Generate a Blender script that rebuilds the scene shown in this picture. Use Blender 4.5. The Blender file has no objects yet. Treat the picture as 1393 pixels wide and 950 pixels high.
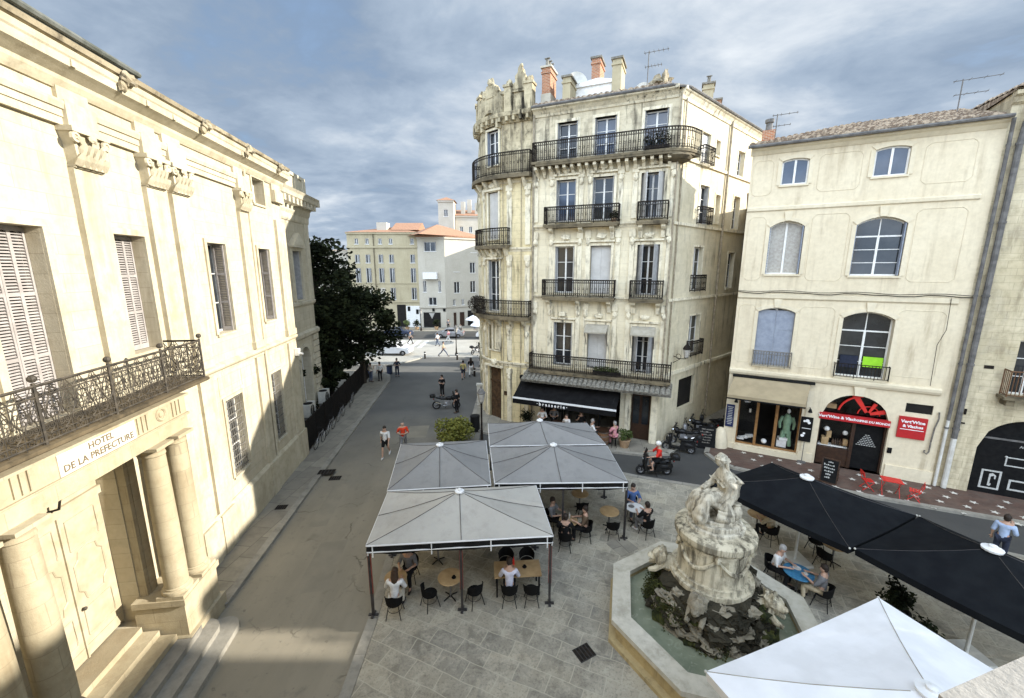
import bpy, math, random
from mathutils import Vector, Matrix, Euler, noise
random.seed(11)
rad = math.radians; sin = math.sin; cos = math.cos; pi = math.pi
scene = bpy.context.scene
COL = scene.collection
T = Matrix.Translation
def RZ(a): return Matrix.Rotation(a, 4, 'Z')
def RX(a): return Matrix.Rotation(a, 4, 'X')
def RY(a): return Matrix.Rotation(a, 4, 'Y')

# ------------------------------------------------------------------ mesh builder
class MB:
    def __init__(s, M=None):
        s.v = []; s.f = []; s.m = []; s.M = M; s.cur = 0
    def add(s, pts, faces):
        b = len(s.v)
        for p in pts:
            p = Vector(p)
            if s.M is not None: p = s.M @ p
            s.v.append(p)
        for f in faces:
            s.f.append([b+i for i in f]); s.m.append(s.cur)
    def face(s, *pts): s.add(pts, [list(range(len(pts)))])
    def box(s, x0, x1, y0, y1, z0, z1):
        s.add([(x0,y0,z0),(x1,y0,z0),(x1,y1,z0),(x0,y1,z0),(x0,y0,z1),(x1,y0,z1),(x1,y1,z1),(x0,y1,z1)],
              [(3,2,1,0),(4,5,6,7),(0,1,5,4),(1,2,6,5),(2,3,7,6),(3,0,4,7)])
    def cbox(s, c, d, R=None):
        M0 = s.M
        L = T(Vector(c)) @ (R if R is not None else Matrix.Identity(4))
        s.M = L if M0 is None else M0 @ L
        x, y, z = d[0]/2, d[1]/2, d[2]/2
        s.box(-x, x, -y, y, -z, z); s.M = M0
    def prism(s, poly, z0, z1):
        n = len(poly)
        s.add([(x,y,z0) for x,y in poly]+[(x,y,z1) for x,y in poly],
              [list(range(n))[::-1], list(range(n,2*n))]+[(i,(i+1)%n,n+(i+1)%n,n+i) for i in range(n)])
    def prism_y(s, poly, y0, y1):        # poly in x,z
        n = len(poly)
        s.add([(x,y0,z) for x,z in poly]+[(x,y1,z) for x,z in poly],
              [list(range(n)), list(range(n,2*n))[::-1]]+[(i,n+i,n+(i+1)%n,(i+1)%n) for i in range(n)])
    def prism_x(s, poly, x0, x1):        # poly in y,z
        n = len(poly)
        s.add([(x0,y,z) for y,z in poly]+[(x1,y,z) for y,z in poly],
              [list(range(n))[::-1], list(range(n,2*n))]+[(i,(i+1)%n,n+(i+1)%n,n+i) for i in range(n)])
    def tube(s, pts, r, n=6, caps=True):
        pts = [Vector(p) for p in pts]; k = len(pts)
        rs = r if isinstance(r, (list, tuple)) else [r]*k
        V = []; up = None
        for i, p in enumerate(pts):
            d = (pts[min(i+1,k-1)]-pts[max(i-1,0)])
            if d.length < 1e-9: d = Vector((0,0,1))
            d.normalize()
            if up is None:
                up = Vector((0,0,1)) if abs(d.z) < .9 else Vector((1,0,0))
            a = d.cross(up)
            if a.length < 1e-6: a = d.cross(Vector((0,1,0)))
            a.normalize(); b = a.cross(d); b.normalize(); up = b
            for j in range(n):
                t = 2*pi*j/n
                V.append(p+(a*cos(t)+b*sin(t))*rs[i])
        F = []
        for i in range(k-1):
            for j in range(n):
                F.append((i*n+j, i*n+(j+1)%n, (i+1)*n+(j+1)%n, (i+1)*n+j))
        if caps and n > 2:
            F.append(list(range(n))[::-1]); F.append(list(range((k-1)*n, k*n)))
        s.add(V, F)
    def ring(s, c, R, r, ax='y', n=10, m=4, a0=0, a1=2*pi):
        pts = []
        for i in range(n+1):
            t = a0+(a1-a0)*i/n
            if ax == 'y': q = (c[0]+R*cos(t), c[1], c[2]+R*sin(t))
            elif ax == 'z': q = (c[0]+R*cos(t), c[1]+R*sin(t), c[2])
            else: q = (c[0], c[1]+R*cos(t), c[2]+R*sin(t))
            pts.append(q)
        s.tube(pts, r, m, caps=False)
    def lathe(s, prof, n=16, c=(0,0,0), sx=1, sy=1, a0=0, caps=True):
        V = []; k = len(prof)
        for r, z in prof:
            for j in range(n):
                t = a0+2*pi*j/n
                V.append((c[0]+r*cos(t)*sx, c[1]+r*sin(t)*sy, c[2]+z))
        F = []
        for i in range(k-1):
            for j in range(n):
                F.append((i*n+j, i*n+(j+1)%n, (i+1)*n+(j+1)%n, (i+1)*n+j))
        if caps:
            F.append(list(range(n))[::-1]); F.append(list(range((k-1)*n, k*n)))
        s.add(V, F)
    def ball(s, c, r, n=10, m=6, disp=0, sc=2.0, seed=0):
        rx, ry, rz = r if isinstance(r, (list, tuple)) else (r, r, r)
        V = []; F = []
        for i in range(m+1):
            ph = pi*i/m
            for j in range(n):
                t = 2*pi*j/n
                p = Vector((sin(ph)*cos(t), sin(ph)*sin(t), cos(ph)))
                if disp: p = p*(1+disp*noise.noise(p*sc+Vector((seed*3.1, seed*1.7, 0))))
                V.append((c[0]+p.x*rx, c[1]+p.y*ry, c[2]+p.z*rz))
        for i in range(m):
            for j in range(n):
                F.append((i*n+j, (i+1)*n+j, (i+1)*n+(j+1)%n, i*n+(j+1)%n))
        s.add(V, F)
    def build(s, name, mat, parent=None, smooth=False, loc=None, rz=None):
        me = bpy.data.meshes.new(name)
        me.from_pydata([tuple(p) for p in s.v], [], s.f)
        mats = mat if isinstance(mat, (list, tuple)) else [mat]
        for x in mats: me.materials.append(x)
        if len(mats) > 1: me.polygons.foreach_set('material_index', s.m)
        if smooth:
            me.polygons.foreach_set('use_smooth', [True]*len(me.polygons))
            if hasattr(me, 'set_sharp_from_angle'): me.set_sharp_from_angle(angle=rad(40))
        me.update()
        o = bpy.data.objects.new(name, me); COL.objects.link(o)
        if parent is not None: o.parent = parent
        if loc is not None: o.location = loc
        if rz is not None: o.rotation_euler = (0,0,rz)
        return o

def tag(o, label=None, cat=None, group=None, kind=None):
    if label: o['label'] = label
    if cat: o['category'] = cat
    if group: o['group'] = group
    if kind: o['kind'] = kind
    return o
def thing(name, label, cat, loc=(0,0,0), rz=0, group=None):
    o = bpy.data.objects.new(name, None); COL.objects.link(o)
    o.empty_display_size = .2
    o.location = loc; o.rotation_euler = (0,0,rz)
    return tag(o, label, cat, group)
def dup(root, loc, rz, label=None, group=None):
    def cp(o, parent):
        c = o.copy(); COL.objects.link(c); c.parent = parent
        for ch in o.children: cp(ch, c)
        return c
    r = cp(root, None); r.location = loc; r.rotation_euler = (0,0,rz)
    if label: r['label'] = label
    if group: r['group'] = group
    return r

# ------------------------------------------------------------------ materials
class NT:
    def __init__(s, name):
        s.mat = bpy.data.materials.new(name); s.mat.use_nodes = True
        s.t = s.mat.node_tree; s.n = s.t.nodes
        s.b = s.n['Principled BSDF']
        s.tc = s.n.new('ShaderNodeTexCoord')
    def link(s, a, b): s.t.links.new(a, b)
    def mapping(s, scale=(1,1,1), loc=(0,0,0), rot=(0,0,0), src=None):
        m = s.n.new('ShaderNodeMapping'); m.inputs['Scale'].default_value = scale
        m.inputs['Location'].default_value = loc; m.inputs['Rotation'].default_value = rot
        s.link(src if src is not None else s.tc.outputs['Object'], m.inputs['Vector']); return m.outputs[0]
    def noise(s, vec, scale, detail=4, rough=.55, dist=0):
        t = s.n.new('ShaderNodeTexNoise'); t.inputs['Scale'].default_value = scale
        t.inputs['Detail'].default_value = detail; t.inputs['Roughness'].default_value = rough
        t.inputs['Distortion'].default_value = dist
        s.link(vec, t.inputs['Vector']); return t.outputs['Fac']
    def ramp(s, fac, stops):
        r = s.n.new('ShaderNodeValToRGB'); e = r.color_ramp.elements
        while len(e) < len(stops): e.new(.5)
        for x, (p, c) in zip(e, stops):
            x.position = p; x.color = (c, c, c, 1) if not hasattr(c, '__len__') else (*c, 1)
        s.link(fac, r.inputs[0]); return r.outputs[0]
    def mix(s, fac, a, b, mode='MIX'):
        m = s.n.new('ShaderNodeMix'); m.data_type = 'RGBA'; m.blend_type = mode
        for sock, v in ((m.inputs[0], fac), (m.inputs[6], a), (m.inputs[7], b)):
            if hasattr(v, 'links'): s.link(v, sock)
            elif hasattr(v, '__len__'): sock.default_value = (*v, 1)
            else: sock.default_value = v
        return m.outputs[2]
    def math(s, op, a, b=0):
        m = s.n.new('ShaderNodeMath'); m.operation = op
        for sock, v in ((m.inputs[0], a), (m.inputs[1], b)):
            if hasattr(v, 'links'): s.link(v, sock)
            else: sock.default_value = v
        return m.outputs[0]
    def wallvec(s):
        sp = s.n.new('ShaderNodeSeparateXYZ'); s.link(s.tc.outputs['Object'], sp.inputs[0])
        cb = s.n.new('ShaderNodeCombineXYZ')
        s.link(s.math('ADD', sp.outputs[0], s.math('MULTIPLY', sp.outputs[1], .77)), cb.inputs[0]); s.link(sp.outputs[2], cb.inputs[1])
        return cb.outputs[0]
    def brick(s, vec, w, h, mortar=.006, off=.5):
        b = s.n.new('ShaderNodeTexBrick'); b.inputs['Scale'].default_value = 1
        b.inputs['Brick Width'].default_value = w; b.inputs['Row Height'].default_value = h
        b.inputs['Mortar Size'].default_value = mortar; b.offset = off
        b.inputs['Mortar Smooth'].default_value = .3
        b.inputs['Color1'].default_value = (0,0,0,1); b.inputs['Color2'].default_value = (1,1,1,1); b.inputs['Mortar'].default_value = (.5,.5,.5,1)
        s.link(vec, b.inputs['Vector']); return b.outputs['Color'], b.outputs['Fac']
    def bump(s, h, strength=.3, dist=.02):
        b = s.n.new('ShaderNodeBump'); b.inputs['Strength'].default_value = strength; b.inputs['Distance'].default_value = dist
        s.link(h, b.inputs['Height']); s.link(b.outputs[0], s.b.inputs['Normal'])
    def out(s, col, rough=.8, metal=0, spec=.3):
        if hasattr(col, 'links'): s.link(col, s.b.inputs['Base Color'])
        else: s.b.inputs['Base Color'].default_value = (*col, 1)
        s.b.inputs['Roughness'].default_value = rough; s.b.inputs['Metallic'].default_value = metal
        s.b.inputs['Specular IOR Level'].default_value = spec
        return s.mat

def mat(name, c, c2=None, scale=4, rough=.7, metal=0, bump=0, bscale=60, spec=.3, lo=.38, hi=.62):
    k = NT(name)
    if c2 is None: c2 = tuple(x*.78 for x in c)
    o = k.tc.outputs['Object']
    f = k.ramp(k.noise(o, scale, 5), [(lo, 0), (hi, 1)])
    col = k.mix(f, c, c2)
    if bump: k.bump(k.noise(o, bscale, 3), bump, .01)
    return k.out(col, rough, metal, spec)

def stone(name, c, c2, stain=(.12,.1,.075), blotch=.8, streak=.5, joints=None, jcol=(.16,.13,.09), jstr=.6, bump=.25, rough=.9, grime=.0, patch=None, sscale=1.0, tint=.0, slo=.52, shi=.74):
    k = NT(name)
    o = k.tc.outputs['Object']
    f = k.ramp(k.noise(o, .55, 6, .6), [(.36, 0), (.66, 1)])
    col = k.mix(k.math('MULTIPLY', f, blotch), c, c2)
    f2 = k.ramp(k.noise(o, 5.0, 6, .65), [(.4, 0), (.72, 1)])
    col = k.mix(k.math('MULTIPLY', f2, .35), col, tuple(x*.72 for x in c2))
    if patch:
        f3 = k.ramp(k.noise(o, 1.1, 3, .5, .4), [(.54, 0), (.6, 1)])
        col = k.mix(k.math('MULTIPLY', f3, patch[1]), col, patch[0])
    if joints:
        bc, bf = k.brick(k.wallvec(), joints[0], joints[1], joints[2] if len(joints) > 2 else .008)
        col = k.mix(k.math('MULTIPLY', bc, .25), col, tuple(x*.7 for x in c2))
        col = k.mix(k.math('MULTIPLY', bf, jstr), col, jcol)
    if streak:
        v = k.mapping((1.7*sscale, 1.7*sscale, .22*sscale))
        a = k.ramp(k.noise(v, 1.6, 7, .66, .2), [(slo, 0), (shi, 1)])
        b = k.ramp(k.noise(k.mapping((1,1,1), (7,3,5)), .4, 3), [(.38, .15), (.62, 1)])
        col = k.mix(k.math('MULTIPLY', k.math('MULTIPLY', a, b), streak), col, stain)
    if grime:
        g = k.ramp(k.noise(o, 2.2, 8, .72), [(.5, 0), (.66, 1)])
        col = k.mix(k.math('MULTIPLY', g, grime), col, stain)
    h = k.noise(o, 26, 6, .7)
    if bump: k.bump(h, bump, .03)
    return k.out(col, rough, 0, .2)

M = {}
CREAM = (.60,.53,.385); CREAM2 = (.46,.39,.265)
M['pref'] = stone('prefecture stone', (.55,.495,.375), (.46,.40,.285), stain=(.2,.15,.085), streak=.5, blotch=.85, joints=(1.25,.42,.007), jstr=.4, patch=((.60,.52,.38),.4), grime=.14, slo=.48, shi=.7)
M['pref_trim'] = stone('prefecture trim stone', (.54,.485,.365), (.43,.375,.26), stain=(.16,.12,.07), streak=.5, blotch=.8, grime=.2, slo=.48, shi=.7)
M['portal'] = stone('portal stone', (.47,.41,.29), (.36,.30,.195), stain=(.19,.135,.075), streak=.5, joints=(.9,.48,.007), jstr=.4, grime=.2, slo=.48, shi=.7)
M['grimy'] = stone('blackened cornice stone', (.42,.36,.25), (.2,.165,.11), stain=(.05,.042,.032), streak=.7, grime=.75, blotch=1)
M['annex'] = stone('grey annex stone', (.52,.475,.365), (.42,.375,.28), stain=(.1,.09,.07), streak=.5, joints=(1.1,.44,.008), jstr=.3)
M['annex_trim'] = stone('grey annex trim', (.54,.495,.385), (.43,.385,.29), stain=(.1,.09,.07), streak=.5, grime=.2)
M['cm'] = stone('weathered limestone', (.76,.69,.52), (.67,.59,.42), stain=(.055,.046,.032), streak=.85, slo=.53, shi=.66, bump=.35, joints=(.95,.36,.006), jstr=.3, grime=.03)
M['cm_trim'] = stone('limestone trim', (.78,.72,.56), (.68,.60,.44), stain=(.035,.03,.022), streak=.9, grime=.3, slo=.52, shi=.63, sscale=1.5)
M['cm_top'] = stone('worn top storey stone', (.68,.61,.45), (.50,.43,.30), stain=(.035,.03,.022), streak=.9, slo=.5, shi=.63, joints=(.95,.36,.006), jstr=.3, grime=.4, patch=((.30,.265,.2),.5))
M['tower'] = stone('yellowed tower limestone', (.77,.67,.43), (.67,.56,.33), stain=(.045,.037,.023), streak=.85, slo=.52, shi=.65, joints=(1.1,.46,.01), jstr=.4, grime=.22)
M['tower_top'] = stone('blackened tower stone', (.60,.52,.35), (.38,.315,.2), stain=(.022,.019,.014), streak=1.0, slo=.47, shi=.6, joints=(1.1,.46,.01), jstr=.3, grime=.7)
M['side'] = stone('side wall render', (.70,.63,.47), (.60,.53,.37), stain=(.09,.074,.05), streak=.8, slo=.52, shi=.7, blotch=.9, grime=.12, joints=(1.2,.4,.005), jstr=.12)
M['slab'] = stone('balcony slab stone', (.22,.18,.115), (.08,.066,.043), stain=(.04,.034,.026), streak=.7, grime=.7)
M['rb'] = stone('cream rendered wall', (.70,.615,.455), (.62,.53,.375), stain=(.26,.195,.115), streak=.6, slo=.5, shi=.72, grime=.08, blotch=.6, bump=.12, tint=.1)
M['rb_trim'] = stone('cream trim', (.70,.62,.465), (.62,.54,.39), stain=(.36,.3,.2), streak=.35, bump=.1)
M['fr'] = stone('rough old masonry', (.68,.60,.43), (.53,.455,.30), stain=(.15,.115,.07), streak=.7, slo=.47, shi=.68, blotch=1, joints=(.62,.3,.012), jstr=.3, bump=.6, grime=.3, patch=((.5,.44,.32),.6))
M['far_peach'] = stone('ochre render', (.44,.385,.26), (.36,.31,.2), stain=(.17,.135,.09), streak=.5, joints=None)
M['far_white'] = stone('white render', (.50,.465,.39), (.43,.395,.32), stain=(.3,.27,.22), streak=.3)
M['far_pale'] = stone('pale far render', (.52,.48,.41), (.44,.4,.32), stain=(.4,.35,.28), streak=.3)
M['fountain'] = stone('fountain limestone', (.62,.565,.43), (.46,.40,.28), stain=(.035,.029,.02), streak=.95, grime=.5, blotch=.9, bump=.35, sscale=2.2, slo=.46, shi=.6)
M['statue'] = stone('statue limestone', (.64,.595,.485), (.48,.43,.33), stain=(.035,.029,.02), streak=.8, grime=.45, blotch=.9, bump=.35, sscale=2.6, slo=.46, shi=.6)
M['slab_dark'] = stone('blackened balcony stone', (.13,.10,.06), (.07,.055,.035), stain=(.02,.017,.012), streak=.6, grime=.5)
M['rim'] = stone('basin rim limestone', (.56,.53,.45), (.40,.365,.28), stain=(.15,.13,.1), streak=.4, grime=.3, bump=.3)
M['basin'] = stone('ochre basin wall', (.50,.40,.22), (.33,.255,.13), stain=(.1,.08,.05), streak=.7, grime=.3)
M['rock'] = stone('tufa rock', (.055,.048,.032), (.022,.02,.013), stain=(.03,.028,.02), streak=.3, grime=.75, bump=1.0, blotch=1)
M['rock_light'] = stone('pale tufa block', (.33,.295,.225), (.13,.115,.08), stain=(.06,.05,.04), streak=.4, grime=.5, bump=.8)
M['ledge'] = stone('pale ledge stone', (.40,.39,.37), (.31,.30,.285), stain=(.2,.17,.13), streak=.2, grime=.15, bump=.4)
M['moss'] = mat('moss', (.012,.016,.005), (.055,.06,.014), 6, .95, bump=1, bscale=40)
M['white'] = mat('white painted wood', (.74,.73,.70), (.64,.63,.6), 6, .55)
M['shutter'] = mat('pale grey-lilac shutter paint', (.35,.322,.305), (.28,.255,.24), 5, .6)
M['shutter_pale'] = mat('pale grey house shutter paint', (.52,.51,.49), (.46,.45,.43), 3, .6)
M['shutter_blue'] = mat('blue-grey shutter paint', (.27,.30,.36), (.22,.245,.3), 5, .6)
M['shutter_grey'] = mat('grey shutter paint', (.36,.36,.36), (.28,.28,.28), 5, .6)
M['door_cream'] = mat('cream painted door', (.42,.37,.27), (.35,.30,.205), 3, .5)
M['glass'] = mat('window glass', (.012,.014,.017), (.03,.033,.036), 1.2, .06, spec=.6)
M['glass_blue'] = mat('attic window glass', (.035,.05,.08), (.05,.07,.11), 1.5, .05, spec=.7)
M['pale_pane'] = mat('pale pane glass', (.42,.4,.36), (.33,.31,.28), 9, .25, spec=.5)
M['dark'] = mat('dark interior', (.008,.007,.006), (.014,.012,.01), 2, .9)
M['iron'] = mat('rusted wrought iron', (.012,.011,.01), (.03,.023,.018), 9, .8, 0, spec=.1)
M['iron_l'] = mat('weathered balcony iron', (.075,.062,.046), (.035,.03,.024), 9, .65, .1)
M['grille'] = mat('window grille iron', (.2,.185,.16), (.12,.11,.095), 9, .6)
M['zinc'] = mat('zinc pipe', (.165,.158,.15), (.10,.096,.092), 4, .7, 0, spec=.15)
M['pipe_dull'] = mat('dull painted pipe', (.36,.31,.23), (.22,.185,.13), 5, .7)
M['white_pipe'] = mat('white plastic pipe', (.62,.61,.57), (.5,.48,.43), 4, .5)
M['lead'] = mat('lead roof sheet', (.15,.155,.14), (.085,.09,.075), 3, .6, .2)
M['tile'] = mat('roman roof tiles', (.50,.41,.31), (.2,.15,.11), 6, .9, bump=.5, bscale=30, lo=.42, hi=.55)
M['tile_far'] = mat('orange far tiles', (.36,.2,.125), (.27,.15,.095), 5, .9)
M['hood'] = mat('weathered hood tiles', (.24,.225,.19), (.12,.11,.09), 7, .9, bump=.5)
M['brick'] = None
M['canvas_black'] = mat('black awning canvas', (.008,.008,.0085), (.012,.012,.0125), 3, .95, spec=.05)
M['canvas_navy'] = mat('black parasol cloth', (.0085,.0095,.0115), (.012,.0135,.0155), 2, .95, spec=.05, bump=.25, bscale=4)
M['canvas_white'] = mat('white parasol cloth', (.80,.80,.82), (.72,.72,.735), 1.6, .8, bump=.35, bscale=2.5)
M['canvas_tan'] = mat('tan awning canvas', (.33,.265,.165), (.28,.225,.14), 2, .85)
M['canvas_beige'] = mat('greige blind canvas', (.36,.33,.27), (.28,.255,.2), 3, .85)
M['strip_white'] = mat('white trim strip', (.75,.75,.75), (.68,.68,.68), 3, .6)
M['gunmetal'] = mat('grey metal post', (.085,.08,.08), (.06,.056,.056), 4, .45, .6)
M['red_metal'] = mat('dull red paint', (.28,.05,.035), (.2,.04,.03), 4, .5)
M['black_rattan'] = mat('black woven chair', (.006,.006,.006), (.01,.0095,.009), 30, .8, spec=.1)
M['black_metal'] = mat('black metal', (.008,.008,.008), (.012,.012,.012), 6, .6, 0, spec=.15)
M['wood_top'] = mat('light wood table top', (.42,.29,.15), (.34,.225,.11), 5, .55)
M['white_top'] = mat('white table top', (.66,.66,.65), (.58,.58,.57), 3, .4)
M['blue_top'] = mat('blue mosaic top', (.03,.13,.26), (.05,.2,.33), 14, .4)
M['red_paint'] = mat('bright red paint', (.58,.03,.022), (.5,.025,.02), 5, .45)
M['sign_red'] = mat('red sign board', (.42,.018,.02), (.36,.015,.018), 3, .4)
M['sign_white'] = mat('white lettering', (.8,.8,.8), (.74,.74,.74), 3, .5)
M['letter_dark'] = mat('carved dark lettering', (.16,.12,.075), (.11,.085,.055), 5, .8)
M['plaque'] = stone('pale marble plaque', (.66,.63,.54), (.58,.545,.45), stain=(.4,.34,.25), streak=.25, bump=.05)
M['sign_blue'] = mat('blue menu board', (.012,.02,.07), (.02,.03,.09), 6, .4)
M['sign_black'] = mat('black board', (.006,.006,.0065), (.01,.01,.01), 5, .7, spec=.1)
M['chalk'] = mat('chalk', (.5,.5,.48), (.35,.35,.33), 20, .9)
M['shop_wood'] = mat('varnished shop wood', (.30,.16,.06), (.22,.11,.04), 6, .45)
M['dark_wood'] = mat('dark brown wood', (.045,.022,.012), (.03,.015,.009), 6, .5)
M['brown_door'] = mat('brown carved door', (.10,.058,.03), (.045,.027,.016), 4, .55)
M['barrel'] = mat('barrel staves', (.17,.085,.04), (.1,.05,.025), 8, .6)
M['terracotta'] = mat('terracotta pot', (.40,.27,.16), (.3,.2,.12), 5, .85)
M['leaf'] = mat('bush leaves', (.05,.075,.02), (.09,.115,.03), 12, .6)
M['leaf_yellow'] = mat('yellow-green leaves', (.19,.18,.03), (.10,.115,.022), 9, .6)
M['leaf_dark'] = mat('dark tree leaves', (.005,.0075,.0035), (.03,.037,.015), 1.3, .8, spec=.1)
M['leaf_mid'] = mat('mid green tree leaves', (.02,.03,.012), (.035,.045,.018), 5, .6)
M['leaf_red'] = mat('dark red hedge leaves', (.035,.012,.010), (.02,.016,.008), 6, .7)
M['bark'] = mat('bark', (.05,.04,.03), (.03,.024,.018), 9, .95, bump=.8)
M['tyre'] = mat('tyre rubber', (.012,.012,.012), (.02,.02,.02), 8, .85)
M['chrome'] = mat('chrome', (.6,.6,.6), (.5,.5,.5), 5, .2, .9)
M['bike_black'] = mat('black bike plastic', (.007,.007,.0075), (.011,.011,.0115), 5, .4, spec=.3)
M['bike_grey'] = mat('silver bike panel', (.32,.32,.33), (.25,.25,.26), 4, .35, .5)
M['bike_blue'] = mat('dark blue bike panel', (.03,.04,.075), (.02,.03,.06), 4, .35)
M['lamp_red'] = mat('red tail lens', (.4,.02,.015), (.3,.015,.01), 5, .25)
M['car_white'] = mat('white car paint', (.74,.74,.74), (.7,.7,.7), 2, .25, spec=.5)
M['car_glass'] = mat('car glass', (.012,.013,.015), (.02,.02,.022), 2, .05, spec=.6)
M['skin'] = mat('skin', (.46,.29,.21), (.4,.24,.17), 12, .6)
M['shoe_dark'] = mat('dark shoe', (.02,.018,.017), (.03,.027,.025), 8, .6)
M['shoe_white'] = mat('white shoe', (.7,.7,.68), (.6,.6,.58), 8, .6)
def cloth(name, c): M[name] = mat('cloth '+name, c, tuple(x*.8 for x in c), 9, .9)
for n_, c_ in dict(c_white=(.7,.69,.67), c_black=(.007,.007,.008), c_red=(.62,.055,.02), c_scarlet=(.62,.03,.02), c_yellow=(.5,.42,.17), c_pink=(.68,.3,.33), c_lilac=(.6,.59,.68),
                   c_navy=(.02,.025,.045), c_blue=(.07,.13,.3), c_sky=(.36,.45,.62), c_beige=(.5,.42,.29), c_grey=(.17,.17,.175), c_jean=(.09,.11,.16), c_cream=(.62,.57,.47), c_brown=(.12,.08,.05)).items(): cloth(n_, c_)
M['hair_dark'] = mat('dark hair', (.018,.012,.009), (.03,.02,.014), 20, .6)
M['hair_brown'] = mat('brown hair', (.06,.034,.02), (.04,.024,.014), 20, .6)
M['hair_grey'] = mat('grey hair', (.4,.39,.37), (.3,.29,.28), 20, .7)
M['green_dress'] = mat('pale green dress', (.22,.34,.22), (.17,.28,.18), 6, .8)
M['lime'] = mat('lime cloth', (.3,.62,.03), (.25,.55,.025), 6, .8)
M['ac_white'] = mat('off-white metal casing', (.55,.54,.49), (.46,.45,.41), 4, .5)
M['asphalt_hatch'] = mat('cast iron cover', (.05,.046,.042), (.035,.033,.03), 9, .7, .3)

def brick_mat():
    k = NT('orange chimney brick')
    bc, bf = k.brick(k.wallvec(), .22, .075, .01)
    col = k.mix(bc, (.40,.16,.075), (.27,.105,.05))
    col = k.mix(bf, col, (.42,.36,.28))
    k.bump(k.noise(k.tc.outputs['Object'], 30), .3, .01)
    return k.out(col, .9)
M['brick'] = brick_mat()

def canopy_mat(name, c, c2):
    k = NT(name); o = k.tc.outputs['Object']
    col = k.mix(k.ramp(k.noise(o, .5, 4), [(.35,0),(.65,1)]), c, c2)
    col = k.mix(k.math('MULTIPLY', k.ramp(k.noise(o, 2.5, 7, .7), [(.5,0),(.72,1)]), .35), col, tuple(x*.6 for x in c2))
    k.bump(k.noise(o, 2.2, 4, .6, .8), .5, .06)
    return k.out(col, .85, 0, .2)
M['valance'] = mat('canopy valance gap shade', (.012,.012,.012), (.02,.02,.019), 3, .95, spec=.05)  # near-black tone stands in for the shade in the gap between the rails
M['canopy'] = canopy_mat('greige terrace canopy cloth', (.40,.385,.35), (.345,.33,.30))
M['canopy_grey'] = canopy_mat('grey terrace canopy cloth', (.235,.233,.228), (.205,.203,.2))

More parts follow.
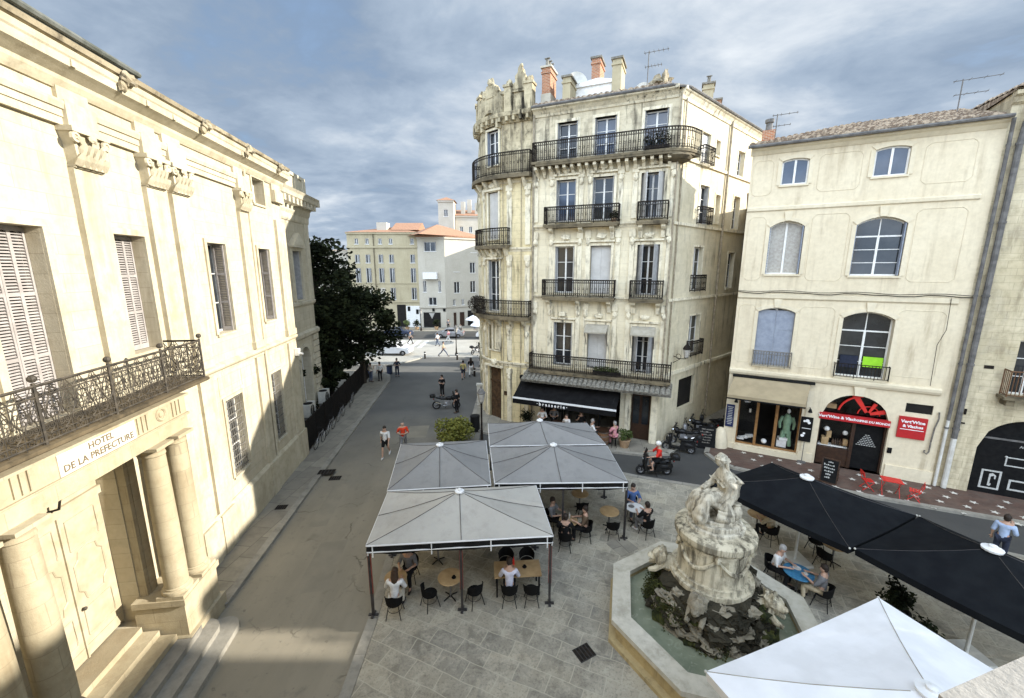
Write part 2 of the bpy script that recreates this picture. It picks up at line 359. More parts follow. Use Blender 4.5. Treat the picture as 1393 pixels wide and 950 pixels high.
def ground_mats():
    # asphalt: worn beige-grey
    k = NT('worn asphalt'); o = k.tc.outputs['Object']
    col = k.mix(k.ramp(k.noise(o, .22, 5), [(.36,0),(.62,1)]), (.265,.235,.178), (.21,.188,.144))
    col = k.mix(k.math('MULTIPLY', k.ramp(k.noise(k.mapping((1,.12,1), rot=(0,0,.09)), 1.3, 6, .65), [(.42,0),(.7,1)]), .45), col, (.30,.268,.205))
    col = k.mix(k.math('MULTIPLY', k.ramp(k.noise(o, 2.4, 9, .75), [(.55,0),(.72,1)]), .4), col, (.06,.055,.047))
    col = k.mix(k.math('MULTIPLY', k.ramp(k.noise(o, 130, 2), [(.45,0),(.65,1)]), .3), col, (.19,.18,.155))
    vo = k.n.new('ShaderNodeTexVoronoi'); vo.feature = 'DISTANCE_TO_EDGE'; vo.inputs['Scale'].default_value = .42
    nz = k.n.new('ShaderNodeTexNoise'); nz.inputs['Scale'].default_value = 1.6; nz.inputs['Detail'].default_value = 6; k.link(o, nz.inputs['Vector'])
    va = k.n.new('ShaderNodeVectorMath'); va.operation = 'MULTIPLY_ADD'; k.link(nz.outputs['Color'], va.inputs[0]); va.inputs[1].default_value = (.9,.9,0); k.link(o, va.inputs[2]); k.link(va.outputs[0], vo.inputs['Vector'])
    crack = k.math('MULTIPLY', k.ramp(vo.outputs['Distance'], [(.004,1),(.014,0)]), k.ramp(k.noise(o, .5, 3), [(.5,0),(.6,1)]))
    col = k.mix(k.math('MULTIPLY', crack, .6), col, (.06,.053,.042))
    spots = k.ramp(k.noise(o, 5.5, 3, .6), [(.66,0),(.72,1)]); col = k.mix(k.math('MULTIPLY', spots, .45), col, (.09,.08,.065))
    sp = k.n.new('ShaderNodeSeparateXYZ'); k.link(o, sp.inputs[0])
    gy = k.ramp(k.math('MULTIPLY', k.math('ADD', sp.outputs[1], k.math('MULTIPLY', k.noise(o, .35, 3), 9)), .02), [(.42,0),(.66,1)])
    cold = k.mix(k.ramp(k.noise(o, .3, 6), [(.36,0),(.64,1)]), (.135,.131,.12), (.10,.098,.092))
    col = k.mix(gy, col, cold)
    k.bump(k.noise(o, 90, 3), .35, .01)
    M['asphalt'] = k.out(col, .9, 0, .25)
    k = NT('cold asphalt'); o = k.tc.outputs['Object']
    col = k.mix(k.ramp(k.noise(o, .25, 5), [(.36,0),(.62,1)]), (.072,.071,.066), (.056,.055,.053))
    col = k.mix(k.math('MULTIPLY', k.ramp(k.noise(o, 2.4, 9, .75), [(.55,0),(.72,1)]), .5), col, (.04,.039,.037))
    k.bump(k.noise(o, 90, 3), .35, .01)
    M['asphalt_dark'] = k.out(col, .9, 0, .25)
    k = NT('asphalt repair'); o = k.tc.outputs['Object']
    col = k.mix(k.ramp(k.noise(o, 1.2, 6), [(.36,0),(.62,1)]), (.235,.212,.165), (.195,.177,.14)); k.bump(k.noise(o, 90, 3), .35, .01)
    M['asphalt_patch'] = k.out(col, .9, 0, .2)
    # flagstones of the square
    k = NT('limestone flagstones'); o = k.tc.outputs['Object']
    nz = k.n.new('ShaderNodeTexNoise'); nz.inputs['Scale'].default_value = .9; nz.inputs['Detail'].default_value = 2
    k.link(o, nz.inputs['Vector'])
    v0 = k.mapping((1,1,1), (0,0,0), (0,0,rad(24)))
    ad = k.n.new('ShaderNodeVectorMath'); ad.operation = 'MULTIPLY_ADD'
    k.link(nz.outputs['Color'], ad.inputs[0]); ad.inputs[1].default_value = (.16,.16,0); k.link(v0, ad.inputs[2])
    bc, bf = k.brick(ad.outputs[0], .84, .52, .016, .43)
    vo = k.n.new('ShaderNodeTexVoronoi'); vo.inputs['Scale'].default_value = .9; k.link(ad.outputs[0], vo.inputs['Vector'])
    col = k.mix(bc, (.42,.38,.295), (.265,.245,.2))
    sp = k.n.new('ShaderNodeSeparateColor'); k.link(vo.outputs['Color'], sp.inputs[0])
    col = k.mix(k.math('MULTIPLY', sp.outputs[0], .5), col, (.17,.163,.145))
    col = k.mix(k.math('MULTIPLY', k.ramp(k.noise(o, 3.2, 9, .72, .5), [(.46,0),(.64,1)]), .6), col, (.45,.415,.335))
    col = k.mix(k.math('MULTIPLY', k.ramp(k.noise(o, 1.4, 9, .75), [(.52,0),(.62,1)]), .55), col, (.12,.11,.09))
    col = k.mix(k.math('MULTIPLY', k.ramp(k.noise(o, 16, 5, .75), [(.52,0),(.62,1)]), .5), col, (.13,.12,.098))
    col = k.mix(k.math('MULTIPLY', k.ramp(k.noise(o, .33, 3), [(.45,0),(.62,1)]), .15), col, (.37,.31,.2))
    col = k.mix(k.math('MULTIPLY', bf, .7), col, (.42,.39,.31))
    k.bump(k.noise(o, 18, 6, .7), .5, .02)
    M['flag'] = k.out(col, .85, 0, .25)
    k = NT('pavement slabs'); o = k.tc.outputs['Object']
    bc, bf = k.brick(k.mapping((1,1,1), rot=(0,0,rad(97))), 1.1, .8, .012)
    col = k.mix(bc, (.285,.262,.21), (.22,.2,.165))
    col = k.mix(k.math('MULTIPLY', k.ramp(k.noise(o, 1.6, 8, .7), [(.45,0),(.68,1)]), .6), col, (.14,.128,.105))
    col = k.mix(bf, col, (.12,.11,.09)); k.bump(k.noise(o, 25, 5), .35, .01)
    M['slabs'] = k.out(col, .9)
    k = NT('red brick paving'); o = k.tc.outputs['Object']
    bc, bf = k.brick(k.mapping((1,1,1), rot=(0,0,rad(15))), .22, .11, .008)
    col = k.mix(bc, (.115,.065,.048), (.075,.047,.037))
    col = k.mix(k.math('MULTIPLY', k.ramp(k.noise(o, 1.2, 8, .7), [(.42,0),(.68,1)]), .6), col, (.15,.115,.09))
    col = k.mix(k.math('MULTIPLY', bf, .5), col, (.12,.1,.085)); k.bump(k.noise(o, 30, 5), .4, .01)
    M['redpave'] = k.out(col, .9)
    M['star'] = mat('white star stone', (.62,.59,.53), (.5,.47,.41), 6, .8)
    M['kerb'] = stone('granite kerb', (.32,.30,.255), (.22,.205,.175), stain=(.09,.08,.065), streak=.3, grime=.3)
    M['plaza'] = stone('pale plaza paving', (.40,.385,.345), (.32,.305,.27), stain=(.3,.28,.24), streak=.2, grime=.2)
    M['roadpaint'] = mat('worn white road paint', (.62,.62,.6), (.4,.39,.37), 7, .8)
    k = NT('fountain water'); o = k.tc.outputs['Object']
    col = k.mix(k.ramp(k.noise(o, 1.1, 5), [(.38,0),(.62,1)]), (.225,.245,.175), (.15,.17,.118))
    col = k.mix(k.math('MULTIPLY', k.ramp(k.noise(o, 3.4, 5, .7, 1.2), [(.55,0),(.68,1)]), .5), col, (.34,.355,.27))
    k.bump(k.noise(o, 7, 4, .6, .6), .12, .03)
    M['water'] = k.out(col, .08, 0, .6)
    # clear shop glass
    k = NT('clear shop glass'); g = k.n.new('ShaderNodeBsdfGlossy'); g.inputs['Roughness'].default_value = .02
    t = k.n.new('ShaderNodeBsdfTransparent'); mx = k.n.new('ShaderNodeMixShader'); mx.inputs[0].default_value = .018
    k.link(t.outputs[0], mx.inputs[1]); k.link(g.outputs[0], mx.inputs[2])
    k.link(mx.outputs[0], k.n['Material Output'].inputs[0]); M['clear'] = k.mat
ground_mats()

# ------------------------------------------------------------------ architectural helpers
def facade(mb, f, u0, u1, z0, z1, ops=(), depth=.35, du=None):
    us = {u0, u1}; zs = {z0, z1}
    for o in ops:
        us.update((o[0], o[1])); zs.update((o[2], o[3]))
    if du:
        n = int((u1-u0)/du)+1
        us.update(u0+(u1-u0)*i/n for i in range(n+1))
    us = sorted(u for u in us if u0-1e-6 <= u <= u1+1e-6); zs = sorted(z for z in zs if z0-1e-6 <= z <= z1+1e-6)
    P = lambda u, d, z: (*f(u, d), z)
    for a, b in zip(us, us[1:]):
        if b-a < 1e-5: continue
        for c, e in zip(zs, zs[1:]):
            if e-c < 1e-5: continue
            mu, mz = (a+b)/2, (c+e)/2
            if any(o[0] < mu < o[1] and o[2] < mz < o[3] for o in ops): continue
            mb.face(P(a,0,c), P(b,0,c), P(b,0,e), P(a,0,e))
    for o in ops:
        a, b, c, e = o[:4]; rise = o[4] if len(o) > 4 else 0; D = o[5] if len(o) > 5 else depth
        mb.face(P(a,0,c), P(a,D,c), P(b,D,c), P(b,0,c))
        sp = e-rise
        mb.face(P(a,0,c), P(a,0,sp), P(a,D,sp), P(a,D,c)); mb.face(P(b,0,c), P(b,D,c), P(b,D,sp), P(b,0,sp))
        if rise:
            w = (b-a)/2; Rr = (w*w+rise*rise)/(2*rise); n = 12
            pts = []
            for i in range(n+1):
                x = -w+2*w*i/n
                pts.append((a+w+x, e-Rr+math.sqrt(max(Rr*Rr-x*x, 0))))
            for (x0, y0), (x1, y1) in zip(pts, pts[1:]):
                mb.face(P(x0,0,y0), P(x1,0,y1), P(x1,0,e), P(x0,0,e))
                mb.face(P(x0,0,y0), P(x0,D,y0), P(x1,D,y1), P(x1,0,y1))
        else:
            mb.face(P(a,0,e), P(b,0,e), P(b,D,e), P(a,D,e))

def band(mb, f, u0, u1, prof, du=None, back=0.0):
    """extrude profile [(projection, z)...] along the wall; closed at the back"""
    n = max(1, int((u1-u0)/du)+1) if du else 1
    k = len(prof); V = []; F = []
    pr = [(-back, prof[0][1])]+list(prof)+[(-back, prof[-1][1])]
    k = len(pr)
    for i in range(n+1):
        u = u0+(u1-u0)*i/n
        for d, z in pr: V.append((*f(u, -d), z))
    for i in range(n):
        for j in range(k-1):
            F.append((i*k+j, (i+1)*k+j, (i+1)*k+j+1, i*k+j+1))
    F.append(list(range(k))); F.append(list(range(n*k, n*k+k))[::-1])
    mb.add(V, F)
LIN = lambda u, d: (u, d)
def flat(z0, z1, p): return [(p, z0), (p, z1)]
CORN = lambda z, h, p: [(p*.18, z), (p*.25, z+h*.25), (p*.5, z+h*.42), (p*.55, z+h*.5), (p*.9, z+h*.62), (p*.95, z+h*.85), (p, z+h)]

def arch_poly(w, h, rise, n=10, z0=0):
    pts = [(-w/2, z0), (w/2, z0)]
    if rise:
        hw = w/2; Rr = (hw*hw+rise*rise)/(2*rise)
        for i in range(n+1):
            x = hw-2*hw*i/n
            pts.append((x, h-Rr+math.sqrt(max(Rr*Rr-x*x, 0))))
    else: pts += [(w/2, h), (-w/2, h)]
    return pts

def window(parent, Mx, w, h, depth=.22, rise=0, rows=3, bars=True, glass='glass', sh=None, shmat='shutter', sill=True, frame='white', transom=0, slats=0, sur=None, name='window', fw=.07, shf=1.0):
    """opening w x h with its bottom centre at Mx origin, wall face at y=0, into the wall = +y"""
    m = MB(Mx); y0, y1 = depth, depth+.06
    hw = w/2
    def bar(xa, xb, za, zb, yy=0): m.box(xa, xb, y0-yy, y1, za, zb)
    top = h-rise
    bar(-hw, -hw+fw, 0, top); bar(hw-fw, hw, 0, top); bar(-hw+fw, hw-fw, 0, fw)
    if rise:
        hh = w/2; Rr = (hh*hh+rise*rise)/(2*rise); n = 8
        for i in range(n):
            xa = -hw+w*i/n; xb = xa+w/n
            za = h-Rr+math.sqrt(max(Rr*Rr-xa*xa,0)); zb = h-Rr+math.sqrt(max(Rr*Rr-xb*xb,0))
            m.prism_y([(xa,za-fw),(xb,zb-fw),(xb,zb),(xa,za)], y0, y1)
    else: bar(-hw+fw, hw-fw, top-fw, top)
    ztop = (h-transom) if transom else top
    if transom: bar(-hw+fw, hw-fw, ztop-fw*.5, ztop+fw*.5, .01)
    bar(-.045, .045, fw, (h-fw*.6 if not transom else ztop-fw*.5), .015)
    if transom and rows: bar(-.02, .02, ztop+fw*.5, h-fw, .005)
    if bars:
        for i in range(1, rows):
            z = ztop*i/rows
            bar(-hw+fw, -.045, z-.016, z+.016, -.008); bar(.045, hw-fw, z-.016, z+.016, -.008)
    o = m.build(name, M[frame], parent)
    g = MB(Mx); g.prism_y(arch_poly(w-.02, h-.01, rise), y0+.028, y0+.04); g.build('pane', M[glass], o)
    if sill:
        q = MB(Mx); q.box(-hw-.06, hw+.06, -.07, depth, -.09, -.003); q.build('sill', M[sill if isinstance(sill, str) else 'rb_trim'], o)
    if sur:
        mt, sw, sp = sur
        q = MB(Mx)
        q.box(-hw-sw, -hw-.002, -sp, .02, 0, top); q.box(hw+.002, hw+sw, -sp, .02, 0, top)
        if rise:
            pts = arch_poly(w, h, rise)[2:]
            for (xa, za), (xb, zb) in zip(pts, pts[1:]):
                q.prism_y([(xa,za+.002),(xb,zb+.002),(xb*(1+sw/hw),zb+sw),(xa*(1+sw/hw),za+sw)], -sp, .02)
        else: q.box(-hw-sw, hw+sw, -sp, .02, top+.002, top+sw)
        q.build('surround', M[mt], o)
    if sh:
        sw_ = hw*.98*shf
        for sd in (-1, 1):
            q = MB()
            hh = h-rise*.55 if sh != 'closed' else h-.03-rise*(.5 if rise else 0)
            if slats and slats > 6:
                t_ = .045; cols = 2 if sh == 'closed' else 1; nr = 3; cwid = (sw_-t_)/cols
                for c_ in range(cols+1): q.box(max(0,c_*cwid-(.012 if 0 < c_ < cols else 0)), c_*cwid+t_+(.012 if 0 < c_ < cols else 0), 0, .04, .02, hh)
                for r_ in range(nr+1):
                    zz = .02+(hh-.1)*r_/nr
                    for c_ in range(cols): q.box(c_*cwid+t_, (c_+1)*cwid, .002, .038, zz, zz+(.14 if r_ == 0 else .08))
                for r_ in range(nr):
                    za = .02+(hh-.1)*r_/nr+(.15 if r_ == 0 else .09); zb = .02+(hh-.1)*(r_+1)/nr-.01; nl = max(3, int((zb-za)/.062))
                    for c_ in range(cols):
                        xa, xb = c_*cwid+t_+.004, (c_+1)*cwid-.004
                        for i in range(nl):
                            zz = za+(zb-za)*(i+.5)/nl
                            q.add([(xa,.003,zz-.018),(xb,.003,zz-.018),(xb,.03,zz+.016),(xa,.03,zz+.016),(xa,.008,zz-.022),(xb,.008,zz-.022),(xb,.035,zz+.012),(xa,.035,zz+.012)], [(0,1,2,3),(7,6,5,4),(0,4,5,1),(3,2,6,7)])
            else:
                q.box(0, sw_, 0, .045, 0.02, hh)
                ns = slats or int(hh/.14)
                for i in range(ns):
                    zz = .1+(hh-.2)*i/ns
                    q.box(.05, sw_-.05, -.014, .005, zz, zz+(hh-.2)/ns*.55)
            if sh == 'closed': L = T((sd*hw*.985, max(depth-.1, 0.0), 0)) @ (Matrix.Identity(4) if sd < 0 else Matrix.Scale(-1, 4, (1,0,0)))
            elif sh == 'open': L = T((sd*(hw+.02), -.06, 0)) @ (Matrix.Scale(-1, 4, (1,0,0)) if sd < 0 else Matrix.Identity(4))
            elif sh == 'reveal': L = T((sd*(hw-.03), .02, 0)) @ RZ(rad(88 if sd < 0 else 92))
            elif sh == 'ajar': L = T((sd*(hw-.02), depth-.06, 0)) @ RZ(rad(-62 if sd < 0 else -118))
            q.M = None
            q.v = [Mx @ (L @ p) for p in q.v]
            q.build('shutter', M[shmat], o)
    return o

def railing(path, z0, h, parent, material='iron', style='scroll', gap=.12, r=.016, name='railing'):
    """path: list of (x,y); ornamented iron railing"""
    m = MB(); P = [Vector((x, y, 0)) for x, y in path]
    def at(z): return [(p.x, p.y, z) for p in P]
    m.tube(at(z0+h), r*1.9, 5); m.tube(at(z0+.07), r*1.3, 4)
    if style != 'bars': m.tube(at(z0+h-.17), r*1.1, 4)
    for a, b in zip(P, P[1:]):
        L = (b-a).length; d = (b-a)/L; n = max(1, round(L/gap))
        Mx = Matrix(((d.x, -d.y, 0, a.x), (d.y, d.x, 0, a.y), (0, 0, 1, z0), (0, 0, 0, 1)))
        m.M = Mx
        for i in range(n+1):
            x = L*i/n
            m.tube([(x,0,0.0 if i % 6 == 0 else .07), (x,0,h)], r*(1.5 if i % 6 == 0 else 1), 4, caps=False)
            if i < n and style == 'scroll':
                g = L/n
                m.ring((x+g/2, 0, h-.085), min(g*.42, .07), r*.75, n=7, m=3)
                m.ring((x+g/2, 0, .16), min(g*.42, .08), r*.75, n=7, m=3)
                if i % 2 == 0: m.ring((x+g/2, 0, h*.5), min(g*.45, .07), r*.75, n=7, m=3)
        m.M = None
    return m.build(name, M[material], parent)

def tile_roof(mb, u0, u1, y0, z0, y1, z1, pitch=.24, rows=None, jitter=.02):
    """rows of half-round tiles from the eave (y0,z0) up to (y1,z1)"""
    L = math.hypot(y1-y0, z1-z0); rows = rows or max(2, int(L/.38))
    ny, nz = -(z1-z0)/L, (y1-y0)/L
    n = int((u1-u0)/pitch)
    for i in range(n):
        uc = u0+(i+.5)*pitch
        for j in range(rows):
            t0, t1 = j/rows, min((j+1.12)/rows, 1)
            h0 = random.uniform(0, jitter); du = random.uniform(-jitter, jitter)
            V = []
            for t, hh, rr in ((t0, .05+h0, .62), (t1, .015, .5)):
                for a in range(6):
                    an = pi*a/5
                    x = uc+du-cos(an)*pitch*rr*.9; e = sin(an)*pitch*.45+hh-.02
                    V.append((x, y0+(y1-y0)*t+ny*e, z0+(z1-z0)*t+nz*e))
            mb.add(V, [(a, a+1, a+7, a+6) for a in range(5)]+[(0,1,2,3,4,5)])
    mb.face((u0,y0,z0-.02), (u1,y0,z0-.02), (u1,y1,z1-.02), (u0,y1,z1-.02))

def text(body, size, parent, Mx, material, name='lettering', align='CENTER', ext=.006, bold=0, shear=0):
    c = bpy.data.curves.new(name, 'FONT'); c.body = body; c.size = size; c.align_x = align; c.align_y = 'CENTER'
    c.extrude = ext; c.offset = bold; c.shear = shear; c.resolution_u = 2
    o = bpy.data.objects.new(name, c); COL.objects.link(o)
    bpy.context.view_layer.update()
    me = bpy.data.meshes.new_from_object(o.evaluated_get(bpy.context.evaluated_depsgraph_get()))
    bpy.data.objects.remove(o); bpy.data.curves.remove(c)
    me.name = name; me.transform(Mx @ RX(pi/2)); me.materials.clear(); me.materials.append(M[material])
    q = bpy.data.objects.new(name, me); COL.objects.link(q); q.parent = parent
    return q
# ------------------------------------------------------------------ world, sun, camera
SUN_EL = rad(22.8)
w = bpy.data.worlds.new('World'); scene.world = w; w.use_nodes = True
nt = w.node_tree; bg = nt.nodes['Background']
sky = nt.nodes.new('ShaderNodeTexSky'); sky.sky_type = 'NISHITA'; sky.sun_disc = False
sky.sun_elevation = SUN_EL; sky.sun_rotation = rad(90); sky.air_density = 1.0; sky.dust_density = .7; sky.ozone_density = 1.4
def wn(t, **k):
    n = nt.nodes.new(t)
    for a, b in k.items(): setattr(n, a, b)
    return n
def wm(op, a, b=0.0, c=None):
    n = wn('ShaderNodeMath', operation=op)
    for i, v in enumerate((a, b) if c is None else (a, b, c)):
        if hasattr(v, 'links'): nt.links.new(v, n.inputs[i])
        else: n.inputs[i].default_value = v
    return n.outputs[0]
tcw = wn('ShaderNodeTexCoord'); sepw = wn('ShaderNodeSeparateXYZ'); nt.links.new(tcw.outputs['Generated'], sepw.inputs[0])
den = wm('ADD', wm('MAXIMUM', sepw.outputs[2], 0.0), .16)
cw = wn('ShaderNodeCombineXYZ')
nt.links.new(wm('DIVIDE', sepw.outputs[0], den), cw.inputs[0]); nt.links.new(wm('DIVIDE', sepw.outputs[1], den), cw.inputs[1])
def wnoise(scale, detail, rough, dist, loc, sc=(1,1,1), rot=0):
    mp = wn('ShaderNodeMapping'); mp.inputs['Location'].default_value = loc; mp.inputs['Scale'].default_value = sc; mp.inputs['Rotation'].default_value = (0,0,rot)
    nt.links.new(cw.outputs[0], mp.inputs[0])
    t = wn('ShaderNodeTexNoise'); t.inputs['Scale'].default_value = scale; t.inputs['Detail'].default_value = detail
    t.inputs['Roughness'].default_value = rough; t.inputs['Distortion'].default_value = dist
    nt.links.new(mp.outputs[0], t.inputs['Vector']); return t.outputs['Fac']
def wramp(f, stops):
    r = wn('ShaderNodeValToRGB'); e = r.color_ramp.elements
    while len(e) < len(stops): e.new(.5)
    for x, (p, c) in zip(e, stops): x.position = p; x.color = (*c, 1) if hasattr(c, '__len__') else (c, c, c, 1)
    nt.links.new(f, r.inputs[0]); return r.outputs[0]
def wmix(f, a, b):
    m = wn('ShaderNodeMix', data_type='RGBA')
    for sck, v in ((m.inputs[0], f), (m.inputs[6], a), (m.inputs[7], b)):
        if hasattr(v, 'links'): nt.links.new(v, sck)
        elif hasattr(v, '__len__'): sck.default_value = (*v, 1)
        else: sck.default_value = v
    return m.outputs[2]
SKY_CLOUD = ((1.1,1.5,2.1), (1.95,2.38,2.95), (3.8,4.05,4.3))
big = wnoise(.75, 8, .56, .3, (2.4,.6,0), (1,1.1,1), .15)
fine = wnoise(2.4, 8, .6, .3, (9,4,0), (1,1.1,1), .2)
dens = wm('ADD', wm('MULTIPLY', big, .7), wm('MULTIPLY', fine, .3))
shade = wramp(dens, [(.38, SKY_CLOUD[0]), (.5, SKY_CLOUD[1]), (.64, SKY_CLOUD[2])])
cover = wramp(dens, [(.30, .5), (.42, 1)])
# unseen clouds behind the viewer, brightened as fill for the shaded facades
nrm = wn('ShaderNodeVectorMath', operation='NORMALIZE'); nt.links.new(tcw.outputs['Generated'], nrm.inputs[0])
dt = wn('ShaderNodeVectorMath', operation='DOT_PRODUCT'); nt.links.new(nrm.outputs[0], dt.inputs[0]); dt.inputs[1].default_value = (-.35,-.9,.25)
back_fill = wramp(dt.outputs['Value'], [(.0, .8), (.75, 4.3)])
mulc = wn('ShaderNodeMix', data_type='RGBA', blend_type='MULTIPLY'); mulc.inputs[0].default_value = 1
nt.links.new(shade, mulc.inputs[6]); nt.links.new(back_fill, mulc.inputs[7])
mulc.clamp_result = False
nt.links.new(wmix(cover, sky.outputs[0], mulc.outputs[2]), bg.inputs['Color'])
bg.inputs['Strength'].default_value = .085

sl = bpy.data.lights.new('sun', 'SUN'); sl.energy = 3.1; sl.angle = rad(.5); sl.color = (1, .945, .84)
so = bpy.data.objects.new('sun', sl); COL.objects.link(so)
so.rotation_euler = Vector((-cos(SUN_EL), 0, -sin(SUN_EL))).to_track_quat('-Z', 'Y').to_euler(); so.location = (30, 10, 40)
cd = bpy.data.cameras.new('camera'); cam = bpy.data.objects.new('camera', cd); COL.objects.link(cam)
cd.sensor_fit = 'HORIZONTAL'; cd.sensor_width = 36; cd.lens = 36*556/1393.; cd.clip_end = 2000; cd.clip_start = .05
cam.location = (0, 0, 10.2); cam.rotation_euler = (rad(90)-math.atan(110/556.), 0, 0)
scene.camera = cam
scene.view_settings.view_transform = 'Standard'; scene.view_settings.look = 'None'; scene.view_settings.gamma = 1
scene.view_settings.use_curve_mapping = False; scene.view_settings.exposure = 1.76

# ------------------------------------------------------------------ ground
def sheet(name, poly, z0, z1, mt):
    m = MB(); m.prism(poly, z0, z1); return tag(m.build(name, M[mt]), kind='structure')
def kerb(name, path, z, wdt=.26, mt='kerb', parent=None):
    m = MB(); P = [Vector((x, y)) for x, y in path]
    for a, b in zip(P, P[1:]):
        d = (b-a).normalized(); nn = Vector((-d.y, d.x))*wdt
        L = (b-a).length; k = max(1, int(L/1.0))
        for i in range(k):
            p = a+d*(L*i/k+.006); q = a+d*(L*(i+1)/k-.006)
            m.prism([tuple(p), tuple(q), tuple(q+nn), tuple(p+nn)], -.05, z)
    o = m.build(name, M[mt], parent)
    if parent is None: tag(o, kind='structure')
    return o
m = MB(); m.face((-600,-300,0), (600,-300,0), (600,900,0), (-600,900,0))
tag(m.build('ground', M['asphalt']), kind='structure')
lp = [(-8.98,10.78), (-10.66,28.2), (-11.42,36.2), (-11.95,38.0), (-13.2,39.3), (-20,40.2), (-20,24), (-11.5,22), (-10.3,12.8), (-9.9,10.8)]
pv = sheet('pavement', lp, -.05, .125, 'slabs')
kerb('kerb', [(-8.72,10.72), (-10.40,28.2), (-11.16,36.2), (-11.72,38.15), (-13.1,39.55), (-20,40.45)], .13)
sq = [(-3.7,-6), (-3.88,8.0), (-3.95,10.3), (-4.25,13.2), (-4.7,17.5), (-4.45,20.2), (-2,21.0), (2.8,20.2), (6.2,18.55), (9.1,17.55), (13,15.7), (23,10.2), (23,-6)]
m = MB(); m.prism(sq, -.05, .05); tag(m.build('square_paving', M['flag']), kind='structure')
kerb('kerb', [(-4.0,-6), (-4.18,8.0), (-4.25,10.3), (-4.55,13.2), (-5.0,17.5), (-4.75,20.4), (-2,21.28), (2.9,20.48)][::-1], .055, .29)
kerb('kerb', [(2.9,20.48), (6.3,18.8), (9.2,17.8), (13.1,15.95), (23,10.5)][::-1], .055, .25)
bp = [(-2.55,42), (-2.55,26.5), (-1.9,24.5), (.4,23.2), (5.2,21.75), (7.4,21.15), (8.6,21.3), (9.6,22.3), (14,26.4), (22,33.5), (22,42)]
sheet('pavement', bp, -.05, .12, 'slabs')
kerb('kerb', [(22,33.25), (14.2,26.2), (9.75,22.1), (8.7,21.05), (7.35,20.9), (5.1,21.5), (.3,22.95), (-2.1,24.3), (-2.8,26.45), (-2.8,42)][::-1], .125, .25)
rp = [(12.5,23), (11.4,22.0), (10.95,21.2), (11.05,20.4), (11.6,19.7), (13,18.8), (16.2,17.0), (21,14.9), (33,9.2), (40,16)]
rpv = sheet('pavement', rp, -.05, .12, 'redpave')
kerb('kerb', [(11.25,22.15), (10.7,21.25), (10.82,20.25), (11.4,19.45), (12.85,18.55), (16.1,16.75), (20.9,14.65), (33,8.9)], .125, .25)
m = MB()
def star(c, r, a, z):
    pts = []
    for i in range(10):
        t = a+pi*i/5; q = r if i % 2 == 0 else r*.42
        pts.append((c[0]+q*cos(t), c[1]+q*sin(t), z))
    m.add([(c[0], c[1], z)]+pts, [(0, i+1, (i+1) % 10+1) for i in range(10)])
for i in range(20):
    for j in range(5):
        u = 1.0+i*.84+(.42 if j % 2 else 0); d = .45+j*.66
        lim = 2.7 if u > 4 else 1.2+u*.35
        if random.random() < .18: continue
        if d > lim: continue
        x = 12.24+.874*u-.486*d; y = 22.04-.486*u-.874*d
        star((x+random.uniform(-.05,.05), y+random.uniform(-.05,.05)), .17, random.uniform(0, 6), .124)
m.build('star_inlay', M['star'], rpv)
for i, (x, y, wx, wy, a, mt_) in enumerate(((-6.6,12.6,1.0,2.6,.1,'asphalt_dark'),(-8.0,16.4,.7,3.4,.1,'asphalt_dark'),(-6.0,24.5,1.3,2.0,.06,'asphalt_dark'))):
    m = MB(T((x,y,0)) @ RZ(a)); m.face((-wx/2,-wy/2,.005),(wx/2,-wy/2+.05,.005),(wx/2-.04,wy/2,.005),(-wx/2,wy/2-.08,.005)); tag(m.build('road_patch', M['asphalt_patch']), kind='structure')
# the far avenue and its pale esplanade
m = MB(); m.face((-90,46.6,.006), (60,46.6,.006), (60,58.5,.006), (-90,58.5,.006)); tag(m.build('esplanade', M['plaza']), kind='structure')
m = MB(); m.face((-90,58.5,.010), (90,58.5,.010), (90,66,.010), (-90,66,.010)); tag(m.build('avenue', M['asphalt_dark']), kind='structure')
sheet('pavement', [(-90,66), (90,66), (90,74), (-90,74)], -.05, .13, 'slabs')
sheet('pavement', [(-40,41.6), (-13.6,42.3), (-12.2,42.9), (-10.6,45.4), (-10.4,46.2), (-40,46.3)], -.05, .13, 'plaza')
m = MB()
for i in range(7): m.face((-19+i*1.1,52.2,.011), (-18.4+i*1.1,52.2,.011), (-18.4+i*1.1,57.6,.011), (-19+i*1.1,57.6,.011))
tag(m.build('zebra_crossing', M['roadpaint']), kind='structure')
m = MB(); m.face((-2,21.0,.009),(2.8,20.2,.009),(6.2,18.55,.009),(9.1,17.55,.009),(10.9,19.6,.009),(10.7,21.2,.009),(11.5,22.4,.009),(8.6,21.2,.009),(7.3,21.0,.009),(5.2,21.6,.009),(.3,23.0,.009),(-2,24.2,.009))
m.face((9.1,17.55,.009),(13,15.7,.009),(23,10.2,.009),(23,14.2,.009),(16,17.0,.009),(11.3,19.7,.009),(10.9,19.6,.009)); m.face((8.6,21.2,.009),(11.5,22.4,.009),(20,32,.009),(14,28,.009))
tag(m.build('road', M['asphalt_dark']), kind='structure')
def cover(x, y, wx, wy, a, lab, z=.058, cat='manhole cover', rnd=False, nm='manhole_cover'):
    t = thing(nm, lab, cat, (x, y, z), a)
    q = MB(); q.box(-wx/2, wx/2, -wy/2, wy/2, -.02, .004); q.build('frame', M['asphalt_hatch'], t)
    q = MB()
    for i in range(5):
        xx = -wx/2+wx*(i+.5)/5; q.box(xx-wx*.07, xx+wx*.07, -wy*.44, wy*.44, .004, .012)
    q.build('grating', M['iron'], t); return t
cover(1.94, 9.2, .5, .42, rad(28), 'dark drain grate set in the flagstones left of the fountain basin', nm='drain_grate', cat='drain')
q = MB(); q.box(-.42,.42,-.4,.4,-.01,.004); tag(q.build('access_cover', M['slabs'], None, loc=(4.1,13.5,.055), rz=rad(30)), 'square stone access cover in the paving behind the fountain basin', 'manhole cover')
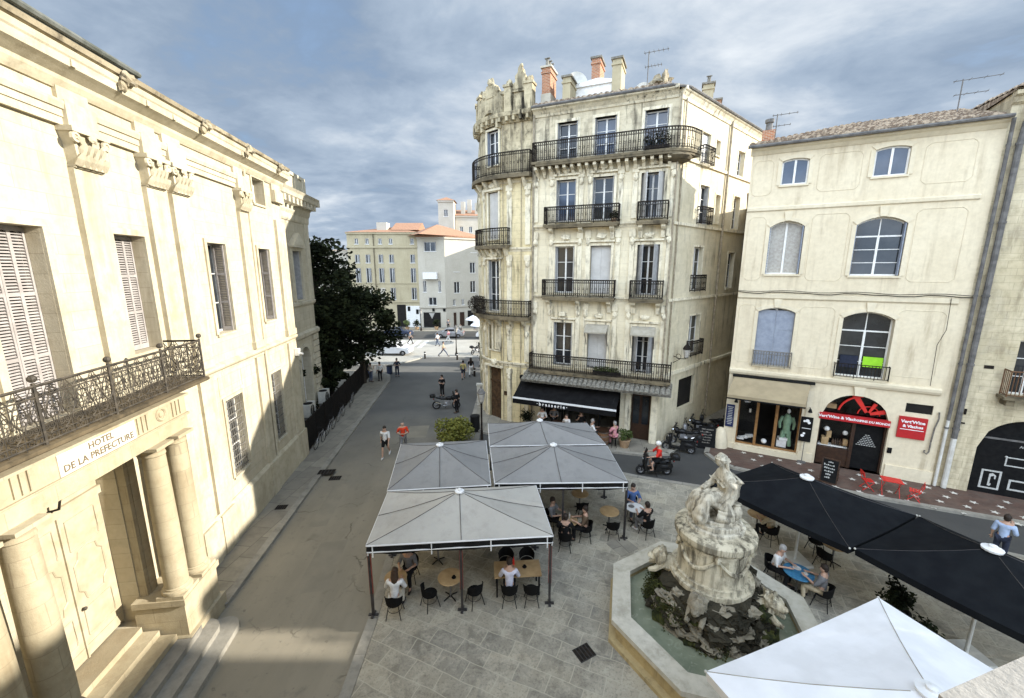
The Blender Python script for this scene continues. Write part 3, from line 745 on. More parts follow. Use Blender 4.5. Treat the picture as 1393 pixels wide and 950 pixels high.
cover(-9.35, 19.0, .8, .5, rad(6), 'larger dark inspection cover in the left pavement by the kerb', z=.13)
cover(-8.75, 18.6, .55, .4, rad(6), 'small dark drain cover in the road beside the left kerb', z=.01)
cover(-9.9, 15.9, .45, .35, rad(6), 'small dark cover in the pavement under the barred windows', z=.13)

# ------------------------------------------------------------------ prefecture (left)
PZ = math.atan2(.9918, -.12776)
pref = thing('prefecture_building', 'sunlit cream prefecture building with pilasters, columned doorway and shuttered windows on the left', 'building', (-10.36, 12.86, 0), PZ)
OPS = [(-5.35,-4.07,7.0,11.05,0,.4), (-2.42,-1.22,7.95,11.05,0,.4), (1.68,2.82,7.85,11.07,0,.42), (5.38,6.45,7.85,11.04,0,.42), (5.55,6.6,12.95,14.02,0,.4),
       (1.46,2.66,2.4,5.4,0,.3), (5.2,6.27,2.2,5.45,0,.3), (-5.75,-3.5,.9,5.6,0,.6), (-8.6,-7.3,7.12,11.05,0,.5)]
m = MB(); facade(m, LIN, -15, 8.3, 0, 14.4, OPS)
m.face((8.3,0,0),(8.3,14,0),(8.3,14,15),(8.3,0,15)); m.face((-15,14,0),(-15,0,0),(-15,0,15),(-15,14,15)); m.face((8.3,14,0),(-15,14,0),(-15,14,15),(8.3,14,15))
m.build('wall', M['pref'], pref)
m = MB()
band(m, LIN, -2.2, 8.36, [(.14,0),(.14,1.55),(.05,1.68)]); band(m, LIN, -15, -7.9, [(.14,0),(.14,1.55),(.05,1.68)])
band(m, LIN, -1.0, 8.4, [(.04,6.5),(.05,6.58),(.14,6.66),(.17,6.72),(.17,6.8),(.02,6.86)])
band(m, LIN, -15, 4.72, [(.10,13.28),(.10,13.44),(.13,13.45),(.13,13.6),(.17,13.61),(.2,13.72),(.2,13.78),(.06,13.8)])
m.build('string_course', M['pref_trim'], pref)
m = MB(); band(m, LIN, -15, 8.55, [(.05,14.05),(.1,14.12),(.16,14.22),(.18,14.3),(.34,14.4),(.45,14.46),(.47,14.62),(.5,14.66),(.53,14.78),(.45,14.82)])
m.build('cornice', M['pref_trim'], pref)
m = MB(); band(m, LIN, -15, 8.5, [(.44,14.82),(.54,14.85),(.57,14.96),(.5,15.0),(.3,15.03)]); m.build('gutter', M['grimy'], pref)
PIL = [(-3.12,-2.35), (-.92,-.2), (.12,.9), (4.02,4.68), (7.35,8.3)]
for a, b in PIL:
    m = MB()
    m.box(a, b, -.13, .02, 6.9, 12.45)
    m.box(a-.05, b+.05, -.17, .02, 6.87, 7.15)
    m.box(a-.01, b+.01, -.21, 0, 13.27, 13.8); m.box(a-.01, b+.01, -.09, 0, 13.8, 14.1); m.box(a-.01, a+.1, -.49, 0, 14.47, 14.61)
    if a > -2: m.box(a, b, -.10, .02, 1.7, 6.5); m.box(a-.03, b+.03, -.18, .02, 0, 1.62)
    m.build('pilaster', M['pref_trim'], pref)
for a, b in PIL[:4]:
    m = MB(); c = (a+b)/2; hw = (b-a)/2
    m.prism_y([(c-hw*.94,12.45),(c+hw*.94,12.45),(c+hw*1.02,12.9),(c+hw*1.22,13.16),(c-hw*1.22,13.16),(c-hw*1.02,12.9)], -.24, 0)
    m.box(c-hw*1.3, c+hw*1.3, -.34, 0, 13.16, 13.27)
    m.box(c-hw, c+hw, -.18, 0, 12.42, 12.48)
    for sgn in (-1, 1):
        m.ring((c+sgn*hw*1.06,-.29,13.05), .085, .045, n=9, m=5); m.ring((c+sgn*hw*1.06,-.29,13.05), .03, .03, n=6, m=4)
        m.tube([(c+sgn*hw*.45,-.22,12.75),(c+sgn*hw*.7,-.31,12.95),(c+sgn*hw*.98,-.33,13.05)], .045, 5)
    for k_ in range(5):
        x = c-hw*.85+hw*1.7*k_/4
        m.tube([(x,-.19,12.48),(x,-.27,12.62),(x,-.34,12.72),(x,-.30,12.69)], [.08,.085,.05,.02], 5)
        if k_ < 4:
            x += hw*.21; m.tube([(x,-.21,12.68),(x,-.28,12.84),(x,-.35,12.93),(x,-.31,12.9)], [.075,.08,.05,.02], 5)
    m.ball((c,-.33,13.1), (.1,.06,.09), 8, 5, .5, 3, a)
    m.build('capital', M['pref_trim'], pref, smooth=False)
for u in (-1.7, 1.55, 4.4, 7.3):
    m = MB(); m.ball((u,-.6,14.78), (.17,.14,.17), 10, 7, .55, 3, u); m.ball((u-.12,-.54,14.6), (.1,.1,.12), 7, 5, .5, 3, u+1)
    m.tube([(u,-.65,14.73),(u,-.78,14.66)], [.07,.05], 6)
    m.build('lion_mask', M['grimy'], pref)
# windows of the main floor
window(pref, T((-4.71,0,7.0)), 1.28, 4.05, .38, sh='closed', slats=24, sur=('pref_trim',.16,.07), sill='pref_trim')
window(pref, T((-7.95,0,7.12)), 1.28, 3.93, .5, sh='closed', slats=24, sur=('pref_trim',.16,.07), sill='pref_trim')
window(pref, T((-1.82,0,7.95)), 1.2, 3.1, .38, sh='closed', slats=24, sur=('pref_trim',.16,.07), sill='pref_trim')
window(pref, T((2.25,0,7.85)), 1.14, 3.22, .4, sh='reveal', slats=24, shf=.62, sur=('pref_trim',.14,.06), sill='pref_trim')
window(pref, T((5.915,0,7.85)), 1.07, 3.19, .4, sh='reveal', slats=24, shf=.62, sur=('pref_trim',.14,.06), sill='pref_trim')
window(pref, T((6.075,0,12.95)), 1.05, 1.07, .38, rows=2, sur=('pref_trim',.1,.05), sill='pref_trim')
for (u, z, wd, h) in ((2.06,2.4,1.2,3.0), (5.735,2.2,1.07,3.25)):
    o = window(pref, T((u,0,z)), wd, h, .28, sur=('pref_trim',.13,.05), sill='pref_trim')
    g = MB()
    for i in range(9): x = u-wd/2+wd*(i+.5)/9; g.tube([(x,.06,z),(x,.06,z+h)], .013, 5)
    for i in range(11): zz = z+.1+(h-.2)*i/10; g.box(u-wd/2, u+wd/2, .045, .075, zz-.012, zz+.012)
    g.build('window_grille', M['grille'], o)
m = MB()
for (a, b, z0, z1) in ((-1.0,.9,4.2,6.3), (1.25,2.85,5.65,6.35), (4.95,6.5,5.7,6.35)):
    for r in ((a,b,z0,z0+.03),(a,b,z1-.03,z1),(a,a+.03,z0,z1),(b-.03,b,z0,z1)): m.box(r[0],r[1],-.015,.0,r[2],r[3])
m.build('wall_panel', M['pref_trim'], pref)
# attic roof behind the cornice
m = MB(); m.box(-15, 1.3, 1.6, 8, 14.9, 16.05); m.build('attic_wall', M['pref'], pref)
m = MB(); m.prism_x([(1.25,16.02),(1.2,16.2),(5,18.3),(8.5,16.2),(8.4,16.02)], -15, 1.6); m.tube([(-15,1.2,16.15),(1.6,1.2,16.15)], .09, 7); m.build('attic_roof', M['lead'], pref)
m = MB(); m.box(-15, 8.3, .1, 14, 14.4, 14.95); m.build('roof', M['lead'], pref)
# balcony
bal = MB(); band(bal, LIN, -13, -1.1, [(.8,6.8),(.86,6.83),(.9,6.87),(1.08,6.9),(1.12,6.93),(1.12,7.0),(1.04,7.02)])
bal = bal.build('balcony', M['slab_dark'], pref)
def rail_ornate(u0, u1, y, z0, h):
    g = MB()
    for z, r in ((z0+h,.03), (z0+h-.2,.016), (z0+.05,.022), (z0+.17,.013)): g.tube([(u0,y,z),(u1,y,z)], r, 5)
    n = int((u1-u0)/.30); L = (u1-u0)/n
    for i in range(n):
        c = u0+(i+.5)*L
        g.tube([(c-L/2,y,z0),(c-L/2,y,z0+h)], .011, 4)
        for sgn in (-1, 1):
            zt, zb = z0+h-.22, z0+.18
            hh = zt-zb
            pts = [(c+sgn*L*x, y+.012*sgn, zb+hh*t) for x, t in ((.06,0),(.30,.07),(.42,.2),(.36,.36),(.17,.48),(.10,.6),(.2,.78),(.38,.92),(.44,1))]
            g.tube(pts, .013, 4)
            g.ring((c+sgn*L*.2, y, zb+hh*.2), .06, .011, n=9, m=3); g.ring((c+sgn*L*.2, y, zb+hh*.2), .025, .011, n=7, m=3)
            g.ring((c+sgn*L*.28, y, zb+hh*.68), .045, .011, n=8, m=3)
            g.ring((c+sgn*L*.38, y, zb+hh*.47), .04, .010, n=8, m=3)
            g.tube([(c,y,z0+h-.2),(c+sgn*L*.2,y,z0+h-.13),(c+sgn*L*.4,y,z0+h-.02)], .011, 4)
            g.ring((c+sgn*L*.33,y,z0+h-.13), .04, .010, n=8, m=3)
            g.ring((c+sgn*L*.2,y,z0+.11), .045, .010, n=8, m=3)
        g.tube([(c,y,zb+hh*.4),(c,y,zb+hh*1.0)], .012, 4); g.ball((c,y,zb+hh*.42), .03, 6, 4)
    return g
g = rail_ornate(-13, -1.2, -1.04, 7.02, 1.1); a = rail_ornate(0, 1.0, 0, 7.02, 1.1)
b0 = len(g.v)
g.v += [Vector((-1.2, -1.02+p.x, p.z)) for p in a.v]; g.f += [[i+b0 for i in f] for f in a.f]; g.m += a.m
rl = g.build('railing', M['iron_l'], bal)
for i in range(8):
    u = -1.2-i*1.6; q = MB(); q.tube([(u,-1.04,7.0),(u,-1.04,8.18)], .032, 6); q.ball((u,-1.04,8.26), .07, 8, 6); q.build('rail_post', M['iron_l'], rl)
# portal: entablature, pedestals, columns, pilasters, door and steps
m = MB(); m.box(-8.7, -2.15, -1.0, .0, 5.86, 6.2); m.box(-8.75, -2.1, -1.05, 0, 6.2, 6.27); m.box(-8.7, -2.15, -1.0, 0, 6.27, 6.74); m.box(-8.78, -2.07, -1.07, 0, 6.74, 6.8)
for u in (-3.7, -2.5, -6.5, -7.7):
    for k_ in range(3): m.box(u-.2+k_*.14, u-.12+k_*.14, -1.03, -1.0, 6.32, 6.74)
for u in (-3.1, -7.1):
    m.ring((u,-1.01,6.53), .15, .03, n=12, m=4); m.ball((u,-1.0,6.53), (.08,.04,.08), 7, 5)
m.build('entablature', M['portal'], pref)
for a, b in ((-3.78,-2.22), (-8.0,-6.4)):
    m = MB(); m.box(a+.06, b-.06, -1.2, .02, .15, 1.45); m.box(a-.04, b+.04, -1.3, .02, 0, .5); m.box(a, b, -1.26, .02, 1.45, 1.62); m.build('pedestal', M['portal'], pref)
for u in (-2.62, -3.42, -6.7, -7.5):
    m = MB(); m.box(u-.33, u+.33, -1.23, -.57, 1.62, 1.72)
    m.lathe([(.33,1.72),(.345,1.77),(.33,1.82),(.29,1.84),(.29,1.88),(.27,1.9),(.272,2.4),(.265,3.6),(.235,5.5),(.23,5.58),(.25,5.6),(.25,5.63),(.235,5.66),(.235,5.7),(.29,5.78)], 24, (u,-.9,0))
    m.box(u-.31, u+.31, -1.21, -.59, 5.78, 5.86); m.build('column', M['portal'], pref, smooth=True)
m = MB()
for a, b in ((-3.48,-3.12), (-6.15,-5.78)):
    m.box(a, b, -.2, .02, 1.25, 5.86); m.box(a-.04 if a > -5 else a-.04, b+.05, -.26, .02, .9, 1.25)
    m.box(a+.1, b-.1, -.23, -.2, 1.4, 5.6)
m.box(-5.75, -3.5, -.06, .1, 5.6, 5.86)
m.build('door_pilaster', M['portal'], pref)
dr = MB(); dr.box(-5.74,-3.51,.44,.5,1.0,5.6)
dr.box(-5.74,-3.51,.36,.44,4.72,4.92); dr = dr.build('door', M['door_cream'], pref)
m = MB()
def moulding(pts, y, r=.022):
    m.tube([(x, y, z) for x, z in pts+[pts[0]]], r, 5)
for c in (-4.09, -5.16):
    s_ = .38
    for z0, z1 in ((3.75,4.5), (1.5,2.2)): moulding([(c-s_,z0),(c+s_,z0),(c+s_,z1),(c-s_,z1)], .435)
    moulding([(c-s_*.6,2.4),(c+s_*.6,2.4),(c+s_*.7,2.6),(c+s_,2.7),(c+s_,3.35),(c+s_*.7,3.45),(c+s_*.6,3.62),(c,3.68),(c-s_*.6,3.62),(c-s_*.7,3.45),(c-s_,3.35),(c-s_,2.7),(c-s_*.7,2.6)], .435)
    m.box(c-.5, c+.5, .42, .44, 1.06, 1.3)
moulding([(-4.4,5.05),(-3.75,5.05),(-3.75,5.42),(-4.4,5.42)], .435); moulding([(-5.5,5.05),(-4.9,5.05),(-4.9,5.42),(-5.5,5.42)], .435)
m.box(-4.645,-4.605,.40,.44,1.0,4.72)
m.build('door_panel', M['door_cream'], dr)
m = MB(); m.ball((-4.5,.38,2.25), .045, 8, 6); m.tube([(-4.5,.38,2.25),(-4.5,.44,2.25)], .02, 6); m.build('door_knob', M['iron_l'], dr)
def rounded(u0, u1, d, r=.42):
    pts = [(u0, .1), (u1, .1)]
    for i in range(7):
        t = pi/2*i/6; pts.append((u1+r*cos(t)-0, -(d-r)-r*sin(t)))
    pts += [(u0, -d)]
    return pts
for i, (top, d, ue) in enumerate(((.16,2.12,-3.25), (.32,1.72,-3.45), (.48,1.34,-3.55))):
    m = MB(); m.prism(rounded(-9.2, ue, d), 0, top); m.build('step', M['kerb'], pref)
for top, d in ((.64,.95), (.80,.55), (.96,.15)):
    m = MB(); m.box(-6.36, -3.8, -d, .5, 0, top); m.build('step', M['portal'], pref)
sg = MB(); sg.box(-5.87, -3.98, -1.025, -1.0, 6.28, 6.73); sg = sg.build('name_plaque', M['plaque'], pref)
text('HOTEL', .2, sg, T((-4.9,-1.026,6.61)), 'letter_dark', bold=.004); text('DE LA PREFECTURE', .2, sg, T((-4.93,-1.026,6.4)), 'letter_dark', bold=.004)
m = MB(); m.tube([(-4.75,.42,4.95),(-4.75,.2,5.0),(-4.75,.12,5.3),(-4.75,.2,5.45)], .025, 6); m.tube([(-4.75,.12,5.3),(-4.62,.12,5.36)], .02, 6); m.build('door_lantern_bracket', M['iron'], pref)
q = MB(); q.box(7.9,8.16,-.32,-.12,5.75,6.1); q.tube([(8.03,-.3,5.86),(8.03,-.5,5.8)], .06, 8); tag(q.build('security_camera', M['white'], None, loc=(-10.36,12.86,.0), rz=PZ), 'white security camera box on the far corner of the prefecture wall', 'camera')
q = MB(); q.tube([(4.9,-.07,.2),(4.9,-.07,14.2)], .05, 8); q.box(4.84,4.96,-.1,.0,6.9,6.98); q.build('drain_pipe', M['pref_trim'], pref)

# ------------------------------------------------------------------ grey rear wing
ann = thing('rear_wing', 'shaded grey stone wing with pedimented window just beyond the sunlit prefecture', 'building', (-10.36+.128*0-1.0*.9918, 12.86-1.0*.12776, 0), PZ)
AO = [(11.75,13.05,8.3,11.2,0,.4), (11.5,13.1,1.6,5.4,.8,.5)]
m = MB(); facade(m, LIN, 8.35, 14.7, 0, 13.3, AO); m.face((14.7,0,0),(14.7,14,0),(14.7,14,13.3),(14.7,0,13.3)); m.build('wall', M['annex'], ann)
m = MB(); band(m, LIN, 8.35, 14.9, [(.05,12.9),(.1,13.0),(.12,13.3),(.2,13.45),(.25,13.7),(.75,14.1),(.8,14.3),(.9,14.45),(.7,14.5)])
for i in range(11): m.box(8.6+i*.58, 8.85+i*.58, -.7, -.2, 13.74, 14.06)
m.box(14.7,15.5,-.7,3,14.1,14.45); m.build('cornice', M['annex_trim'], ann)
m = MB(); m.box(8.4,14.6,-.1,.3,14.5,15.5); m.box(8.35,14.7,-.18,.38,15.5,15.68)
for u in (8.7,10.2,11.7,13.2,14.4): m.box(u-.22,u+.22,-.2,.36,14.5,15.5)
m.build('parapet', M['annex_trim'], ann)
m = MB(); band(m, LIN, 8.35, 14.8, [(.04,7.9),(.12,8.0),(.14,8.15),(.02,8.2)]); band(m, LIN, 8.35, 14.9, [(.06,5.95),(.18,6.05),(.2,6.25),(.04,6.35)])
band(m, LIN, 8.35, 14.75, flat(0,.9,.1)); m.build('string_course', M['annex_trim'], ann)
for i in range(12): m = MB(); m.box(13.75+(.12 if i % 2 else 0), 14.76, -.11, .02, .95+i*.42, 1.31+i*.42); m.build('quoin', M['annex_trim'], ann)
for a, b in ((14.1,14.74), (9.6,10.2)): m = MB(); m.box(a,b,-.09,.02,8.2,12.9); m.build('pilaster', M['annex_trim'], ann)
o = window(ann, T((12.4,0,8.3)), 1.3, 2.9, .38, sh='reveal', shmat='shutter_grey', sur=('annex_trim',.2,.1), sill='annex_trim')
m = MB(); m.prism_y([(11.45,11.4),(13.35,11.4),(13.35,11.52),(12.4,12.25),(11.45,11.52)], -.32, .0); m.prism_y([(11.7,11.53),(13.1,11.53),(12.4,12.05)], -.35, -.32); m.build('pediment', M['annex_trim'], o)
window(ann, T((12.3,0,1.6)), 1.6, 3.8, .45, .8, sur=('annex_trim',.2,.08), sill='annex_trim')
def pt(u, d, z=0):        # prefecture frame -> world
    return (-10.36-.12776*u+.9918*d, 12.86+.9918*u+.12776*d, z)
def ac_unit(u, d, z, lab):
    t = thing('air_conditioner', lab, 'air conditioner', pt(u, d, z), PZ, 'air conditioners on the rear wing')
    q = MB(); q.box(-.5,.5,-.22,.22,0,.75); q.build('casing', M['ac_white'], t)
    q = MB(); q.ring((-.12,-.235,.38), .28, .02, n=16, m=4)
    for i in range(4): q.ring((-.12,-.235,.38), .07+.055*i, .008, n=12, m=3)
    q.lathe([(.26,0),(.26,.02)], 16, (-.1,0,.755)); q.build('fan_grille', M['dark'], t)
    q = MB(); q.box(-.45,-.38,-.2,.2,-z,0); q.box(.38,.45,-.2,.2,-z,0); q.build('stand', M['zinc'], t)
ac_unit(10.9, -.55, 1.45, 'pale air conditioner box behind the dark fence, nearer of the two')
ac_unit(13.7, -.55, 1.4, 'pale air conditioner box behind the dark fence, farther of the two')
fe = thing('railing_fence', 'tall dark metal fence along the left pavement beyond the prefecture corner', 'fence', pt(8.5, 0.05), PZ)
q = MB(); 
for i in range(11): x = i*1.6; q.box(x-.04, x+.04, -.04, .04, 0, 1.95)
q.build('post', M['iron'], fe)
q = MB(); q.box(0,16,-.018,.018,.2,1.85); q.build('panel', M['black_metal'], fe)
q = MB()
for z in (.25, 1.85): q.box(0,16,-.03,.03,z-.025,z+.025)
for i in range(100): q.tube([(i*.16,-.035,.1),(i*.16,-.035,1.95)], .012, 4)
q.build('bar', M['iron'], fe)
# ------------------------------------------------------------------ brasserie corner building
CT = (.9194844, -.3931265); CZ = math.atan2(CT[1], CT[0]); CO = (-1.85, 26.73)
cm = thing('corner_building', 'tall weathered limestone corner building with iron balconies and a black ground-floor awning', 'building', (*CO, 0), CZ)
def cpt(u, y, z=0): return (CO[0]+CT[0]*u-CT[1]*y, CO[1]+CT[1]*u+CT[0]*y, z)
UR = 11.15
BU = (5.38, 7.48, 10.06)
FO = []
FL = [(4.32,6.98,4.02), (8.75,11.45,8.62), (12.85,15.12,12.7), (16.2,18.14,16.07)]
for c in BU:
    for i, (z0, z1, _) in enumerate(FL): FO.append((c-.58, c+.58, z0, z1, 0, .35))
FO += [(4.0,9.0,.1,3.15,0,1.2), (9.62,10.72,.1,3.05,0,.5)]
m = MB(); facade(m, LIN, 3.35, UR, 0, 15.9, FO); m.build('wall', M['cm'], cm)
m = MB(); facade(m, LIN, 3.35, UR, 15.9, 18.9, FO); m.build('top_storey_wall', M['cm_top'], cm)
# side wall along the alley
SD = (.4313, .9022)
def SF(v, d): return (UR+v*SD[0]-d*SD[1], v*SD[1]+d*SD[0])
SO = [(2.6,3.6,15.85,17.5), (4.35,4.95,16.6,17.4), (2.85,4.0,12.7,14.8), (4.95,5.6,12.9,14.5), (2.7,3.9,8.9,11.4), (2.9,4.3,5.0,7.4), (2.2,4.3,1.7,3.6), (7.6,8.6,15.85,17.4), (7.6,8.6,12.7,14.7), (7.6,8.6,8.9,11.2)]
m = MB(); facade(m, SF, 0, 16, 0, 18.9, SO, .3); m.build('side_wall', M['side'], cm)
REAR = True
# rounded tower bay at the street corner
def TF(u, d):
    s = -u
    if s <= 1.6: return (3.35-s, d)
    a = min((s-1.6)/3.0, 1.065); e = max(0, s-1.6-3.195)
    return (1.75-(3.0-d)*sin(a)-e*cos(a), 3.0-(3.0-d)*cos(a)+e*sin(a))
def TM(s, z):             # frame on the tower wall
    x, y = TF(-s, 0); a = min(max((s-1.6)/3.0, 0), 1.065)
    return T((x, y, z)) @ RZ(-a)
TO = [(-3.2,-2.2,16.35,18.3), (-3.15,-2.25,12.0,14.8), (-3.2,-2.2,7.45,10.7), (-3.25,-2.95,4.9,6.7), (-2.8,-2.25,4.9,6.7), (-3.3,-2.15,.1,3.7),
      (-8,-7,12.0,14.6), (-8,-7,7.6,10.4), (-8,-7,16.3,18.2), (-11,-10,12,14.6), (-11,-10,7.6,10.4), (-11,-10,16.3,18.2), (-8.4,-6.6,.1,3.3), (-11.5,-9.6,.1,3.3)]
m = MB(); facade(m, TF, -16, 0, 0, 15.6, TO, .3, .35); m.build('tower_wall', M['tower'], cm)
m = MB(); facade(m, TF, -16, 0, 15.6, 18.9, TO, .3, .35); m.build('tower_top_wall', M['tower_top'], cm)
m = MB(); a_, b_ = SF(16, 0), TF(-16, 0); m.face((*a_, 0), (*b_, 0), (*b_, 18.9), (*a_, 18.9)); m.build('rear_wall', M['side'], cm)
# courses and pilasters
for z, h, p in ((3.75,.28,.16), (8.35,.24,.14), (12.42,.26,.16), (15.72,.3,.2)):
    m = MB(); band(m, LIN, 3.42, UR-.1, CORN(z, h, p))
    if z > 4: band(m, SF, .1, 16, flat(z+.05, z+.2, .1))
    else: band(m, SF, .1, 16, flat(z+.35, z+.55, .12))
    m.build('string_course', M['cm_trim'], cm)
for u in (3.45, 4.42, 6.14, 6.62, 8.3, 9.05, 10.95):
    wd = .26; m = MB()
    for z0, z1 in ((4.2,8.2), (8.75,12.3), (12.85,15.6)):
        m.box(u, u+wd, -.07, .02, z0, z1); m.box(u-.04, u+wd+.04, -.12, .02, z1-.42, z1-.05)
        m.ball((u+wd/2,-.1,z1-.62), (.15,.1,.2), 7, 5, .5, 3, u)
    m.build('pilaster', M['cm_trim'], cm)
m = MB()
m.box(9.3,9.58,-.06,.02,.1,3.4); m.box(10.76,11.1,-.06,.02,.1,3.4); m.box(9.3,11.1,-.08,.02,3.4,3.7)
m.build('door_surround', M['cm_trim'], cm)
for c in BU:
    for z0, z1, _ in FL[:3]:
        m = MB(); m.box(c-.78, c+.78, -.16, .02, z1+.2, z1+.3); m.ball((c,-.08,z1+.5), (.28,.12,.16), 8, 6, .6, 3, c+z1); m.build('window_hood', M['cm_trim'], cm)
m = MB(); band(m, LIN, 3.4, UR-.1, [(.06,18.55),(.12,18.65),(.3,18.8),(.45,18.86),(.5,19.0),(.2,19.04)]); band(m, SF, 0, 16, [(.05,18.5),(.1,18.65),(.2,18.8),(.28,18.86),(.3,19.0),(.1,19.04)])
m.build('cornice', M['cm_trim'], cm)
m = MB(); x, y = SF(16,-.32); x2, y2 = SF(.3,-.32); m.tube([(3.4,-.5,18.98),(UR-.35,-.5,18.98),(x2,y2,18.98),(x,y,18.98)], .07, 6); m.build('gutter', M['zinc'], cm)
m = MB()
for z, h, p in ((3.9,.3,.14), (6.8,.25,.12), (11.2,.25,.12), (15.2,.3,.16)): band(m, TF, -15.9, -.05, CORN(z, h, p), .35)
for s_ in (.3, 1.5, 3.7, 4.7):
    for z0, z1 in ((.1,3.8), (4.3,6.7), (7.3,11), (11.6,15.1)):
        q = TM(s_, 0); m.M = q; m.box(-.16, .16, -.07, .05, z0, z1); m.box(-.2,.2,-.12,.05,z1-.35,z1-.05); m.ball((0,-.1,z1-.55), (.16,.1,.22), 7, 5, .6, 3, s_+z0); m.M = None
m.M = TM(2.7, 0)
for z in (3.75, 10.75, 14.85):
    m.box(-.75,.75,-.16,.02,z,z+.12); m.ball((0,-.08,z+.32), (.34,.13,.2), 8, 6, .6, 3, z)
m.M = None; m.build('tower_trim', M['cm_trim'], cm)
m = MB(); band(m, TF, -6, -.02, [(.1,18.5),(.2,18.65),(.42,18.8),(.46,19.0),(.1,19.05)], .3); band(m, TF, -5.6, -.05, [(.1,19.05),(.1,20.0),(.2,20.05),(.2,20.2),(-.25,20.2),(-.25,19.05)], .3, back=-.2)
for i in range(13):
    m.M = TM(.25+i*.43, 0); m.box(-.08,.08,-.4,-.05,18.55,18.8); m.M = None
for s_ in (.25, 1.5, 3.9, 5.2):
    m.M = TM(s_, 0); m.box(-.24,.24,-.24,.3,18.95,20.35); m.box(-.3,.3,-.3,.36,20.35,20.48); m.ball((0,.05,20.62), (.2,.2,.2), 8, 6, .5, 3, s_); m.M = None
m.M = TM(2.75, 0)
m.lathe([(.62,0),(.62,.14)], 14, (0,0,0)) if False else None
pts = [(-.75,18.3),(-.75,18.75)]+[(-.75*cos(pi*i/8), 18.75+.62*sin(pi*i/8)) for i in range(1,8)]+[(.75,18.75),(.75,18.3),(.58,18.3),(.58,18.75)]+[(.58*cos(pi*i/8), 18.75+.46*sin(pi*i/8)) for i in range(1,8)]+[(-.58,18.75),(-.58,18.3)]
m.prism_y(pts, -.3, .02); m.prism_y([(-.58,18.5),(.58,18.5),(.5,19.0),(0,19.2),(-.5,19.0)], -.12, .02)
m.prism_y([(-1.0,19.0),(1.0,19.0),(.95,19.9),(.6,20.3),(.3,20.75),(-.3,20.75),(-.6,20.3),(-.95,19.9)], -.16, .25); m.ball((0,-.05,20.85), (.3,.2,.24), 9, 6, .6, 3, 5); m.ball((-.55,-.1,20.3), (.2,.15,.25), 8, 6, .6, 3, 6); m.ball((.55,-.1,20.3), (.2,.15,.25), 8, 6, .6, 3, 7)
m.M = TM(.75, 0); m.prism_y([(-.55,20.1),(.55,20.1),(.5,20.45),(.3,20.55),(.32,20.85),(.16,21.0),(.12,21.25),(0,21.4),(-.12,21.25),(-.16,21.0),(-.32,20.85),(-.3,20.55),(-.5,20.45)], -.2, .25); m.ball((0,0,21.4), .11, 7, 5, .4, 3)
m.M = None; m.build('tower_parapet', M['tower_top'], cm)
# roofs
rf = MB(); x1, y1 = SF(16, 0)
tile_roof(rf, 3.5, UR-.3, -.45, 19.0, 3.2, 19.95, .3)
rf.add([(UR-.3,-.45,18.99),(UR+.25,.1,18.99),(x1+.3,y1-.2,18.99),(x1-6,y1+.5,20.2),(7.5,3.0,20.1)], [(0,1,2,3,4)])
rf.add([(3.3,3.2,19.9),(7.5,3.2,19.95),(x1-6,y1+.5,20.2),(0,15,19.9)], [(0,1,2,3)])
rf.add([(3.4,.3,18.98)]+[(*TF(-s_, .3), 18.98) for s_ in (1,2,3,4,4.8,16)]+[(2.5,15,19.6)], [list(range(8))]); rf = rf.build('roof', M['tile'], cm)
m = MB(); m.box(5.3,7.6,1.7,5.0,19,20.45); m.prism_y([(5.2,20.42),(7.7,20.42),(7.7,20.53),(6.6,20.75),(5.2,20.6)], 1.6, 5.1); m.build('roof_house', M['white'], cm)
def chimney(u, y, z0, z1, wx, wy, mt, capm='cm_trim', pots=0, base=.9):
    q = MB(); q.box(u-wx/2, u+wx/2, y-wy/2, y+wy/2, z0+base, z1); q.box(u-wx/2-.05, u+wx/2+.05, y-wy/2-.05, y+wy/2+.05, z1-.3, z1-.2)
    o = q.build('chimney', M[mt], rf)
    q = MB(); q.box(u-wx/2-.04, u+wx/2+.04, y-wy/2-.04, y+wy/2+.04, z0-1, z0+base); q.build('chimney_base', M[capm], o); q = MB(); q.box(u-wx/2-.08, u+wx/2+.08, y-wy/2-.08, y+wy/2+.08, z1, z1+.1); q.build('chimney_cap', M[capm], o)
    if pots:
        q = MB()
        for i in range(pots):
            yy = y-wy/2+wy*(i+.5)/pots; q.lathe([(.11,z1+.1),(.09,z1+.45),(.11,z1+.47)], 8, (u,yy,0)); q.box(u-.16,u+.16,yy-.05,yy+.05,z1+.52,z1+.56)
        q.build('chimney_pot', M['hood'], o)
chimney(3.85,1.2,19,21.35,.5,1.1,'brick','far_white',3,1.0)
chimney(5.1,1.1,19,20.6,.45,1.2,'far_peach','hood',0,.1)
chimney(6.2,3.4,20.0,22.3,.5,1.2,'brick','hood',0,.5)
chimney(7.65,2.2,19.4,21.5,.5,1.3,'far_peach','hood',0,.1)
chimney(12.4,6.2,18.9,21.1,.6,.6,'far_peach','hood',1,.1); chimney(12.9,7.6,18.9,20.6,.6,.6,'brick','hood',0,.1)
m = MB(); m.ball((10.1,.1,19.3), (.5,.35,.36), 11, 8, .9, 3, 2); m.ball((9.6,.4,19.25), (.35,.3,.22), 8, 6, .8, 3, 3); m.ball((10.35,-.2,19.45), (.2,.2,.34), 8, 6, .7, 3, 4); m.build('roof_ornament', M['grimy'], cm)
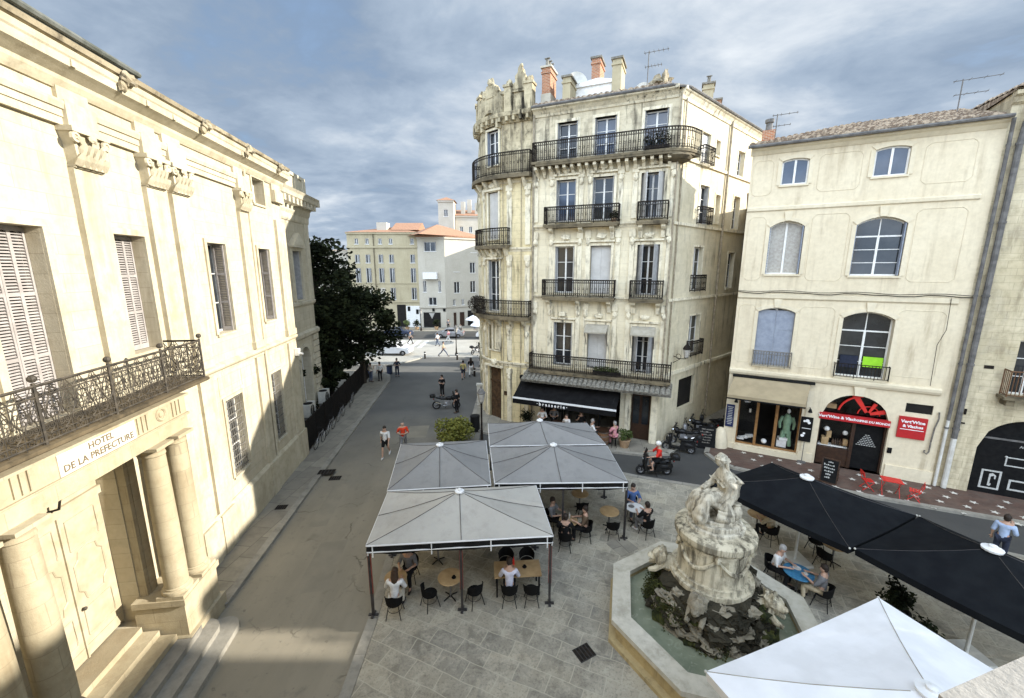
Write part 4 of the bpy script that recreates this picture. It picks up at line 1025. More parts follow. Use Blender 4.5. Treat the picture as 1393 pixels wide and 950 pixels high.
# windows
CMS = ('cm_trim', .14, .05)
def cw(c, i, **k):
    z0, z1, _ = FL[i]; return window(cm, T((c,0,z0)), 1.16, z1-z0, .3, sur=CMS, sill='cm_trim', **k)
cw(BU[0],3,sh='reveal',shmat='shutter_grey'); cw(BU[1],3,sh='reveal',shmat='shutter_grey',glass='glass_blue'); cw(BU[2],3,sh='reveal',shmat='shutter_grey',glass='glass_blue')
cw(BU[0],2,sh='reveal',shmat='shutter_grey',glass='glass_blue'); cw(BU[1],2,sh='reveal',shmat='shutter_grey'); cw(BU[2],2,sh='ajar',shmat='shutter_pale')
cw(BU[0],1,sh='reveal',shmat='shutter_pale'); cw(BU[1],1,sh='closed',shmat='shutter_pale',slats=2); cw(BU[2],1,sh='ajar',shmat='shutter_grey')
cw(BU[0],0,sh='reveal',shmat='shutter_grey'); cw(BU[1],0,sh='closed',shmat='shutter_pale'); cw(BU[2],0,sh='ajar',shmat='shutter_grey')
for i, (s_, z, wd, h, kw) in enumerate(((2.7,16.35,1,1.95,dict(sh='reveal',shmat='shutter_blue')), (2.7,12.0,.9,2.8,dict(sh='closed',shmat='shutter_pale')), (2.7,7.45,1.0,3.25,dict(sh='reveal',shmat='shutter_grey')), (3.1,4.9,.3,1.8,dict(bars=False)), (2.525,4.9,.55,1.8,dict(sh='closed',shmat='cm_trim',slats=2)))):
    window(cm, TM(s_, z), wd, h, .2, sur=('cm_trim',.12,.05), sill='cm_trim', **kw)
for s_ in (7.5, 10.5):
    for z, h in ((12.0,2.6), (7.6,2.8), (16.3,1.9)): window(cm, TM(s_, z), 1, h, .2, sh='reveal', shmat='shutter_grey', sur=('cm_trim',.12,.05))
m = MB(TM(2.725, .1)); m.box(-.56,.56,.2,.28,0,3.6); d_ = m.build('tower_door', M['brown_door'], cm)
m = MB(TM(2.725, .1))
for x in (-.29, .29):
    for z0, z1 in ((.15,.9), (1.0,1.25), (1.35,2.45)):
        m.tube([(x-.2,.19,z0),(x+.2,.19,z0),(x+.2,.19,z1),(x-.2,.19,z1),(x-.2,.19,z0)], .025, 5)
m.box(-.56,.56,.14,.2,2.55,2.68)
for x in (-.4,-.2,0,.2,.4): m.tube([(x,.19,2.7),(x,.19,3.55)], .02, 5)
m.build('door_panel', M['brown_door'], d_)
SM = Matrix(((SD[0], -SD[1], 0, UR), (SD[1], SD[0], 0, 0), (0,0,1,0), (0,0,0,1)))
for (a, b, z0, z1), kw in zip(SO, (dict(sh='closed',shmat='shutter_pale'), dict(rows=2), dict(sh='reveal',shmat='shutter_grey'), dict(rows=2), dict(), dict(), None, dict(), dict(), dict())):
    if kw is None:
        q = MB(SM); q.box(a-.02,b+.02,.2,.3,z0,z1); q.build('dark_window', M['dark'], cm); continue
    window(cm, SM @ T(((a+b)/2,0,z0)), b-a, z1-z0, .22, sur=('cm_trim',.1,.03), sill='cm_trim', **kw)
for (a, b, z) in ((2.75,4.1,12.7), (2.6,4.0,8.9), (2.8,4.4,5.0), (2.5,3.7,15.85)):
    railing([SF(a,0), SF(a,-.3), SF(b,-.3), SF(b,0)], z-.05, .95, cm)
# ground floor: dark brasserie interior behind glazed doors, side door
m = MB(); m.box(4.0,9.0,1.15,4.5,.1,3.15)
m = MB(); m.face((3.9,4.6,0),(9.1,4.6,0),(9.1,4.6,3.2),(3.9,4.6,3.2)); m.face((3.98,.1,0),(3.98,4.6,0),(3.98,4.6,3.2),(3.98,.1,3.2)); m.face((9.02,.1,0),(9.02,4.6,0),(9.02,4.6,3.2),(9.02,.1,3.2)); m.face((3.9,.1,3.16),(9.1,.1,3.16),(9.1,4.6,3.16),(3.9,4.6,3.16)); m.face((3.9,.1,.11),(9.1,.1,.11),(9.1,4.6,.11),(3.9,4.6,.11))
m.build('brasserie_interior', M['dark_wood'], cm)
m = MB()
for x in (4.05, 5.3, 6.5, 7.7, 8.95): m.box(x-.05,x+.05,.6,.68,.1,3.15)
m.box(4.0,9.0,.6,.68,2.3,2.4); m.build('shopfront_frame', M['black_metal'], cm)
m = MB(); m.box(9.64,10.70,.35,.42,.12,3.0); d_ = m.build('side_door', M['dark_wood'], cm)
m = MB(); 
for x in (9.9,10.42): m.box(x-.18,x+.18,.32,.35,1.1,2.8); 
m.build('door_pane', M['glass'], d_)
# balconies
def balc(path, zt, th, parent, name='balcony', rh=1.0, style='scroll', wall=0.0, inset=.08, slab='slab', iron='iron'):
    """path: outer edge as list of (x,y); the slab runs back to the wall line y=wall along the same x"""
    q = MB()
    n = len(path)
    poly = [(x, y) for x, y in path]
    q.prism(poly, zt-th*.55, zt)
    c = Vector((sum(p[0] for p in poly)/n, sum(p[1] for p in poly)/n))
    q.prism([tuple(c+(Vector(p)-c)*.965) for p in poly], zt-th, zt-th*.55)
    return q.build(name, M[slab], parent)
def straight_balc(u0, u1, zt, proj, rh=1.0, corb=(), style='scroll'):
    b_ = balc([(u0,.0),(u0,-proj),(u1,-proj),(u1,.0)], zt, .2, cm)
    railing([(u0+.05,0),(u0+.05,-proj+.06),(u1-.05,-proj+.06),(u1-.05,0)], zt, rh, b_, style=style)
    q = MB()
    for u in corb: q.prism_x([(0.02,zt-.2),(-proj*.85,zt-.2),(-proj*.8,zt-.32),(-proj*.35,zt-.5),(-.12,zt-.85),(.02,zt-.9)], u-.11, u+.11)
    if corb: q.build('bracket', M['cm_trim'], b_)
    return b_
b1 = straight_balc(3.42, 11.7, 4.05, .75, 1.0, (), 'scroll')
straight_balc(4.15, 8.45, 8.55, .62, .98, (4.5,6.3,8.1), 'scroll'); straight_balc(9.2, 11.0, 8.55, .62, .98, (9.45,10.75))
straight_balc(4.2, 8.5, 12.66, .6, .95, (4.6,6.35,8.1)); straight_balc(9.38, 10.98, 12.66, .6, .95, (9.6,10.75))
# top balcony wraps the rounded corner
pa = [(3.5,-.75)]+[(10.6,-.75)]
for i in range(1, 7):
    t = rad(64.45)*i/6; pa.append((10.6+.0+1.55*sin(t), .8-1.55*cos(t)))
ex, ey = pa[-1]; pa += [(ex+SD[0]*.7, ey+SD[1]*.7)]
inner = [(ex+SD[0]*.7-SD[1]*.8, ey+SD[1]*.7+SD[0]*.8), (11.2,.3), (3.5,.0)]
bt = balc(pa+inner, 16.06, .25, cm)
railing([(3.55,0)]+[(3.55,-.69),(10.6,-.69)]+[(10.6+1.49*sin(rad(64.45)*i/6), .8-1.49*cos(rad(64.45)*i/6)) for i in range(1,7)]+[(pa[-1][0]-.05, pa[-1][1])], 16.06, 1.0, bt)
q = MB()
for i in range(18):
    u = 3.7+i*.42
    q.prism_x([(.02,15.8),(-.62,15.8),(-.6,15.66),(-.3,15.55),(-.1,15.3),(.02,15.25)], u-.08, u+.08)
q.build('bracket', M['cm_trim'], bt)
q = MB(); q.ball((11.0,.2,15.75), (.9,.9,.28), 12, 6, .1, 3); q.build('corner_corbel', M['slab'], bt)
def tower_balc(s0, s1, zt, proj, rh):
    n = 12; ss = [s0+(s1-s0)*i/n for i in range(n+1)]
    outp = [TF(-s_, -proj) for s_ in ss]; inp = [TF(-s_, 0) for s_ in ss]
    q = MB()
    for a in range(n): q.prism([outp[a], outp[a+1], inp[a+1], inp[a]], zt-.22, zt)
    b_ = q.build('balcony', M['slab'], cm)
    r_ = [TF(-s_, -proj+.06) for s_ in ss]
    railing([inp[0]]+r_+[inp[-1]], zt, rh, b_)
    q = MB()
    for a in range(1, n, 2): q.M = TM(ss[a], zt-.22); q.prism_x([(.02,0),(-proj*.8,0),(-proj*.7,-.12),(-.15,-.45),(.02,-.5)], -.09, .09)
    q.M = None; q.build('bracket', M['cm_trim'], b_)
tower_balc(.02, 5.4, 15.62, .6, 1.2); tower_balc(1.45, 4.2, 11.6, .55, 1.0); tower_balc(.02, 5.2, 7.22, .65, 1.0)
# small hood of weathered tiles above the awning, then the awning itself
m = MB(); tile_roof(m, 3.1, 11.8, -1.25, 3.4, -.1, 3.86, .27, rows=2, jitter=.03); m.build('tile_hood', M['hood'], cm)
aw = MB(); A0, A1 = (-.35,3.32), (-1.85,2.5)
n = 10
for i in range(n):
    t0, t1 = i/n, (i+1)/n
    y0, z0, y1, z1 = A0[0]+(A1[0]-A0[0])*t0, A0[1]+(A1[1]-A0[1])*t0-.05*sin(pi*t0), A0[0]+(A1[0]-A0[0])*t1, A0[1]+(A1[1]-A0[1])*t1-.05*sin(pi*t1)
    aw.face((2.85,y0,z0),(9.05,y0,z0),(9.05,y1,z1),(2.85,y1,z1)); aw.face((2.85,y0,z0-.02),(2.85,y1,z1-.02),(9.05,y1,z1-.02),(9.05,y0,z0-.02))
aw.box(2.85,9.05,-1.875,-1.86,2.12,2.43); aw.box(2.75,9.15,-.5,-.2,3.3,3.5)
aw = aw.build('awning', M['canvas_black'], cm)
q = MB(); q.box(2.84,9.06,-1.9,-1.82,2.43,2.52); q.build('awning_bar', M['strip_white'], aw)
text('\u00b7 b r a s s e r i e \u00b7', .27, aw, T((5.35,-1.878,2.27)), 'sign_white', bold=.008)
q = MB()
for x in (3.1, 8.8): q.tube([(x,-.1,2.7),(x,-1.0,2.9),(x,-1.8,2.46)], .025, 5)
q.build('awning_arm', M['black_metal'], aw)
for c, dz in ((BU[1],0), (BU[2],0)):
    q = MB(); q.prism_x([(-.02,6.98),(-.05,6.98),(-.3,6.93),(-.55,6.78),(-.75,6.6),(-.75,6.52),(-.72,6.52),(-.72,6.57),(-.53,6.74),(-.3,6.88),(-.02,6.93)], c-.64, c+.64)
    b_ = q.build('window_blind', M['canvas_beige'], cm)
    q = MB(); 
    for x in (-.62,.62): q.tube([(c+x,-.02,5.7),(c+x,-.73,6.54)], .018, 5)
    q.build('blind_arm', M['zinc'], b_)
# down-pipes
q = MB(); q.tube([(3.42,-.12,.2),(3.42,-.12,18.7)], .06, 8); q.tube([(11.2,-.14,4),(11.2,-.14,18.7)], .05, 8); x, y = SF(6.1,-.1); q.tube([(x,y,.2),(x,y,18.8)], .065, 8); x, y = SF(.5,-.08); q.tube([(x,y,4.3),(x,y,18.6)], .04, 7)
for s_ in (.7, 1.9): x, y = TF(-s_, -.09); q.tube([(x,y,.2),(x,y,18.4)], .022, 6)
q.build('drain_pipe', M['pipe_dull'], cm)
q = MB(TM(1.7, 1.9)); q.box(-.2,.2,-.03,.0,0,.28); q.build('wall_plate', M['brown_door'], cm)
# wall lantern on the alley corner
wl = thing('wall_lantern', 'black wrought-iron lantern on a bracket at the alley corner of the brasserie building', 'lantern', cpt(*SF(1.3, -.0)), 0)
wl.rotation_euler = (0,0,CZ+rad(64.45)); wl.location.z = 5.1
q = MB(); q.tube([(0,0,.1),(0,-.35,.0),(0,-.75,.05)], .022, 5); q.ring((0,-.3,.12), .14, .014, ax='x', n=10); q.tube([(0,0,-.3),(0,-.4,-.02)], .018, 5); q.build('bracket', M['iron'], wl)
q = MB(); q.lathe([(.11,.1),(.2,.62),(.22,.64),(.12,.82),(.04,.9),(.03,1.02)], 6, (0,-.75,0)); q.build('lamp_head', M['iron'], wl)
q = MB(); q.lathe([(.118,.14),(.2,.58)], 6, (0,-.75,0), caps=False); q.build('lamp_glass', M['pale_pane'], wl)

# ------------------------------------------------------------------ shop building (right) and stone house
RT = (.8740502, -.4858357); RZA = math.atan2(RT[1], RT[0]); RO = (12.24, 22.04)
def rpt(u, d, z=0): return (RO[0]+RT[0]*u+RT[1]*d, RO[1]+RT[1]*u-RT[0]*d, z)     # d = out from the wall
sb = thing('shop_building', 'cream three-storey house with two shops, tan awning and arched shop window', 'building', (*RO, 0), RZA)
UE = 8.72
RW = [(1.2,2.3,14.22,15.42,.1,.14), (4.72,5.92,14.26,15.5,.1,.14), (1.0,2.45,9.9,12.5,.28,.3), (4.45,6.25,9.85,12.5,.32,.3), (.92,2.55,5.1,8.18,.22,.3), (4.5,6.42,4.9,8.15,.32,.4),
      (.5,3.4,.45,3.3,0,.25), (4.2,6.9,.12,4.02,1.25,.4), (7.35,8.3,3.5,3.95,0,.3)]
m = MB(); facade(m, LIN, -.12, UE, 0, 16.0, RW); m.face((-.12,0,0),(-.12,0,16),(-.12,1.0,16),(-.12,1.0,0)); m.box(-.12, UE, 2.7, 12, 0, 14.1); m.face((-.12,1,0),(-.12,2.7,0),(-.12,2.7,14.1),(-.12,1,14.1)); m.face((-.12,1,14),(-.12,1,16),(4.5,4.6,17.6),(4.5,4.6,14)); m.face((4.5,4.6,14),(4.5,4.6,17.7),(UE,4.6,17.7),(UE,4.6,14)); m.face((UE,0,0),(UE,0,16),(UE,12,16),(UE,12,0)); m.build('wall', M['rb'], sb)
m = MB()
band(m, LIN, -.1, UE-.35, [(.02,13.02),(.07,13.06),(.08,13.2),(.03,13.24)]); band(m, LIN, -.1, UE-.35, [(.02,8.62),(.08,8.68),(.09,8.86),(.04,8.9)]); band(m, LIN, -.14, UE-.3, [(.03,4.46),(.1,4.5),(.16,4.62),(.17,4.74),(.03,4.8)])
band(m, LIN, -.2, UE, [(.03,15.72),(.1,15.8),(.16,15.88),(.28,15.95),(.3,16.05),(.1,16.08)]); band(m, LIN, -.14, .45, flat(0,.42,.06)); band(m, LIN, .45, 3.45, flat(0,.4,.12)); band(m, LIN, 3.45, 4.1, flat(0,.6,.06)); band(m, LIN, 7.0, UE, flat(0,.75,.06))
def panel(a, b, c, e, ch=.18):
    p = [(a+ch,c),(b-ch,c),(b-ch*.4,c+ch*.4),(b,c+ch),(b,e-ch),(b-ch*.4,e-ch*.4),(b-ch,e),(a+ch,e),(a+ch*.4,e-ch*.4),(a,e-ch),(a,c+ch),(a+ch*.4,c+ch*.4)]
    for (x0,z0),(x1,z1) in zip(p, p[1:]+p[:1]): m.tube([(x0,-.004,z0),(x1,-.004,z1)], .015, 4)
for a, b in ((.02,.8), (2.72,4.15), (6.5,8.1)):
    panel(a, b, 5.2, 8.3); panel(a, b, 9.6, 12.75)
for a, b in ((.0,.85), (2.7,4.3), (6.4,8.0)): panel(a, b, 13.8, 15.45)
band(m, LIN, -.12, .12, flat(.42,4.45,.05)); band(m, LIN, 3.55, 3.8, flat(.6,4.0,.04))
for c_, zt in ((1.72,12.5), (5.35,12.5), (1.73,8.18), (5.46,8.15)): m.prism_y([(c_-.12,zt+.02),(c_+.12,zt+.02),(c_+.18,zt+.45),(c_-.18,zt+.45)], -.09, .0)
m.prism_y([(5.4,4.03),(5.7,4.03),(5.78,4.48),(5.32,4.48)], -.12, 0)
m.build('wall_moulding', M['rb_trim'], sb)
RS = ('rb_trim', .17, .035)
window(sb, T((1.75,0,14.22)), 1.1, 1.2, .1, .1, bars=False, glass='glass_blue', sur=RS); window(sb, T((5.32,0,14.26)), 1.2, 1.24, .1, .1, bars=False, glass='glass_blue', sur=RS)
window(sb, T((1.725,0,9.9)), 1.45, 2.6, .26, .28, rows=3, glass='pale_pane', sh='reveal', shmat='shutter_blue', sur=RS, shf=.45, bars=False)  # pale pane tone stands in for the building reflected in it
window(sb, T((5.35,0,9.85)), 1.8, 2.65, .24, .32, rows=3, transom=.85, sh='reveal', shmat='shutter_blue', sur=RS, shf=.45)
o = window(sb, T((1.735,0,5.1)), 1.63, 3.08, .22, .22, sh='closed', shmat='shutter_blue', sur=RS, slats=3)
railing([(.88,-.02),(.88,-.22),(2.6,-.22),(2.6,-.02)], 5.05, .85, o, 'grille', 'scroll', .12, .012)
o = window(sb, T((5.46,0,4.9)), 1.92, 3.25, .34, .32, rows=3, transom=.95, sur=RS)
railing([(4.42,0),(4.42,-.2),(6.5,-.2),(6.5,0)], 4.9, .7, o, 'iron', 'bars', .13, .012)
q = MB(); q.box(5.55,6.3,.24,.3,5.45,5.95); q.build('hung_cloth', M['lime'], o); q = MB(); q.box(4.65,5.35,.24,.3,5.35,5.95); q.build('hung_cloth', M['c_navy'], o)
m = MB(); NT_ = 18
for i in range(NT_):
    ua, ub = -.3+4.8*i/NT_, -.3+4.8*(i+1)/NT_; ye = .3+4.3*(i+1)/NT_; tile_roof(m, ua, ub, -.38, 16.1, ye, 16.1+.33*(ye+.38), .26, jitter=.03)
tile_roof(m, 4.5, UE, -.38, 16.1, 4.6, 17.75, .25, jitter=.03); rf = m.build('roof', M['tile'], sb)
m = MB(); m.face((-.2,1.0,14.12),(UE,1.0,14.12),(UE,12,14.12),(-.2,12,14.12)); m.build('rear_roof', M['tile'], sb)
q = MB(); q.tube([(-.35,-.42,16.08),(UE,-.42,16.08)], .08, 7); q.build('gutter', M['zinc'], sb)
q = MB(); q.box(.2,.75,.5,1.0,16.2,17.0); o = q.build('chimney', M['brick'], rf); q = MB(); q.lathe([(.16,17.0),(.14,17.35),(.2,17.4),(.2,17.55)], 10, (.47,.75,0)); q.build('chimney_pot', M['zinc'], o)
# tan awning and clothes shop
q = MB(); q.prism_x([(-.02,4.38),(-.16,4.38),(-.75,3.98),(-1.35,3.6),(-1.35,3.42),(-1.33,3.42),(-1.33,3.57),(-.73,3.94),(-.14,4.3),(-.02,4.3)], .18, 3.62); q.v = [Vector((p.x+.22*min(p.y,0), p.y, p.z)) for p in q.v]; aw = q.build('awning', M['canvas_tan'], sb)
q = MB(); q.box(.05,3.75,-.24,-.02,4.36,4.46); q.box(-.14,3.34,-1.38,-1.32,3.38,3.45); q.build('awning_box', M['black_metal'], aw)
def room(u0, u1, z0, z1, y0, y1, mt, nm):
    m = MB(); P = [(u0,y0),(u0,y1),(u1,y1),(u1,y0)]
    for (a, b), (c, d) in zip(P, P[1:]): m.face((a,b,z0),(c,d,z0),(c,d,z1),(a,b,z1))
    m.face((u0,y0,z0),(u1,y0,z0),(u1,y1,z0),(u0,y1,z0)); m.face((u0,y0,z1),(u1,y0,z1),(u1,y1,z1),(u0,y1,z1)); return m.build(nm, M[mt], sb)
room(.4,3.5,.42,3.32,.26,2.2,'dark','shop_interior'); room(4.1,7.0,.11,4.1,.42,2.4,'dark','wine_shop_interior')
q = MB()
for x in (.52,1.42,2.32,3.38): q.box(x-.05,x+.05,.14,.24,.45,3.3)
q.box(1.37,1.5,.1,.24,.45,3.3); q.box(2.26,2.4,.1,.24,.45,3.3); q.box(.5,3.4,.13,.24,.45,.53); q.build('shopfront_frame', M['shop_wood'], sb)
q = MB(); q.box(.57,1.37,.18,.19,.53,3.3); q.box(2.4,3.33,.18,.19,.53,3.3); q.build('shop_pane', M['clear'], sb)
q = MB(); q.ball((1.9,.35,.72), .14, 10, 8); tag(q.build('shop_ball', M['white'], sb))
q = MB()
for i in range(5): q.cbox((.75+i*.13, .5+.05*(i%2), .62+.06*i), (.36,.3,.05), RZ(i*.5))
q.cbox((.9,.5,2.9),(.3,.25,.16),RZ(.3)); q.cbox((1.1,.6,2.3),(.1,.1,.2)); q.build('display_goods', M['white'], sb)
mq = MB(); mq.tube([(2.88,.55,1.35),(2.88,.55,1.75),(2.88,.55,2.15),(2.88,.55,2.4)], [.2,.17,.24,.1], 10)
for sgn in (-1,1):
    mq.tube([(2.88+sgn*.1,.55,1.45),(2.88+sgn*.16,.52,1.0),(2.88+sgn*.22,.5,.62)], [.14,.11,.09], 8); mq.tube([(2.88+sgn*.22,.55,2.25),(2.88+sgn*.34,.52,1.9),(2.88+sgn*.3,.48,1.6)], [.09,.075,.06], 8)
mq = mq.build('mannequin', M['green_dress'], sb, smooth=True); q = MB(); q.ball((2.9,.55,2.58), (.09,.1,.13), 9, 7); q.build('mannequin_head', M['white'], mq)
q = MB(); q.box(2.5,2.95,.4,.7,.53,.9); q.cbox((2.75,.5,1.0),(.4,.3,.14),RZ(.3)); q.build('display_box', M['white'], sb)
# arched wine shop
q = MB(); q.box(4.22,5.6,.2,.36,.12,1.05); q.box(5.56,5.7,.16,.36,.12,2.65); q.box(4.2,4.28,.2,.34,.12,2.7); q.box(6.82,6.9,.2,.34,.12,2.7); sf = q.build('shopfront_frame', M['dark_wood'], sb)
q = MB(); q.box(4.28,5.56,.27,.28,1.05,2.65); q.prism_y([(x+5.55, z) for x, z in arch_poly(2.6, 3.98, 1.25, 12, 2.95)], .27, .28); q.build('shop_pane', M['clear'], sf)
q = MB(); q.box(5.7,6.82,.3,.36,.14,2.62); q.build('shop_door', M['sign_black'], sf)
q = MB()
for i in range(7):
    hw_ = .12+.05*i; z = 1.95-i*.09
    for j in range(int(hw_/.05)): q.box(6.26-hw_+j*.1, 6.26-hw_+j*.1+.07, .292,.299, z, z+.035)
q.build('door_lettering', M['chalk'], sf)
q = MB(); q.box(4.25,5.55,.4,.8,1.05,1.1); q.build('display_shelf', M['white'], sb)
q = MB()
for i in range(5): q.lathe([(.05,0),(.05,.22),(.018,.3),(.018,.38)], 8, (4.95+i*.1,.55,1.1))
q.build('wine_bottle', M['brown_door'], sb)
q = MB(); q.cbox((4.6,.55,1.3),(.3,.3,.4)); q.cbox((4.75,.6,1.65),(.2,.2,.35)); q.cbox((5.45,.5,1.35),(.18,.2,.3)); q.build('display_basket', M['wood_top'], sb)
q = MB(); q.ball((5.4,.5,1.85), .12, 8, 6); q.ball((4.62,.5,1.95), .13, 8, 6); q.build('display_goods', M['white'], sb)
q = MB(); q.box(4.5,4.9,.6,.9,3.05,3.3); q.build('display_crate', M['wood_top'], sb)
sg = MB(); sg.box(4.14,6.92,-.06,.12,2.62,2.95); sg = sg.build('shop_sign', M['sign_red'], sb)
text("Vert\u2019Wine & Vlachos", .2, sg, T((4.96,-.062,2.79)), 'sign_white', bold=.006); text('VINS DU MONDE', .15, sg, T((6.33,-.062,2.77)), 'sign_white', bold=.004)
q = MB(); cx, cz = 5.95, 2.98
q.tube([(cx-1.05*cos(pi*.5*t/10)*1.0, .16, cz+1.0*sin(pi*.5*t/10)) for t in range(1,10)], .05, 5)
q.ring((cx+.15,.18,cz+.08), .42, .025, n=14, m=4, a0=0, a1=pi)
for a_, L_, w_ in ((122,1.1,.13), (65,.62,.08), (18,.85,.12)):
    d_ = Vector((cos(rad(a_)),0,sin(rad(a_)))); p_ = Vector((-d_.z,0,d_.x)); c_ = Vector((cx+.1,.14,cz+.12))
    a1_ = c_+d_*.1; e_ = c_+d_*L_
    q.prism_y([(a1_.x-p_.x*w_*.5, a1_.z-p_.z*w_*.5),(a1_.x+p_.x*w_*.5, a1_.z+p_.z*w_*.5),(e_.x+p_.x*w_*1.1, e_.z+p_.z*w_*1.1),(e_.x-p_.x*w_*.9, e_.z-p_.z*w_*.9)], .12, .17)
q.build('compass_emblem', M['red_paint'], sg)
sq_ = thing('wall_sign', 'square red shop sign with white lettering on the cream wall', 'sign', rpt(7.68, .06, 2.25), RZA)
q = MB(); q.box(-.5,.5,-.04,.05,0,1.05); o = q.build('board', M['sign_red'], sq_)
text("Vert\u2019Wine", .2, o, T((0,-.042,.82)), 'sign_white', bold=.006); text("& Vlachos", .18, o, T((.02,-.042,.6)), 'sign_white', bold=.006)
q = MB(); q.box(-.42,.42,-.044,-.04,.42,.45); q.build('underline', M['sign_white'], o)
q = MB(); q.tube([(8.5,-.06,3.7),(8.52,-.1,3.4),(8.45,-.07,2.9),(8.42,-.07,2.2),(8.42,-.08,1.75),(8.35,-.1,1.62),(8.24,-.1,1.7),(8.26,-.1,1.8)], .03, 6); tag(q.build('wall_cable', M['grille'], None, loc=(*RO,0), rz=RZA), 'thick cable hanging in a hook shape beside the square red sign', 'cable')
q = MB(); q.box(7.36,8.29,.05,.12,3.51,3.94); q.build('vent_grille', M['dark'], sb)
q = MB(); q.box(6.98,7.14,-.05,.0,1.35,1.62); q.build('letter_box', M['sign_black'], sb)
def cables():
    q = MB(); pts = []
    for i in range(19):
        u = -.12+i*.5; pts.append((u, -.13, 8.98-.04*sin(i*1.1)-.02*(i%3)))
    q.tube(pts, .022, 5); q.tube([(x, y, z+.06+.02*((i*7)%3)) for i, (x,y,z) in enumerate(pts)], .015, 5)
    q.tube([(8.1,-.11,8.9),(8.15,-.1,7.5),(7.95,-.1,6.8),(8.0,-.1,4.9)], .012, 5)
    tag(q.build('facade_cable', M['iron'], None, loc=(*RO,0), rz=RZA), 'black cables strung along the string course of the cream shop house', 'cable')
cables()
def menu(nm, lab, u, d, z, wd, h, mt, tx, stand=False, cat='menu board'):
    t = thing(nm, lab, cat, rpt(u, d, z), RZA)
    q = MB(); q.box(-wd/2, wd/2, -.03, .0, 0, h); o = q.build('board', M[mt], t)
    q = MB(); n = int(h/.11)
    for i in range(n):
        ww = wd*random.uniform(.25,.4); q.box(-ww, ww, -.034, -.03, h-.16-i*.1, h-.12-i*.1)
    q.build('writing', M[tx], o)
    return t
menu('menu_board', 'narrow blue board with white writing left of the clothes shop window', .12, .08, 1.4, .4, 1.3, 'sign_blue', 'chalk')
t = menu('poster_board', 'black poster board with white pictures between the awning and the arched shop', 3.65, .1, 1.25, .52, 1.35, 'sign_black', 'sign_black', cat='poster')
q = MB(); 
for x, z, r in ((.02,1.15,.09), (-.1,1.12,.06), (.1,1.05,.07), (-.12,.32,.08), (-.06,.45,.06)): q.lathe([(r,0),(r*.9,.006)], 10, (0,0,0)); q.v[-20:] = [Vector((p.x+x, -.034-p.z, z+p.y)) for p in q.v[-20:]]
q.box(-.18,.2,-.036,-.03,.72,.75); q.build('picture', M['sign_white'], t)
q = MB(); q.lathe([(.2,-1.12),(.2,-1.1),(.02,-1.08),(.015,0)], 12, (0,-.1,0)); q.build('stand', M['zinc'], t)
for u, lab in ((.35, 'small black spotlight on the wall above the blue menu board'), (3.7, 'small black spotlight on the wall above the black poster board')):
    t = thing('wall_spotlight', lab, 'spotlight', rpt(u, .02, 3.0), RZA)
    q = MB(); q.tube([(0,0,.1),(0,-.25,.12)], .02, 5); q.build('arm', M['black_metal'], t); q = MB(); q.lathe([(.05,.1),(.1,-.08)], 8, (0,-.28,0)); q.build('lamp_shade', M['black_metal'], t)
q = MB(); q.lathe([(.42,0),(.4,.5),(.3,.95),(.15,1.15),(.0,1.2)], 9, (0,0,0)); o = q.build('guard_stone', M['rb_trim'], None, smooth=True, loc=rpt(-.25,.1,.1)); tag(o, 'rounded pale guard stone at the alley corner of the cream shop house', 'guard stone')
# stone house on the far right
sh_ = thing('stone_house', 'old rough stone house with a wide arched black door at the right edge', 'house', (*RO, 0), RZA)
m = MB(); facade(m, LIN, UE, 14.2, 0, 17.0, [(9.95,12.9,.1,3.75,1.45,.35), (10.5,11.4,4.85,7.2,0,.3), (10.5,11.4,9.2,11.8,0,.3), (10.5,11.4,13.3,15.2,0,.3)]); m.face((UE,0,0),(UE,9,0),(UE,9,17),(UE,0,17)); m.face((14.2,0,0),(14.2,9,0),(14.2,9,17),(14.2,0,17)); m.face((UE,9,0),(14.2,9,0),(14.2,9,17),(UE,9,17)); m.build('wall', M['fr'], sh_)
m = MB(); band(m, LIN, UE-.05, 14.2, [(.03,16.55),(.12,16.62),(.2,16.8),(.34,16.86),(.36,17.0),(.1,17.04)]); m.box(8.86,9.16,-.06,.02,0,16.5) if False else None; m.build('cornice', M['fr'], sh_)
m = MB(); tile_roof(m, UE-.1, 14.2, -.45, 17.06, 4.5, 17.5, .26, jitter=.03); m.face((UE,4.5,17.48),(14.2,4.5,17.48),(14.2,9,17),(UE,9,17)); m.face((UE-.1,-.4,17.0),(UE-.1,4.5,17.0),(UE-.1,4.5,17.47),(UE-.1,-.4,17.03)); m.build('roof', M['tile'], sh_)
for z, h in ((9.2,2.6), (13.3,1.9)): window(sh_, T((10.95,0,z)), .9, h, .25, sh='closed', shmat='shutter_grey')
window(sh_, T((10.95,0,4.85)), .9, 2.35, .25)
m = MB(); m.prism_y([(x+11.425, z) for x, z in arch_poly(2.94, 3.74, 1.45, 14, .1)], .22, .3); dr = m.build('garage_door', M['sign_black'], sh_)
q = MB(); q.box(10.05,12.8,.19,.22,2.72,2.8); q.build('door_rail', M['zinc'], dr)
q = MB()
def frame(a, b, c, e, t=.04):
    q.box(a,b,.208,.22,c,c+t); q.box(a,b,.208,.22,e-t,e); q.box(a,a+t,.208,.22,c+t,e-t); q.box(b-t,b,.208,.22,c+t,e-t)
frame(10.35,11.0,.35,1.25,.07); frame(11.25,12.2,.45,.95,.07); frame(11.0,11.65,1.55,1.98,.05)
q.prism_y([(10.62,.52),(10.7,.48),(10.74,.6),(10.68,.62),(10.68,.95),(10.78,1.0),(10.8,.85),(10.84,.85),(10.84,1.02),(10.72,1.12),(10.62,1.06)], .208, .22)
q.ball((11.0,.2,1.98), .05, 6, 4); q.build('chalk_drawing', M['chalk'], dr)
text('AU BAR', .16, dr, T((11.6,.215,2.5)), 'chalk')
